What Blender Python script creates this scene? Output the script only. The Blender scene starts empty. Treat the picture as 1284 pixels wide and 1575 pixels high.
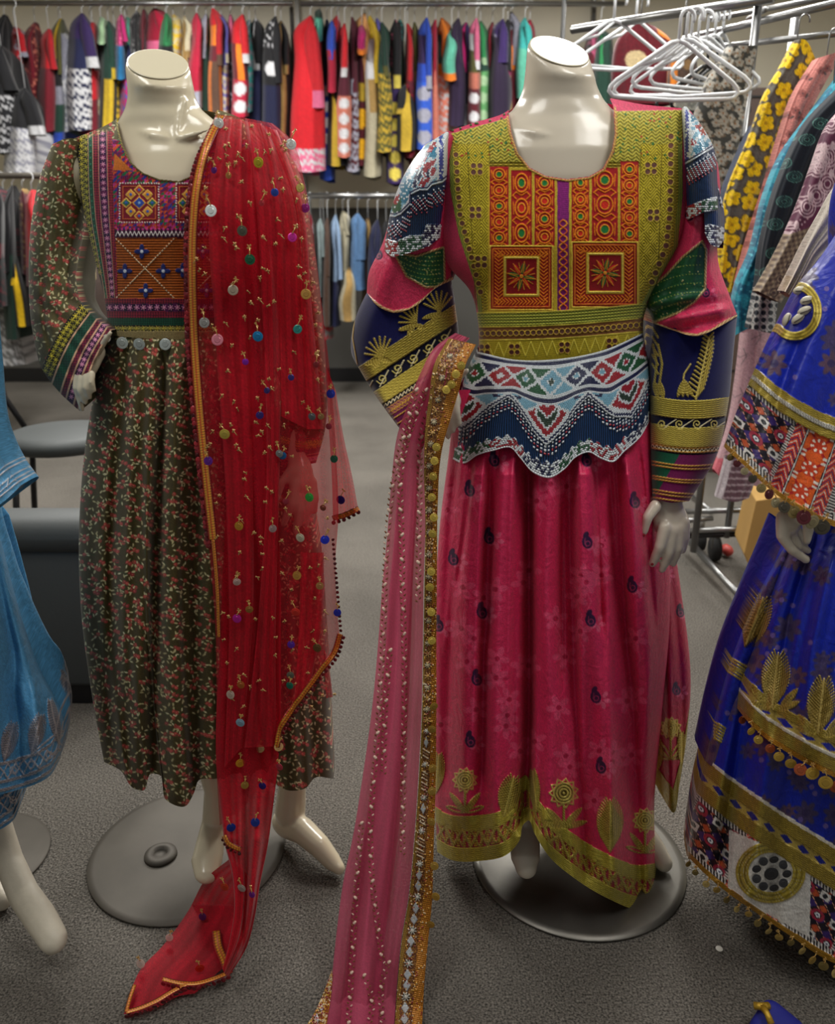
import bpy, bmesh, math, random
import numpy as np
from mathutils import Vector, Matrix
random.seed(7); RNG = np.random.default_rng(7)
C = bpy.context.scene.collection
# ---------------------------------------------------------------- camera, world, lamps, exposure
F, CX, CY = 1250.0, 642.0, 787.5
PITCH, CAMH = math.radians(19.0), 1.25
CP, SP = math.cos(PITCH), math.sin(PITCH)
cam_d = bpy.data.cameras.new('camera'); cam = bpy.data.objects.new('camera', cam_d); C.objects.link(cam)
cam.location = (0, 0, CAMH); cam.rotation_euler = (math.pi/2 - PITCH, 0, 0)
cam_d.sensor_fit = 'HORIZONTAL'; cam_d.sensor_width = 36; cam_d.lens = 36*F/1284
cam_d.clip_start = 0.05
cam_d.dof.use_dof = True; cam_d.dof.focus_distance = 1.40
cam_d.dof.aperture_fstop = (cam_d.lens/1000)/0.0062
sc = bpy.context.scene; sc.camera = cam
sc.view_settings.view_transform = 'Standard'; sc.view_settings.look = 'None'
sc.view_settings.gamma = 1; sc.view_settings.use_curve_mapping = False
sc.view_settings.exposure = -0.25
sc.cycles.max_bounces = 6; sc.cycles.transparent_max_bounces = 16; sc.cycles.use_denoising = True
w = bpy.data.worlds.new('shop_ambient'); sc.world = w; w.use_nodes = True
w.node_tree.nodes['Background'].inputs[0].default_value = (0.98, 0.97, 0.93, 1)
w.node_tree.nodes['Background'].inputs[1].default_value = 0.24
CEIL = 3.05
LAMPS = [(-1.0, 0.5, 22), (1.0, 0.5, 26), (-1.6, 2.9, 62), (0.9, 2.9, 66), (-1.6, 5.0, 110), (0.9, 5.0, 110), (2.6, 2.2, 44)]
for lx, ly, e in LAMPS:
    ld = bpy.data.lights.new('ceiling_lamp', 'AREA'); ld.shape = 'RECTANGLE'; ld.size = 0.55; ld.size_y = 1.15
    ld.energy = e; ld.color = (1.0, 0.985, 0.94)
    lo = bpy.data.objects.new('ceiling_lamp_light', ld); C.objects.link(lo); lo.location = (lx, ly, CEIL-0.06)

# ---------------------------------------------------------------- projection helpers (metres <-> photograph pixels)
def P(u, v, Y):
    u = np.asarray(u, float); v = np.asarray(v, float); Y = np.asarray(Y, float)
    a = (u-CX)/F; b = (CY-v)/F
    dy = CP + b*SP; dz = -SP + b*CP
    k = Y/dy
    return np.stack(np.broadcast_arrays(a*k, Y, CAMH + dz*k), -1)
def G(u, v, z=0.0):
    a = (u-CX)/F; b = (CY-v)/F; dy = CP+b*SP; dz = -SP+b*CP
    k = (z-CAMH)/dz
    return Vector((a*k, dy*k, z))
def ppm(Y, z):                                    # pixels per metre there
    return F/(Y*CP + (CAMH-z)*SP)
def S2L(c):
    c = np.asarray(c, float)/255.0
    return np.where(c <= 0.04045, c/12.92, ((c+0.055)/1.055)**2.4)
def hx(s): return np.array([int(s[i:i+2], 16) for i in (0, 2, 4)], float)
def col(c): return hx(c) if isinstance(c, str) else np.asarray(c, float)

# ---------------------------------------------------------------- object helpers
def tag(o, label=None, cat=None, group=None, kind=None):
    if label: o['label'] = label
    if cat: o['category'] = cat
    if group: o['group'] = group
    if kind: o['kind'] = kind
    return o
def thing(name, loc, label, cat, group=None):
    o = bpy.data.objects.new(name, None); C.objects.link(o); o.location = loc; o.empty_display_size = 0.05
    return tag(o, label, cat, group)
def link(name, me, parent=None, mats=()):
    o = bpy.data.objects.new(name, me); C.objects.link(o)
    for m in mats: me.materials.append(m)
    if parent is not None:
        o.parent = parent
        o.matrix_parent_inverse = Matrix.Translation(parent_loc(parent)).inverted()
    return o
def parent_loc(p):
    return Vector(p.location) if p.type == 'EMPTY' else Vector((0, 0, 0))
def np_mesh(name, co, faces, colr=None, smooth=True):
    me = bpy.data.meshes.new(name)
    co = np.ascontiguousarray(co, np.float32); faces = np.ascontiguousarray(faces, np.int32)
    nf, k = faces.shape
    me.vertices.add(len(co)); me.vertices.foreach_set('co', co.ravel())
    me.loops.add(nf*k); me.loops.foreach_set('vertex_index', faces.ravel())
    me.polygons.add(nf); me.polygons.foreach_set('loop_start', np.arange(0, nf*k, k, dtype=np.int32))
    me.polygons.foreach_set('loop_total', np.full(nf, k, np.int32))
    me.update(calc_edges=True)
    me.polygons.foreach_set('use_smooth', np.full(nf, smooth, bool))
    if colr is not None:
        a = me.color_attributes.new('Col', 'FLOAT_COLOR', 'POINT')
        a.data.foreach_set('color', np.ascontiguousarray(colr, np.float32).ravel())
    me.update()
    return me
class MB:                                          # collects shapes into ONE mesh
    def __init__(s): s.v = []; s.f = []; s.m = []; s.c = []
    def add(s, co, fa, mi=0, c=(1, 1, 1, 1)):
        b = len(s.v); s.v += [tuple(p) for p in co]; s.f += [tuple(b+i for i in f) for f in fa]; s.m += [mi]*len(fa)
        s.c += [tuple(c)]*len(co)
    def box(s, c, sz, mi=0, rz=0.0, rot=None):
        R = rot if rot is not None else Matrix.Rotation(rz, 3, 'Z')
        vs = [R @ Vector(((i-.5)*sz[0], (j-.5)*sz[1], (k-.5)*sz[2])) + Vector(c) for i in (0, 1) for j in (0, 1) for k in (0, 1)]
        s.add(vs, [(0, 1, 3, 2), (4, 6, 7, 5), (0, 4, 5, 1), (2, 3, 7, 6), (0, 2, 6, 4), (1, 5, 7, 3)], mi)
    def tube(s, pts, r, n=10, mi=0, cap=True, c=(1, 1, 1, 1), flat=1.0, ref=None):
        pts = [Vector(p) for p in pts]; m = len(pts)
        rs = r if hasattr(r, '__len__') else [r]*m
        vs = []; prev = None
        for i, p in enumerate(pts):
            t = (pts[min(i+1, m-1)] - pts[max(i-1, 0)]).normalized()
            if prev is None:
                a = Vector(ref) if ref else (Vector((0, 1, 0)) if abs(t.y) < .8 else Vector((1, 0, 0)))
            else: a = prev
            a = (a - t*a.dot(t)).normalized(); prev = a; b = t.cross(a)
            for k in range(n):
                w_ = 2*math.pi*k/n
                vs.append(p + a*math.cos(w_)*rs[i]*flat + b*math.sin(w_)*rs[i])
        fs = [(i*n+k, i*n+(k+1) % n, (i+1)*n+(k+1) % n, (i+1)*n+k) for i in range(m-1) for k in range(n)]
        if cap: fs += [tuple(range(n-1, -1, -1)), tuple((m-1)*n+k for k in range(n))]
        s.add(vs, fs, mi, c)
    def ctube(s, pts, rs, n=14, **k):              # closed tube with round ends
        pts = [Vector(p) for p in pts]; P2 = []; R2 = []
        d0 = (pts[0]-pts[1]).normalized(); d1 = (pts[-1]-pts[-2]).normalized()
        for a in (0.98, 0.8, 0.5): P2.append(pts[0]+d0*rs[0]*a); R2.append(rs[0]*math.sqrt(1-a*a))
        P2 += pts; R2 += list(rs)
        for a in (0.5, 0.8, 0.98): P2.append(pts[-1]+d1*rs[-1]*a); R2.append(rs[-1]*math.sqrt(1-a*a))
        s.tube(P2, R2, n, **k)
    def rings(s, rings, n=32, mi=0):               # ring = centre, half-axis A, half-axis B
        vs = []
        for c, a, b in rings:
            c, a, b = Vector(c), Vector(a), Vector(b)
            for k in range(n):
                w_ = 2*math.pi*k/n; vs.append(c + a*math.cos(w_) + b*math.sin(w_))
        m = len(rings)
        fs = [(i*n+k, i*n+(k+1) % n, (i+1)*n+(k+1) % n, (i+1)*n+k) for i in range(m-1) for k in range(n)]
        fs += [tuple(range(n-1, -1, -1)), tuple((m-1)*n+k for k in range(n))]
        s.add(vs, fs, mi)
    def disc(s, c, r, h, nrm, n=16, mi=0, col_=(1, 1, 1, 1), bev=0.3):
        nrm = Vector(nrm).normalized(); a = nrm.orthogonal().normalized(); b = nrm.cross(a); c = Vector(c)
        prof = [(-.5, 1-bev*.4), (-.2, 1), (.2, 1), (.5, 1-bev*.4)]
        vs = [c + nrm*h*z + (a*math.cos(2*math.pi*k/n)+b*math.sin(2*math.pi*k/n))*r*q for z, q in prof for k in range(n)]
        fs = [(i*n+k, i*n+(k+1) % n, (i+1)*n+(k+1) % n, (i+1)*n+k) for i in range(3) for k in range(n)]
        fs += [tuple(range(n-1, -1, -1)), tuple(3*n+k for k in range(n))]
        s.add(vs, fs, mi, col_)
    def build(s, name, mats, parent=None, smooth=True, bevel=0, sub=0, colattr=False):
        me = bpy.data.meshes.new(name); me.from_pydata([tuple(v) for v in s.v], [], s.f)
        if not isinstance(mats, (list, tuple)): mats = [mats]
        o = link(name, me, parent, mats)
        me.polygons.foreach_set('material_index', np.array(s.m, np.int32))
        me.polygons.foreach_set('use_smooth', np.full(len(me.polygons), smooth, bool))
        if colattr:
            a = me.color_attributes.new('Col', 'FLOAT_COLOR', 'POINT')
            a.data.foreach_set('color', np.array(s.c, np.float32).ravel())
        bm = bmesh.new(); bm.from_mesh(me); bmesh.ops.recalc_face_normals(bm, faces=bm.faces); bm.to_mesh(me); bm.free()
        if bevel:
            b = o.modifiers.new('bevel', 'BEVEL'); b.width = bevel; b.segments = 3; b.limit_method = 'ANGLE'
        if sub:
            b = o.modifiers.new('sub', 'SUBSURF'); b.levels = sub; b.render_levels = sub
        me.update()
        return o

# ---------------------------------------------------------------- materials
def newmat(name):
    m = bpy.data.materials.new(name); m.use_nodes = True; nt = m.node_tree
    return m, nt, nt.nodes['Principled BSDF']
def N(nt, t, **kw):
    n = nt.nodes.new(t)
    for k, v in kw.items(): setattr(n, k, v)
    return n
def plain(name, rgb, rough=.5, metal=0, noise=0, nscale=20, bump=0, bscale=200, spec=.5, coat=0, aniso=0):
    m, nt, b = newmat(name); c = tuple(S2L(col(rgb)))+(1,)
    b.inputs['Base Color'].default_value = c; b.inputs['Roughness'].default_value = rough
    b.inputs['Metallic'].default_value = metal; b.inputs['Specular IOR Level'].default_value = spec
    b.inputs['Coat Weight'].default_value = coat; b.inputs['Coat Roughness'].default_value = .12
    tc = N(nt, 'ShaderNodeTexCoord')
    nz = N(nt, 'ShaderNodeTexNoise'); nz.inputs['Scale'].default_value = nscale; nz.inputs['Detail'].default_value = 5
    nt.links.new(tc.outputs['Object'], nz.inputs['Vector'])
    mx = N(nt, 'ShaderNodeMix', data_type='RGBA'); mx.inputs[6].default_value = tuple(x*(1-noise) for x in c[:3])+(1,)
    mx.inputs[7].default_value = tuple(min(1, x*(1+noise)) for x in c[:3])+(1,)
    nt.links.new(nz.outputs['Fac'], mx.inputs[0]); nt.links.new(mx.outputs[2], b.inputs['Base Color'])
    if bump:
        n2 = N(nt, 'ShaderNodeTexNoise'); n2.inputs['Scale'].default_value = bscale; n2.inputs['Detail'].default_value = 3
        nt.links.new(tc.outputs['Object'], n2.inputs['Vector'])
        bp = N(nt, 'ShaderNodeBump'); bp.inputs['Strength'].default_value = bump; bp.inputs['Distance'].default_value = .002
        nt.links.new(n2.outputs['Fac'], bp.inputs['Height']); nt.links.new(bp.outputs[0], b.inputs['Normal'])
    return m
def cloth(name, rough=.8, sheen=.15, spec=.3, bump=.25, bscale=900, wr=None, coat=0):
    m, nt, b = newmat(name)
    at = N(nt, 'ShaderNodeVertexColor', layer_name='Col')
    nt.links.new(at.outputs['Color'], b.inputs['Base Color'])
    b.inputs['Specular IOR Level'].default_value = spec; b.inputs['Sheen Weight'].default_value = sheen
    b.inputs['Coat Weight'].default_value = coat; b.inputs['Coat Roughness'].default_value = .3
    mr = N(nt, 'ShaderNodeMapRange'); mr.inputs[3].default_value = rough; mr.inputs[4].default_value = .38
    nt.links.new(at.outputs['Alpha'], mr.inputs[0]); nt.links.new(mr.outputs[0], b.inputs['Roughness'])
    m2 = N(nt, 'ShaderNodeMath', operation='MULTIPLY'); m2.inputs[1].default_value = .75
    nt.links.new(at.outputs['Alpha'], m2.inputs[0]); nt.links.new(m2.outputs[0], b.inputs['Metallic'])
    tc = N(nt, 'ShaderNodeTexCoord'); n2 = N(nt, 'ShaderNodeTexNoise'); n2.inputs['Scale'].default_value = bscale
    nt.links.new(tc.outputs['Object'], n2.inputs['Vector'])
    bp = N(nt, 'ShaderNodeBump'); bp.inputs['Strength'].default_value = bump; bp.inputs['Distance'].default_value = .0008
    nt.links.new(n2.outputs['Fac'], bp.inputs['Height'])
    if wr:                                         # creases
        n3 = N(nt, 'ShaderNodeTexNoise'); n3.inputs['Scale'].default_value = wr[0]; n3.inputs['Distortion'].default_value = 1.2
        n3.inputs['Detail'].default_value = 2
        nt.links.new(tc.outputs['Object'], n3.inputs['Vector'])
        b2 = N(nt, 'ShaderNodeBump'); b2.inputs['Strength'].default_value = wr[1]; b2.inputs['Distance'].default_value = .01
        nt.links.new(n3.outputs['Fac'], b2.inputs['Height']); nt.links.new(b2.outputs[0], bp.inputs['Normal'])
    nt.links.new(bp.outputs[0], b.inputs['Normal'])
    return m
def sheer(name, rgb, gloss=.3):                    # woven gauze: attribute alpha is its thread cover
    m, nt, b = newmat(name)
    at = N(nt, 'ShaderNodeVertexColor', layer_name='Col')
    nt.links.new(at.outputs['Color'], b.inputs['Base Color']); b.inputs['Roughness'].default_value = .6
    b.inputs['Sheen Weight'].default_value = .2; b.inputs['Specular IOR Level'].default_value = gloss
    tr = N(nt, 'ShaderNodeBsdfTranslucent'); nt.links.new(at.outputs['Color'], tr.inputs['Color'])
    mx = N(nt, 'ShaderNodeMixShader'); mx.inputs[0].default_value = .35
    nt.links.new(b.outputs[0], mx.inputs[1]); nt.links.new(tr.outputs[0], mx.inputs[2])
    tp = N(nt, 'ShaderNodeBsdfTransparent')
    tp.inputs[0].default_value = tuple(1-(1-x)*.35 for x in S2L(col(rgb)))+(1,)
    m2 = N(nt, 'ShaderNodeMixShader')
    nt.links.new(at.outputs['Alpha'], m2.inputs[0]); nt.links.new(tp.outputs[0], m2.inputs[1]); nt.links.new(mx.outputs[0], m2.inputs[2])
    nt.links.new(m2.outputs[0], nt.nodes['Material Output'].inputs['Surface'])
    return m
M = {}
M['skin'] = plain('mannequin_gloss_cream', 'd8cdb2', rough=.22, noise=.03, nscale=6, spec=.5, coat=.25)
M['skin_w'] = plain('mannequin_gloss_white', 'd2c8b6', rough=.25, noise=.04, nscale=9, coat=.2)
M['skin_cut'] = plain('mannequin_neck_cut', 'cfc6ac', rough=.3, noise=.03, nscale=6)
M['steel'] = plain('brushed_steel', '716e68', rough=.42, metal=.85, noise=.28, nscale=14, bump=.1, bscale=60)
M['steel_dk'] = plain('worn_steel', '57524b', rough=.62, metal=.45, noise=.35, nscale=9, bump=.15, bscale=40)
M['chrome'] = plain('chrome_tube', '8e8e8e', rough=.3, metal=.9)
M['white_plastic'] = plain('white_hanger_plastic', 'c9cbcd', rough=.35)
M['grey_plastic'] = plain('grey_hanger_plastic', '8b8b88', rough=.35)
M['black'] = plain('black_enamel', '101012', rough=.4)
M['rubber'] = plain('black_rubber', '151515', rough=.8)
M['vinyl'] = plain('grey_vinyl', '3c4040', rough=.6, noise=.1, nscale=4, bump=.2, bscale=120)
M['vinyl_br'] = plain('brown_grey_vinyl', '57504b', rough=.45, noise=.1, nscale=4, bump=.2, bscale=120)
M['card'] = plain('tan_board', 'b08a4c', rough=.8, noise=.08, nscale=8)
M['cloth'] = cloth('embroidered_cotton', rough=.85, sheen=.1)
M['satin'] = cloth('silk_satin', rough=.4, sheen=.04, spec=.35, bump=.1, wr=(34, .28))
M['beads'] = cloth('glass_beadwork', rough=.3, sheen=0, spec=.6, bump=0)
M['velvet'] = cloth('velvet', rough=.9, sheen=.35, spec=.1)
M['gauze_red'] = sheer('red_chiffon', 'd01830')
M['gauze_pink'] = sheer('pink_organza', 'e0607a', .5)
M['foil'] = cloth('metal_sequin', rough=.3, sheen=0, spec=.6, bump=.05)

# ---------------------------------------------------------------- curves and cloth surfaces
def curve(pts, q, smooth=True):
    pts = np.asarray(pts, float); d = np.r_[0, np.cumsum(np.hypot(*np.diff(pts, axis=0).T))]; d /= d[-1]
    q = np.asarray(q, float)
    if not smooth or len(pts) < 3: return np.stack([np.interp(q, d, pts[:, k]) for k in (0, 1)], -1)
    m = np.gradient(pts, d, axis=0)                # hermite
    i = np.clip(np.searchsorted(d, q, 'right')-1, 0, len(d)-2); hh = (d[i+1]-d[i]); t = (q-d[i])/hh
    t = t[..., None]; hh = hh[..., None]
    return ((2*t**3-3*t**2+1)*pts[i] + (t**3-2*t**2+t)*hh*m[i] + (-2*t**3+3*t**2)*pts[i+1] + (t**3-t**2)*hh*m[i+1])
def fv(x, t):                                      # number, table or function of t
    if callable(x): return x(t)
    if np.isscalar(x): return np.full_like(t, x)
    x = np.asarray(x, float); m = np.gradient(x[:, 1], x[:, 0])
    i = np.clip(np.searchsorted(x[:, 0], t, 'right')-1, 0, len(x)-2); h = x[i+1, 0]-x[i, 0]; q = np.clip((t-x[i, 0])/h, 0, 1)
    return (2*q**3-3*q**2+1)*x[i, 1]+(q**3-2*q**2+q)*h*m[i]+(-2*q**3+3*q**2)*x[i+1, 1]+(q**3-q**2)*h*m[i+1]
class Pt:                                          # dyes, raises and gilds the points of a cloth
    def __init__(s, X, Y):
        s.sh = X.shape; s.X = X.ravel(); s.Y = Y.ravel(); n = len(s.X)
        s.c = np.zeros((n, 3)); s.h = np.zeros(n); s.m = np.zeros(n)
        s.x0, s.y0 = s.X.min(), s.Y.min(); s.ny = int((s.Y.max()-s.y0)/12)+2; s.nx = int((s.X.max()-s.x0)/12)+2
        cid = ((s.X-s.x0)/12).astype(int)*s.ny + ((s.Y-s.y0)/12).astype(int)
        s.o = np.argsort(cid, kind='stable'); s.st = np.searchsorted(cid[s.o], np.arange(s.nx*s.ny+1))
    def q(s, a, b, c, d):
        ia, ic = max(0, int((a-s.x0)/12)), min(s.nx-1, int((c-s.x0)/12))
        ib, id_ = max(0, int((b-s.y0)/12)), min(s.ny-1, int((d-s.y0)/12))
        if ic < ia or id_ < ib or c < s.x0 or d < s.y0: return np.zeros(0, int)
        return np.concatenate([s.o[s.st[i*s.ny+ib]:s.st[i*s.ny+id_+1]] for i in range(ia, ic+1)])
    def put(s, i, w, c, h=None, m=0.0):
        w = np.clip(w, 0, 1); k = w > .01; i = i[k]; w = w[k]
        if not len(i): return
        c = col(c) if isinstance(c, str) or np.ndim(c) == 1 else c[k]
        if np.ndim(m): m = m[k]
        s.c[i] = s.c[i]*(1-w[:, None]) + c*w[:, None]; s.m[i] = s.m[i]*(1-w) + m*w
        if h is not None:
            h = h[k] if np.ndim(h) else h
            s.h[i] = s.h[i]*(1-w) + h*w
    def fill(s, mask, c, h=None, m=0.0):
        i = np.nonzero(mask.ravel())[0]; cc = c
        if not isinstance(c, str) and np.ndim(c) > 1: cc = c.reshape(-1, 3)[i]
        if np.ndim(h): h = h.ravel()[i]
        if np.ndim(m): m = m.ravel()[i]
        s.put(i, np.ones(len(i)), cc, h, m)
    def rect(s, a, b, c, d, k, h=None, m=0.0, sf=.6):
        i = s.q(a-1, b-1, c+1, d+1); x, y = s.X[i], s.Y[i]
        s.put(i, np.minimum(np.minimum(x-a, c-x), np.minimum(y-b, d-y))/sf+.5, k, h, m)
    def disc(s, cx, cy, r, k, h=None, m=0.0, ry=None, rot=0.0, sf=.7, dome=0):
        ry = ry or r; R = max(r, ry)+1; i = s.q(cx-R, cy-R, cx+R, cy+R); x, y = s.X[i]-cx, s.Y[i]-cy
        ca, sa = math.cos(rot), math.sin(rot); x, y = x*ca+y*sa, -x*sa+y*ca
        d = np.sqrt((x/r)**2+(y/ry)**2); w_ = (1-d)*min(r, ry)/sf+.5
        if dome: h = dome*np.sqrt(np.clip(1-d*d, 0, 1))
        s.put(i, w_, k, h, m)
    def ring(s, cx, cy, r, wd, k, h=None, m=0.0, ry=None):
        R = max(r, ry or r)+wd; i = s.q(cx-R, cy-R, cx+R, cy+R); x, y = s.X[i]-cx, (s.Y[i]-cy)*(r/(ry or r))
        s.put(i, (wd/2-np.abs(np.hypot(x, y)-r))/.6+.5, k, h, m)
    def line(s, pts, wd, k, h=None, m=0.0, twist=0, k2=None, sf=.6, dash=0):
        pts = np.asarray(pts, float); acc = 0
        for a, b in zip(pts[:-1], pts[1:]):
            L = np.hypot(*(b-a))
            if L < 1e-6: continue
            i = s.q(min(a[0], b[0])-wd, min(a[1], b[1])-wd, max(a[0], b[0])+wd, max(a[1], b[1])+wd)
            x, y = s.X[i]-a[0], s.Y[i]-a[1]; d = (b-a)/L; t = x*d[0]+y*d[1]; n = -x*d[1]+y*d[0]; tc = np.clip(t, 0, L)
            dist = np.hypot(t-tc, n); w_ = (wd/2-dist)/sf+.5
            if dash: w_ = np.where(((t+acc) % dash) < dash*.55, w_, 0)
            hh = None if h is None else h*np.sqrt(np.clip(1-(dist/(wd/2+.3))**2, 0, 1))
            kk = k
            if k2 is not None:
                f = (.5+.5*np.sin((t+acc)*2*math.pi/max(twist, .1)+n*1.6))[:, None]; kk = col(k)*(1-f)+col(k2)*f
            s.put(i, w_, kk, hh, m); acc += L
    def poly(s, pts, k, h=None, m=0.0):
        p = np.asarray(pts, float); i = s.q(p[:, 0].min(), p[:, 1].min(), p[:, 0].max(), p[:, 1].max())
        s.put(i, inpoly(s.X[i], s.Y[i], p).astype(float), k, h, m)
def inpoly(x, y, p):
    r = np.zeros(x.shape, bool); p = np.asarray(p, float)
    for (ax, ay), (bx, by) in zip(p, np.roll(p, -1, 0)):
        c = (ay > y) != (by > y)
        with np.errstate(divide='ignore', invalid='ignore'):
            r ^= c & (x < (bx-ax)*(y-ay)/((by-ay) if by != ay else 1e-9)+ax)
    return r
class Surf: pass
def sheet(name, L, R, T=None, B=None, Yc=1.33, D=.1, du=1.5, folds=None, paint=None, mask=None, mat=None, parent=None,
          back=True, bk=4, pw=.5, smoothTB=True, zmin=None, backcol=None, label=None, dv=None, bd=1.0, thread=.07, relief=1.4):
    """A cloth: its outline bounds a front that bulges by D before the plane Yc; `back` closes it round the body behind."""
    L, R = np.asarray(L, float), np.asarray(R, float)
    T = np.asarray(T if T is not None else [L[0], R[0]], float); B = np.asarray(B if B is not None else [L[-1], R[-1]], float)
    plen = lambda p: np.hypot(*np.diff(p, axis=0).T).sum()
    wid = max(plen(T), plen(B), np.abs(R[:, 0].mean()-L[:, 0].mean())); hei = max(plen(L), plen(R))
    nu = int(max(6, 1.25*wid/du)); nv = int(max(4, hei/(dv or du)))
    th = np.linspace(-math.pi/2, math.pi/2, nu) if back or pw == .5 else None
    s = np.sin(th)*.75+np.linspace(-1, 1, nu)*.25 if th is not None else np.linspace(-1, 1, nu)
    t = np.linspace(0, 1, nv)[:, None]; a = ((s+1)/2)[None, :]
    cT, cB = curve(T, (s+1)/2, smoothTB), curve(B, (s+1)/2, smoothTB); cL, cR = curve(L, t[:, 0]), curve(R, t[:, 0])
    A3 = a[..., None]; t3 = t[..., None]
    UV = (1-A3)*cL[:, None]+A3*cR[:, None]+(1-t3)*cT[None]+t3*cB[None] \
        - ((1-A3)*(1-t3)*L[0]+A3*(1-t3)*R[0]+(1-A3)*t3*B[0]+A3*t3*B[-1])
    U, V = UV[..., 0], UV[..., 1]; Sg = np.broadcast_to(s[None], U.shape); Tg = np.broadcast_to(t, U.shape)
    yc = fv(Yc, Tg); dd = fv(D, Tg)
    prof = np.clip(1-np.abs(Sg)**2.4, 0, 1)**pw
    Y = yc - dd*prof
    fade = np.clip((1-np.abs(Sg))*8, 0, 1)
    if folds is not None: Y = Y - folds(U, V, Sg, Tg)*(fade if back else 1)
    if zmin is not None:                           # lies on the floor where it reaches it
        b_ = (CY-V)/F; kz = (zmin-CAMH)/(-SP+b_*CP); yf = kz*(CP+b_*SP)
        Y = np.where(-SP+b_*CP < 0, np.minimum(Y, yf), Y)
    pt = Pt(U, V); pt.U, pt.V, pt.S, pt.T = U, V, Sg, Tg
    if paint: paint(pt)
    if thread: pt.c *= 1+thread*RNG.standard_normal(len(pt.c))[:, None].clip(-2, 2)
    Yf = Y - pt.h.reshape(U.shape)*relief
    co = P(U, V, Yf).reshape(-1, 3)
    rgba = np.c_[S2L(pt.c), pt.m]
    idx = np.arange(nu*nv).reshape(nv, nu)
    keep = np.ones((nv, nu), bool) if mask is None else mask(U, V, Sg, Tg)
    kq = keep[:-1, :-1] & keep[1:, 1:] & keep[:-1, 1:] & keep[1:, :-1]
    f = np.stack([idx[:-1, :-1], idx[1:, :-1], idx[1:, 1:], idx[:-1, 1:]], -1)[kq]
    if back:
        js = np.arange(nu-1-bk, bk//2, -bk)
        base = P(U, V, Y)
        cb = base[:, js].copy(); cb[..., 1] = yc[:, js]+dd[:, js]*prof[:, js]*bd
        if bd != 1.0: cb[..., 0] *= cb[..., 1]/yc[:, js]
        nb = len(js); off = nu*nv; ib = off+np.arange(nb*nv).reshape(nv, nb)
        full = np.concatenate([idx[:, -1:], ib, idx[:, :1]], 1)
        fb = np.stack([full[:-1, :-1], full[1:, :-1], full[1:, 1:], full[:-1, 1:]], -1).reshape(-1, 4)
        co = np.r_[co, cb.reshape(-1, 3)]
        rb = rgba.reshape(nv, nu, 4)[:, js].copy()
        if backcol is not None: rb[..., :3] = S2L(col(backcol)); rb[..., 3] = 0
        rgba = np.r_[rgba, rb.reshape(-1, 4)]; f = np.r_[f, fb]
    me = np_mesh(name, co, f, rgba)
    o = link(name, me, parent, [mat])
    if label: o['label'] = label
    r = Surf(); r.o = o; r.pt = pt; r.Y_ = Yf.ravel()
    def yat(u, v):
        for R_ in (4, 12, 40):
            i = pt.q(u-R_, v-R_, u+R_, v+R_)
            if len(i):
                k = i[np.argmin((pt.X[i]-u)**2+(pt.Y[i]-v)**2)]; return float(r.Y_[k])
        return float(np.mean(r.Y_))
    r.y = yat
    return r
def ridges(lst):                                   # [(points, amplitude, width)] explicit folds + small ripples
    def f(U, V, S, T):
        out = np.zeros_like(U)
        for pts, amp, wd in lst:
            p = np.asarray(pts, float); xc = np.interp(V, p[:, 1], p[:, 0])
            e = np.clip((V-p[0, 1])/40, 0, 1)*np.clip((p[-1, 1]+25-V)/40, 0, 1)
            out += amp*e*np.exp(-((U-xc)/wd)**2)
        return out
    return f
def ripples(n, amp, grow=(.3, 1), seed=1, skew=.6):
    r = np.random.default_rng(seed); ph = r.uniform(0, 6.28, 6); k = n*np.array([1, 1.63, .55, 2.4])
    def f(U, V, S, T):
        g = grow[0]+(grow[1]-grow[0])*T; o = 0
        for j, a in enumerate((1, .5, .6, .25)):
            o = o + a*np.sin(S*k[j]*math.pi+ph[j]+skew*np.sin(T*3+ph[j+1]))
        return amp*g*o/1.6
    return f
def addf(*fs): return lambda U, V, S, T: sum(f(U, V, S, T) for f in fs)
# gold thread colours
GA, GB, GD = 'dcc868', '8a761e', '5a4812'
def braid(U, V, p=5.0, w_=2.4, a='cfbf4e', b='8a7a22'):
    f = (.5+.5*np.sin(V*2*math.pi/w_+1.3*np.sin(U*2*math.pi/p)))[..., None]
    return col(a)*f+col(b)*(1-f)
def gold_leaf(p, cx, cy, w_, h_, rot=0.0, a=GA, b=GB, th=2.5):
    ca, sa = math.cos(rot), math.sin(rot); T_ = lambda x, y: (cx+x*ca-y*sa, cy+x*sa+y*ca)
    n = int(h_/(th+1.5)); p.poly([T_(0, -h_/2), T_(w_*.42, -h_*.1), T_(w_*.4, h_*.25), T_(0, h_/2), T_(-w_*.4, h_*.25), T_(-w_*.42, -h_*.1)], GD, .001, .3)
    for k in range(n):
        y = -h_/2+(k+1)*h_/(n+1); wv = w_/2*math.sin(math.pi*min(1, (k+1)/(n+1)*.92+.02))**.7
        for s_ in (-1, 1): p.line([T_(0, y+h_*.1), T_(s_*wv, y-h_*.1)], th, a, .0022, .5, twist=4, k2=b)
    p.line([T_(0, -h_/2), T_(0, h_/2)], th*.8, a, .0028, .5)
def gold_loop(p, x0, y0, x1, y1, w_, a=GA, th=2.6):
    d = np.array([x1-x0, y1-y0], float); L_ = np.hypot(*d); d /= L_; n = np.array([-d[1], d[0]])
    for k in range(max(1, int(w_/th/1.2))):
        ww = w_/2-k*th*1.1
        q = np.linspace(0, 1, 9)
        for s_ in (-1, 1):
            pts = [np.array([x0, y0])+d*L_*t+n*s_*ww*math.sin(math.pi*min(1, t*.96+.04))**.6 for t in q]
            p.line(pts, th, a, .0022, .5, twist=4, k2=GB)
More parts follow.
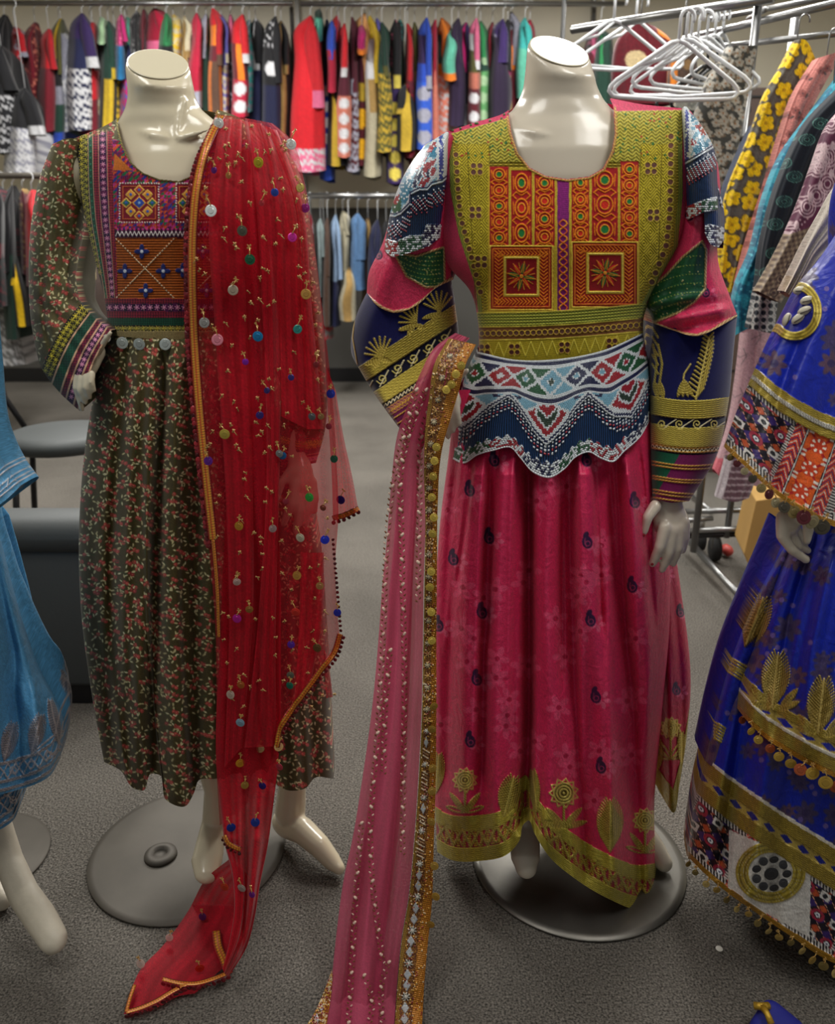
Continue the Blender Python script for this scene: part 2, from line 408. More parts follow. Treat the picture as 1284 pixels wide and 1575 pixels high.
def gold_flower(p, cx, cy, r, stem=40):
    for s_ in (-1, 1):
        gold_loop(p, cx, cy+r+stem, cx+s_*r*1.5, cy+r+stem*.15, r*.45); gold_loop(p, cx+s_*3, cy+r+stem, cx+s_*r*1.9, cy+r+stem*.75, r*.4)
    p.line([(cx, cy+r*.8), (cx, cy+r+stem)], 4, GA, .0025, .5, twist=4, k2=GB)
    for k in range(11):
        a0, a1 = 2*math.pi*k/11, 2*math.pi*(k+.5)/11; a2 = 2*math.pi*(k+1)/11
        p.line([(cx+math.cos(a0)*r*.95, cy+math.sin(a0)*r*.95), (cx+math.cos(a1)*r*1.25, cy+math.sin(a1)*r*1.25), (cx+math.cos(a2)*r*.95, cy+math.sin(a2)*r*.95)], 2.4, GA, .002, .5)
    p.disc(cx, cy, r*.9, GD, .001, .3)
    for q in (.85, .6, .35): p.ring(cx, cy, r*q, 3, GA, .0026, .5)
    p.disc(cx, cy, 2.2, GA, .003, .5)
# ================================================================ the setting
def struct(name, o): o['kind'] = 'structure'; o.name = name; return o
m, nt, b = newmat('grey_loop_carpet')
tc = N(nt, 'ShaderNodeTexCoord')
n1 = N(nt, 'ShaderNodeTexNoise'); n1.inputs['Scale'].default_value = 260; n1.inputs['Detail'].default_value = 3
n2 = N(nt, 'ShaderNodeTexNoise'); n2.inputs['Scale'].default_value = 2.2; n2.inputs['Detail'].default_value = 4
n3 = N(nt, 'ShaderNodeTexVoronoi'); n3.inputs['Scale'].default_value = 190
for n_ in (n1, n2, n3): nt.links.new(tc.outputs['Object'], n_.inputs['Vector'])
cr = N(nt, 'ShaderNodeValToRGB'); cr.color_ramp.elements[0].position = .3; cr.color_ramp.elements[1].position = .72
cr.color_ramp.elements[0].color = tuple(S2L(col('33312e')))+(1,); cr.color_ramp.elements[1].color = tuple(S2L(col('857f77')))+(1,)
nt.links.new(n1.outputs['Fac'], cr.inputs[0])
mx = N(nt, 'ShaderNodeMix', data_type='RGBA', blend_type='MULTIPLY'); mx.inputs[0].default_value = .5
c2 = N(nt, 'ShaderNodeValToRGB'); c2.color_ramp.elements[0].color = (.6, .6, .6, 1); c2.color_ramp.elements[1].color = (1.1, 1.1, 1.1, 1)
c2.color_ramp.elements[0].position = .35; c2.color_ramp.elements[1].position = .65
nt.links.new(n2.outputs['Fac'], c2.inputs[0]); nt.links.new(cr.outputs[0], mx.inputs[6]); nt.links.new(c2.outputs[0], mx.inputs[7])
nt.links.new(mx.outputs[2], b.inputs['Base Color']); b.inputs['Roughness'].default_value = .95; b.inputs['Specular IOR Level'].default_value = .1
bp = N(nt, 'ShaderNodeBump'); bp.inputs['Strength'].default_value = .8; bp.inputs['Distance'].default_value = .004
nt.links.new(n3.outputs['Distance'], bp.inputs['Height']); nt.links.new(bp.outputs[0], b.inputs['Normal'])
M['carpet'] = m
M['wall'] = plain('cream_wall_paint', 'dcd5c2', rough=.8, noise=.03, nscale=2)
M['wall_shade'] = plain('dark_grey_wall_shade', '45433f', rough=.8, noise=.08, nscale=3)
M['ceil'] = plain('ceiling_tile', 'c9c6bd', rough=.9, noise=.04, nscale=8)
WY = 7.2
q = MB(); q.box((0, 3.3, -.05), (9.4, 8.6, .1)); struct('floor', q.build('floor', M['carpet'], smooth=False))
q = MB(); q.box((0, WY+.06, CEIL/2), (9.4, .1, CEIL)); struct('wall_back', q.build('wall_back', M['wall'], smooth=False))
q = MB(); q.box((0, WY-.005, .72), (9.2, .03, 1.44)); struct('trim_1', q.build('trim_1', M['wall_shade'], smooth=False))  # dark strip over the lower wall: shade of the hung garments put into colour
q = MB(); q.box((0, WY-.03, .06), (9.2, .03, .12)); struct('baseboard_back', q.build('baseboard_back', M['black'], smooth=False))
q = MB(); q.box((-4.65, 3.3, CEIL/2), (.1, 8.6, CEIL)); struct('wall_left', q.build('wall_left', M['wall'], smooth=False))
q = MB(); q.box((4.65, 3.3, CEIL/2), (.1, 8.6, CEIL)); struct('wall_right', q.build('wall_right', M['wall'], smooth=False))
q = MB(); q.box((0, 3.3, CEIL+.05), (9.4, 8.6, .1)); struct('ceiling', q.build('ceiling', M['ceil'], smooth=False))
x_ = -0.92                                           # upright wall seams seen between the two groups of clothes
for k, px in enumerate((457, 913)):
    p_ = P(px, 20, WY-.04); q = MB(); q.box((p_[0], WY-.02, CEIL/2), (.03, .06, CEIL))
    struct('trim_%d' % (k+2), q.build('trim_%d' % (k+2), plain('grey_upright_%d' % k, '8f8c86', rough=.4, metal=.5), smooth=False))
em, nt, b = newmat('lit_diffuser'); b.inputs['Emission Color'].default_value = (1, .98, .94, 1); b.inputs['Emission Strength'].default_value = 2.5
for k, (lx, ly, e) in enumerate(LAMPS):
    t = thing('ceiling_light', (lx, ly, CEIL), 'white framed fluorescent panel in the ceiling, lamp %s' % ['over the olive dress', 'over the pink dress', 'behind the olive dress', 'behind the pink dress', 'nearest the left back wall', 'nearest the right back wall', 'over the chrome rack'][k], 'light')
    q = MB(); q.box((lx, ly, CEIL-.02), (.62, 1.22, .04)); q.build('frame', M['white_plastic'], t, smooth=False)
    q = MB(); q.box((lx, ly, CEIL-.043), (.56, 1.16, .006)); q.build('diffuser', em, t, smooth=False)

# ================================================================ mannequins
YC = 1.36
def Pv(u, v, Y): return Vector(P(u, v, Y))
def add_px_tube(q, pts, flat=1.0, n=14, ref=None):      # (u, v, Y, radius in px)
    c = [Pv(u, v, Y) for u, v, Y, r in pts]; rs = [r/ppm(Y, c[i].z) for i, (u, v, Y, r) in enumerate(pts)]
    q.ctube(c, rs, n, flat=flat, ref=ref)
def ring_px(u, v, Y, w, d, tilt=0, roll=0):             # w: half width px, d: half depth m
    c = Pv(u, v, Y); a = w/ppm(Y, c.z)
    ct, st, cr_, sr = math.cos(tilt), math.sin(tilt), math.cos(roll), math.sin(roll)
    return (c, Vector((a*cr_, 0, -a*sr)), Vector((d*sr*st, d*ct, d*st*cr_*1.0)))
def finish_body(q, name, mat, parent, vox=.0032, it=6, label=None):
    o = q.build(name, mat, parent)
    r = o.modifiers.new('fuse', 'REMESH'); r.mode = 'VOXEL'; r.voxel_size = vox; r.use_smooth_shade = True
    s_ = o.modifiers.new('soften', 'SMOOTH'); s_.iterations = it; s_.factor = .5
    if label: o['label'] = label
    return o
def plate(t, c, r, mat, name='base_plate'):
    q = MB(); q.rings([((c[0], c[1], z), (rr, 0, 0), (0, rr, 0)) for z, rr in ((0.001, r-.002), (.004, r), (.006, r-.001), (.0085, r*.93), (.010, r*.5), (.0105, r*.02))], 72)
    q.build(name, mat, t)
def stand_bits(t, c, mat):                              # rod socket and calf rod
    q = MB(); q.rings([((c[0], c[1], z), (rr, 0, 0), (0, rr, 0)) for z, rr in ((.010, .034), (.016, .033), (.019, .026), (.021, .016), (.014, .014), (.013, .002))], 28)
    q.build('rod_socket', mat, t)

def torso(q, cx0, nk, shv, Y=YC):
    """neck rings then trunk rings, all in photograph pixels"""
    q.rings([ring_px(*r) for r in nk], 40)

# --- mannequin in the olive dress
gl = G(290, 1310)
mL = thing('mannequin', (gl.x, gl.y, 0), 'headless cream mannequin in the olive floral dress, one hand on its hip', 'mannequin')
q = MB()
R_ = math.radians
q.rings([ring_px(*r) for r in [
    (243, 100, YC-.01, 47, .050, R_(30), R_(13)), (244, 112, YC-.01, 48, .050, R_(24), R_(10)), (247, 130, YC-.01, 49, .050, R_(10), R_(5)),
    (249, 150, YC-.005, 50, .049, 0, 0), (252, 168, YC, 57, .049), (257, 183, YC, 70, .052), (262, 198, YC+.005, 84, .057), (266, 215, YC+.005, 96, .063),
    (268, 240, YC+.005, 106, .073), (268, 275, YC+.005, 112, .083), (268, 330, YC+.005, 120, .088), (270, 420, YC+.005, 100, .082), (275, 500, YC+.005, 92, .075),
    (280, 600, YC+.01, 98, .07), (290, 720, YC+.015, 105, .06), (300, 790, YC+.02, 104, .06)]], 44)
for a, b_ in (((256, 212, YC-.060, 4), (214, 203, YC-.050, 3)), ((276, 212, YC-.060, 4), (318, 200, YC-.050, 3))):
    add_px_tube(q, [a, ((a[0]+b_[0])/2, (a[1]+b_[1])/2+1, (a[2]+b_[2])/2-.004, 5), b_])
add_px_tube(q, [(224, 150, YC-.035, 6), (238, 182, YC-.043, 6), (252, 210, YC-.056, 4)]); add_px_tube(q, [(284, 156, YC-.035, 6), (276, 185, YC-.045, 6), (272, 210, YC-.056, 4)])
# legs to feet
add_px_tube(q, [(262, 760, YC+.02, 50), (285, 900, YC+.02, 40), (305, 1010, YC-.02, 32), (320, 1130, YC+.0, 30), (332, 1215, YC-.0, 18), (331, 1262, YC-.0, 20)])
add_px_tube(q, [(331, 1262, YC-.0, 20), (324, 1295, YC-.035, 22), (318, 1325, YC-.075, 24), (318, 1340, YC-.095, 20)], flat=.8, ref=(0, 1, .3))
add_px_tube(q, [(345, 760, YC+.02, 50), (385, 900, YC+.02, 44), (420, 1010, YC+.03, 32), (442, 1120, YC+.05, 30), (450, 1200, YC+.06, 21), (446, 1248, YC+.06, 24)])
add_px_tube(q, [(440, 1266, YC+.07, 24), (466, 1278, YC+.03, 23), (492, 1302, YC+.0, 20), (512, 1326, YC-.02, 16), (520, 1334, YC-.03, 12)], flat=.85)
# arms and hands
add_px_tube(q, [(118, 262, YC, 27), (95, 330, YC+.02, 32), (85, 430, YC+.05, 28), (108, 520, YC+.01, 22), (142, 545, YC-.06, 13)])
add_px_tube(q, [(152, 541, YC-.06, 11), (138, 562, YC-.085, 14), (127, 582, YC-.09, 13)])
for pts in ([(121, 575, YC-.095, 7), (117, 596, YC-.10, 6.5), (124, 620, YC-.095, 5), (126, 630, YC-.09, 4.5)],
            [(127, 580, YC-.105, 7), (124, 600, YC-.112, 6.5), (131, 618, YC-.105, 5.5)],
            [(134, 578, YC-.112, 6.5), (133, 596, YC-.118, 6), (138, 610, YC-.11, 5)],
            [(141, 574, YC-.115, 6), (141, 588, YC-.12, 5.5), (145, 600, YC-.115, 4.5)],
            [(150, 543, YC-.095, 6), (164, 520, YC-.115, 5), (170, 512, YC-.12, 4)]):
    add_px_tube(q, pts)
add_px_tube(q, [(428, 262, YC, 28), (450, 380, YC+.0, 28), (468, 500, YC-.01, 27), (462, 620, YC-.05, 22), (458, 700, YC-.09, 16), (461, 722, YC-.10, 20), (464, 742, YC-.105, 20)], flat=.85)
for pts in ([(447, 722, YC-.11, 7), (433, 742, YC-.118, 6.5), (426, 768, YC-.115, 5)],
            [(454, 742, YC-.115, 8.5), (447, 775, YC-.122, 7.5), (436, 806, YC-.118, 5.5)],
            [(464, 750, YC-.112, 8), (461, 785, YC-.12, 7), (454, 818, YC-.118, 5.5)],
            [(474, 748, YC-.108, 7.5), (474, 780, YC-.115, 6.5), (470, 808, YC-.114, 5)],
            [(481, 740, YC-.1, 7), (485, 766, YC-.108, 6), (484, 788, YC-.106, 4.5)]):
    add_px_tube(q, pts)
finish_body(q, 'body', M['skin'], mL)
q = MB(); q.rings([ring_px(243, 99.0, YC-.01, 44.5, .0495, R_(30), R_(13)), ring_px(243, 97.5, YC-.01, 44.5, .0495, R_(30), R_(13)), ring_px(243, 97.3, YC-.01, 42, .047, R_(30), R_(13)), ring_px(243, 97.3, YC-.01, 1, .001, R_(30), R_(13))], 48)
q.build('neck_cap', M['skin_cut'], mL)
plate(mL, gl, .203, M['steel_dk'])
stand_bits(mL, G(248, 1322), M['steel_dk'])

# --- mannequin in the pink and gold dress
gr = G(887, 1318)
mR = thing('mannequin', (gr.x, gr.y, 0), 'headless white mannequin in the pink dress with gold bib, on a silver disc', 'mannequin')
q = MB()
q.rings([ring_px(*r) for r in [
    (860, 80, YC-.01, 50, .052, R_(30), R_(12)), (860, 92, YC-.01, 51, .052, R_(24), R_(9)), (861, 112, YC-.01, 53, .052, R_(10), R_(4)),
    (861, 135, YC-.005, 56, .052), (862, 155, YC, 65, .054), (864, 170, YC, 76, .058), (866, 184, YC+.005, 98, .066), (868, 205, YC+.005, 130, .076),
    (868, 235, YC+.005, 145, .088), (868, 275, YC+.005, 148, .094), (866, 340, YC+.005, 145, .094), (864, 430, YC+.005, 118, .088), (862, 520, YC+.005, 108, .082),
    (860, 620, YC+.01, 110, .07), (860, 740, YC+.015, 120, .06), (860, 800, YC+.02, 118, .06)]], 44)
for a, b_ in (((850, 210, YC-.070, 4.5), (800, 200, YC-.056, 3)), ((876, 210, YC-.070, 4.5), (930, 198, YC-.056, 3))):
    add_px_tube(q, [a, ((a[0]+b_[0])/2, (a[1]+b_[1])/2+1, (a[2]+b_[2])/2-.005, 6), b_])
add_px_tube(q, [(833, 150, YC-.035, 7), (846, 182, YC-.046, 6), (855, 206, YC-.06, 4)]); add_px_tube(q, [(892, 150, YC-.035, 7), (882, 182, YC-.048, 6), (874, 206, YC-.06, 4)])
add_px_tube(q, [(825, 770, YC+.02, 50), (825, 900, YC+.02, 40), (822, 1010, YC+.02, 30), (814, 1140, YC-.01, 26), (806, 1225, YC-.05, 19), (807, 1262, YC-.06, 21)])
add_px_tube(q, [(807, 1262, YC-.06, 21), (807, 1295, YC-.09, 24), (808, 1322, YC-.12, 23), (809, 1333, YC-.13, 18)], flat=.75, ref=(0, 1, .3))
add_px_tube(q, [(905, 770, YC+.02, 50), (930, 900, YC+.02, 40), (950, 1010, YC+.02, 34), (962, 1130, YC+.03, 30), (972, 1220, YC+.04, 20), (975, 1262, YC+.04, 22)])
add_px_tube(q, [(972, 1275, YC+.04, 23), (992, 1290, YC+.02, 22), (1008, 1310, YC-.0, 19), (1020, 1326, YC-.02, 15)], flat=.85)
# arms
add_px_tube(q, [(672, 250, YC, 32), (635, 350, YC+.03, 32), (592, 470, YC+.05, 20), (618, 550, YC+.02, 14), (650, 610, YC-.045, 11)])
add_px_tube(q, [(655, 610, YC-.06, 11), (692, 604, YC-.1, 17), (694, 618, YC-.11, 16)])
for pts in ([(685, 610, YC-.122, 7), (683, 640, YC-.13, 6.5), (689, 672, YC-.126, 5)], [(693, 615, YC-.126, 7), (693, 640, YC-.134, 6.5), (697, 662, YC-.13, 5.5)],
            [(701, 612, YC-.13, 7), (703, 634, YC-.138, 6), (706, 652, YC-.135, 5)], [(680, 606, YC-.115, 6.5), (678, 628, YC-.12, 6), (681, 650, YC-.118, 5)],
            [(700, 592, YC-.12, 7), (710, 576, YC-.13, 6), (718, 570, YC-.134, 5)]):
    add_px_tube(q, pts)
add_px_tube(q, [(1062, 250, YC, 28), (1066, 380, YC+.02, 27), (1068, 500, YC+.03, 26), (1056, 640, YC-.01, 22), (1034, 745, YC-.06, 19), (1030, 772, YC-.07, 20), (1030, 795, YC-.075, 28), (1034, 812, YC-.08, 27)], flat=.55)
for pts in ([(1008, 778, YC-.09, 10), (995, 797, YC-.10, 8.5), (990, 818, YC-.10, 6.5)],
            [(1022, 812, YC-.095, 10.5), (1014, 842, YC-.105, 8.5), (1003, 867, YC-.10, 6.5)],
            [(1034, 817, YC-.093, 10), (1029, 850, YC-.102, 8.2), (1018, 876, YC-.098, 6.2)],
            [(1045, 813, YC-.09, 9.5), (1044, 843, YC-.098, 7.8), (1035, 867, YC-.095, 5.8)],
            [(1053, 803, YC-.085, 8.5), (1054, 828, YC-.09, 7), (1050, 848, YC-.088, 5.2)]):
    add_px_tube(q, pts)
finish_body(q, 'body', M['skin_w'], mR)
q = MB(); q.rings([ring_px(860, 79.0, YC-.01, 47.5, .0515, R_(30), R_(12)), ring_px(860, 77.5, YC-.01, 47.5, .0515, R_(30), R_(12)), ring_px(860, 77.3, YC-.01, 45, .049, R_(30), R_(12)), ring_px(860, 77.3, YC-.01, 1, .001, R_(30), R_(12))], 48)
q.build('neck_cap', M['skin_cut'], mR)
plate(mR, gr, .222, M['steel'])
stand_bits(mR, G(930, 1300), M['steel'])
q = MB()                                             # chipped red polish spots on the thumb
for u, v in ((990, 823), (1003, 868)): q.disc(Pv(u, v, YC-.1-.0068), .0025, .001, (0, -1, .1))
q.build('nail_polish', plain('red_polish', '8c1420', rough=.3), mR)
# ================================================================ the pink dress with the gold bib
def dist_band(v, a, b): return (v >= a) & (v < b)
PINK = 'cb2a55'
dR = thing('embroidered_dress', (float(P(862, 700, YC)[0]), YC, .08), 'crimson pink satin dress with gold bib, beaded waist and blue velvet cuffs', 'dress')
NECK_R = [(782, 120), (783, 180), (787, 205), (797, 235), (815, 257), (840, 270), (872, 275), (905, 271), (927, 258), (940, 232), (945, 205), (943, 165), (935, 145), (915, 135), (800, 135)]
def yoke_paint(p):
    U, V = p.U, p.V
    p.fill(U > 0, col('c93a5e'))
    # edge of the yoke on each side
    xl = np.interp(V, [150, 205, 290, 360, 440, 490, 560], [688, 690, 692, 705, 731, 736, 736]); xr = np.interp(V, [150, 170, 300, 380, 440, 470, 560], [1048, 1049, 1050, 1042, 1008, 992, 990])
    top = np.interp(U, [688, 782, 943, 1050], [207, 181, 171, 169])
    yk = (U > xl) & (U < xr) & (V > top)
    p.fill(yk, braid(U, V, 8, 4.6, 'd2bd38', '77661a'), .0015+.0008*np.sin(V*1.37), .2)
    p.fill(yk & ((U < xl+7) | (U > xr-7)), braid(V, U, 9, 3, 'b5a93f', '5f7a2c'), .002, .2)
    # herringbone plain panels
    f = .5+.5*np.sin((V+np.abs(((U-700+10*np.floor(V/17)) % 20)-10)*1.2)*1.25); side = yk & (((U > xl+14) & (U < 752)) | ((U > 984) & (U < xr-20))) & (V > 222)
    p.fill(side, col('dcc832')*f[..., None]+col('7f7016')*(1-f[..., None]), .0015+.0009*f, .15)
    # stitched rows at the shoulders
    f1 = (np.abs(((U*.9) % 11)-5.5)/5.5 + ((V*.55) % 3)/3) % 1
    sh = yk & (V < 222) | (yk & (V < 250) & (((U > 752) & (U < 800)) | ((U > 930) & (U < 984))))
    p.fill(sh, col('decb4c')*f1[..., None]+col('64641c')*(1-f1[..., None]), .0015+.0013*f1, .12)
    for k in range(150):
        for a, b_ in ((690, 790), (940, 1048)):
            x, y = RNG.uniform(a, b_), RNG.uniform(172, 245)
            if k < 55: p.disc(x, y, 1.7, '2f6b35' if k % 5 else 'a33c25', .0024)
    for x0, x1, y0, y1 in ((720, 760, 228, 244),):
        pass
    for x0 in (718, 752, 986, 1018): p.line([(x0, 226), (x0 + (14 if x0 < 800 else -8), 480)], 1.2, '7a6b16', .001)
    # orange centre
    p.rect(750, 258, 984, 481, 'c9b030', .002, .2)
    def scroll(x0, x1, y0, y1, n, base='a5141c', cordc='ef8a12'):
        p.rect(x0, y0, x1, y1, base, .0016); cx = (x0+x1)/2; w_ = (x1-x0)/2
        hh = (y1-y0)/n
        for k in range(n):
            cy = y0+(k+.5)*hh
            p.ring(cx, cy, w_*.62, 2.2, cordc, .0026, ry=hh*.36); p.disc(cx, cy, w_*.3, ('1f7a3a', 'd22a1a')[k % 2] , .002, ry=hh*.16)
            p.ring(cx, cy, w_*.34, 1.7, 'f0a322', .0026, ry=hh*.19)
            for s_ in (-1, 1):
                p.line([(cx, cy+hh*.5), (cx+s_*w_*.5, cy+hh*.36), (cx+s_*w_*.85, cy+hh*.5), (cx+s_*w_*.5, cy+hh*.64)], 1.9, cordc, .0026)
                p.line([(cx+s_*w_*.8, cy-hh*.25), (cx+s_*w_*.75, cy+hh*.25)], 1.5, cordc, .0026)
    for x0, x1, y0, n in ((753, 782, 256, 5), (786, 818, 262, 3), (822, 853, 268, 4), (879, 906, 268, 4), (910, 950, 258, 3), (954, 982, 248, 5)):
        scroll(x0, x1, y0, 372 if x0 > 860 else 378, n)
    p.rect(857, 276, 875, 480, '7c1a6a', .0015)
    for k in range(34): p.rect(858, 280+k*1.7, 874, 280.8+k*1.7, '9b2f86', .002)
    p.line([(866+6*math.sin(k*.8), 338+k*3) for k in range(47)], 2.4, 'f09a20', .0026); p.line([(866-6*math.sin(k*.8), 338+k*3) for k in range(47)], 2.0, 'e2641a', .0026)
    for bx in ((752, 377, 851, 478), (878, 371, 982, 474)):
        x0, y0, x1, y1 = bx; p.rect(x0, y0, x1, y1, 'a31a1a', .0016)
        for a, b_, cc_ in ((1.5, 2.6, 'e9cf4a'), (6, 2.0, 'e9832a')):
            p.line([(x0+a, y0+a), (x1-a, y0+a), (x1-a, y1-a), (x0+a, y1-a), (x0+a, y0+a)], b_, cc_, .0028, .2)
        i0, j0, i1, j1 = x0+(x1-x0)*.25, y0+(y1-y0)*.19, x1-(x1-x0)*.24, y1-(y1-y0)*.24
        n = 15
        for k in range(n):
            q1 = (k+.5)/n
            for (ax, ay) in ((x0+9+q1*(x1-x0-18), y0+13), (x0+9+q1*(x1-x0-18), y1-14)):
                p.line([(ax-3, ay-5), (ax+2.5, ay), (ax-3, ay+5)], 1.7, 'f08a1a', .0026)
            for (ax, ay) in ((x0+15, y0+9+q1*(y1-y0-18)), (x1-15, y0+9+q1*(y1-y0-18))):
                p.line([(ax-6, ay-3), (ax, ay+2.5), (ax+6, ay-3)], 1.7, 'f08a1a', .0026)
        p.rect(i0-3, j0-3, i1+3, j1+3, 'dcae2c', .002)
        p.line([(i0, j0), (i1, j0), (i1, j1), (i0, j1), (i0, j0)], 2, 'f4e06a', .003, .2); p.rect(i0+2, j0+2, i1-2, j1-2, '97161c', .0016)
        cx, cy = (i0+i1)/2, (j0+j1)/2
        for k in range(8):
            a = k*math.pi/4+.2; r = 20
            p.disc(cx+math.cos(a)*12, cy+math.sin(a)*12, 9, ('1c6a30', 'cf2418')[k % 2], .0022, ry=3.6, rot=a)
            p.line([(cx+math.cos(a-.25)*6, cy+math.sin(a-.25)*6), (cx+math.cos(a)*23, cy+math.sin(a)*23), (cx+math.cos(a+.25)*6, cy+math.sin(a+.25)*6)], 1.2, 'f09a28', .0027)
            p.line([(cx+math.cos(a+.39)*12, cy+math.sin(a+.39)*12), (cx+math.cos(a+.39)*21, cy+math.sin(a+.39)*21)], 1.1, 'f2b030', .0027)
        p.disc(cx, cy, 3, 'f0a02a', .0028)
    # waist bands
    def yb(u, o): return 481+o+(u-735)*-.055 + 4*np.sin((u-735)/255*math.pi)
    W = V-yb(U, 0); inb = (U > xl-3) & (U < xr+3)
    p.fill(inb & (W > 0) & (W < 22), braid(U, W, 5, 4.5, 'c6c04a', '5e6f28'), .002+.0006*np.sin(W*1.4), .15)
    p.fill(inb & (W > 22) & (W < 42), col('7a4f2a'), .0012)
    p.fill(inb & (W > 42), braid(U, W, 14, 3, 'c9b52c', '94841a'), .0018, .2)
    for k in range(29):
        x = 741+k*8.8; y = yb(x, 32); p.disc(x, y, 3.6, '6e4a3c', .0018, .5); p.ring(x, y, 4.2, 1.3, 'cfae3a', .0028, .2)
    for k in range(16): x = 742+k*16.5; p.line([(x-8, yb(x, 46)), (x, yb(x, 68)), (x+8, yb(x, 46))], 1.5, 'e0d050', .0025)
    for x in (745, 791, 868, 941, 982):
        for a in (-4.5, 4.5):
            for c_ in (-4.5, 4.5): p.disc(x+a, yb(x, 57)+c_, 3.6, '5a2f2c', .002, .5); p.ring(x+a, yb(x, 57)+c_, 4.2, 1.1, 'c9a53a', .0028, .2)
    for o in (0, 22, 42): p.line([(x, yb(x, o)) for x in range(734, 994, 13)], 1.6, 'dccb4a', .0028, .2)
    # mirror columns and groups of four mirrors
    for k in range(17):
        y = 238+k*13.2; x = np.interp(y, [238, 330, 440, 470], [700, 706, 736, 742]); p.disc(x+1, y, 3.8, '6e4438', .002, .5); p.ring(x+1, y, 4.6, 1.4, 'cbb040', .0028)
        y = 210+k*14; x = np.interp(y, [200, 330, 380, 440], [1032, 1030, 1024, 1000]); p.disc(x, y, 4.2, '6e4438', .002, .5); p.ring(x, y, 5, 1.4, 'cbb040', .0028)
    for x, y in ((733, 260), (731, 327), (740, 403), (1001, 259), (1005, 331)):
        for a in (-5, 5):
            for c_ in (-5, 5): p.disc(x+a, y+c_, 4, '6a443c', .002, .5); p.ring(x+a, y+c_, 4.8, 1.3, 'd0b440', .0028)
    # piping round the neck
    pts = NECK_R[1:12]
    p.line(pts, 9, 'c8405e', .002); p.line([(x+(865-x)*-.035, y+(3 if y > 255 else 0)) for x, y in pts], 3, 'd9c069', .003, .1, twist=5, k2='a8702f')
    for m_ in (p.Y < 100,): pass
bR = sheet('bodice', [(685, 203), (672, 290), (682, 400), (724, 450), (736, 500), (737, 556)], [(1052, 167), (1078, 290), (1058, 370), (1014, 440), (992, 480), (990, 540)],
      [(685, 203), (735, 187), (775, 174), (800, 156), (868, 148), (930, 150), (985, 160), (1052, 167)], [(737, 556), (800, 560), (865, 556), (930, 550), (990, 540)],
      Yc=[(0, YC), (1, YC)], D=[(0, .025), (.06, .062), (.16, .093), (.3, .108), (.5, .118), (.75, .105), (1, .098)], du=1.0,
      folds=addf(ripples(3, .0016, (1, 1), 4)), paint=yoke_paint, mask=lambda U, V, S, T: ~inpoly(U, V, NECK_R), mat=M['cloth'], parent=dR, backcol=PINK, bk=8)

# --- skirt
HEM_R = [(672, 1310), (690, 1321), (740, 1324), (780, 1314), (799, 1292), (805, 1268), (812, 1262), (822, 1282), (845, 1318), (885, 1352), (935, 1382), (985, 1400), (1015, 1397)]
def paisley(p, x, y, s_=1.0):
    for a in range(4): p.disc(x+11*s_+math.cos(a*1.2-1)*7*s_, y+6*s_+math.sin(a*1.2-1)*9*s_, 5.5*s_, 'dc5a7c', None, ry=3.4*s_, rot=a*1.2-1)
    p.disc(x, y+2*s_, 8*s_, '35153f', None, ry=10*s_, rot=-.3); p.disc(x-2*s_, y-9*s_, 4*s_, '35153f', None, ry=6*s_, rot=.5)
    p.ring(x+1*s_, y+4*s_, 3.6*s_, 1.5, 'a03460'); p.line([(x-3*s_, y-4*s_), (x-4*s_, y+4*s_), (x-1*s_, y+9*s_)], 1.2, 'a03460')
def skirt_paint(p):
    U, V = p.U, p.V; p.fill(U > 0, col('cf2a58'))
    n = RNG.uniform(0, 1, 60)
    for k in range(46):                             # woven tone-on-tone blossoms
        x, y = RNG.uniform(670, 1010), RNG.uniform(740, 1240)
        for a in range(5):
            w_ = a*1.256+k; p.disc(x+math.cos(w_)*11, y+math.sin(w_)*11, 9, 'dd4870', None, ry=5, rot=w_)
        p.disc(x, y, 4, 'b01a44')
        p.line([(x, y+14), (x+8, y+30), (x+2, y+42)], 1.5, 'd8466c')
    for x, y in ((697, 858), (722, 752), (752, 825), (741, 940), (733, 1043), (723, 1138), (903, 832), (908, 952), (916, 1070), (924, 1178), (972, 900), (902, 706), (760, 706), (674, 960), (976, 770)):
        paisley(p, x, y)
    hv = np.interp(p.S, SR_S, SR_V); dv = hv-V
    f = np.sin(U*.35+dv*.9)*np.sin(U*.35-dv*.9)
    p.fill((dv < 70) & (dv > 20), np.where(f[..., None] > .12, col('b9a52e'), col('a81c45')), np.where(f > .12, .002, 0), np.where(f > .12, .35, 0))
    g = braid(U, dv, 8, 3.1, 'd0c055', '8f8024')
    for a, b_ in ((-4, 22), (47, 70)): p.fill((dv >= a) & (dv < b_), g, .003+.0007*np.sin(dv*2), .3)
    for u0, u1, st in ((672, 800, 26), (815, 1014, 30)):
        for x in np.arange(u0, u1, st):
            h0 = float(np.interp(x, HU, HV)); h1 = float(np.interp(x+st*.5, HU, HV)); h2 = float(np.interp(x+st, HU, HV))
            p.line([(x, h0-22), (x+st*.5, h1-47), (x+st, h2-22)], 4.5, GA, .0028, .4, twist=4, k2=GB)
            p.line([(x, h0-47), (x+st*.5, h1-22), (x+st, h2-47)], 2.5, GA, .0028, .4, twist=4, k2=GB)
    for x, y, r in ((715, 1200, 15), (867, 1220, 18), (992, 1262, 15)): gold_flower(p, x, y, r, 34)
    gold_leaf(p, 783, 1224, 34, 62, .25); gold_leaf(p, 938, 1268, 40, 76, .0); gold_leaf(p, 672, 1190, 22, 60, .1); gold_leaf(p, 822, 1215, 16, 60, -.1)
HU, HV = [a[0] for a in HEM_R], [a[1] for a in HEM_R]
_q = curve(HEM_R, np.linspace(0, 1, 200)); SR_S = np.linspace(-1, 1, 200); SR_V = _q[:, 1]
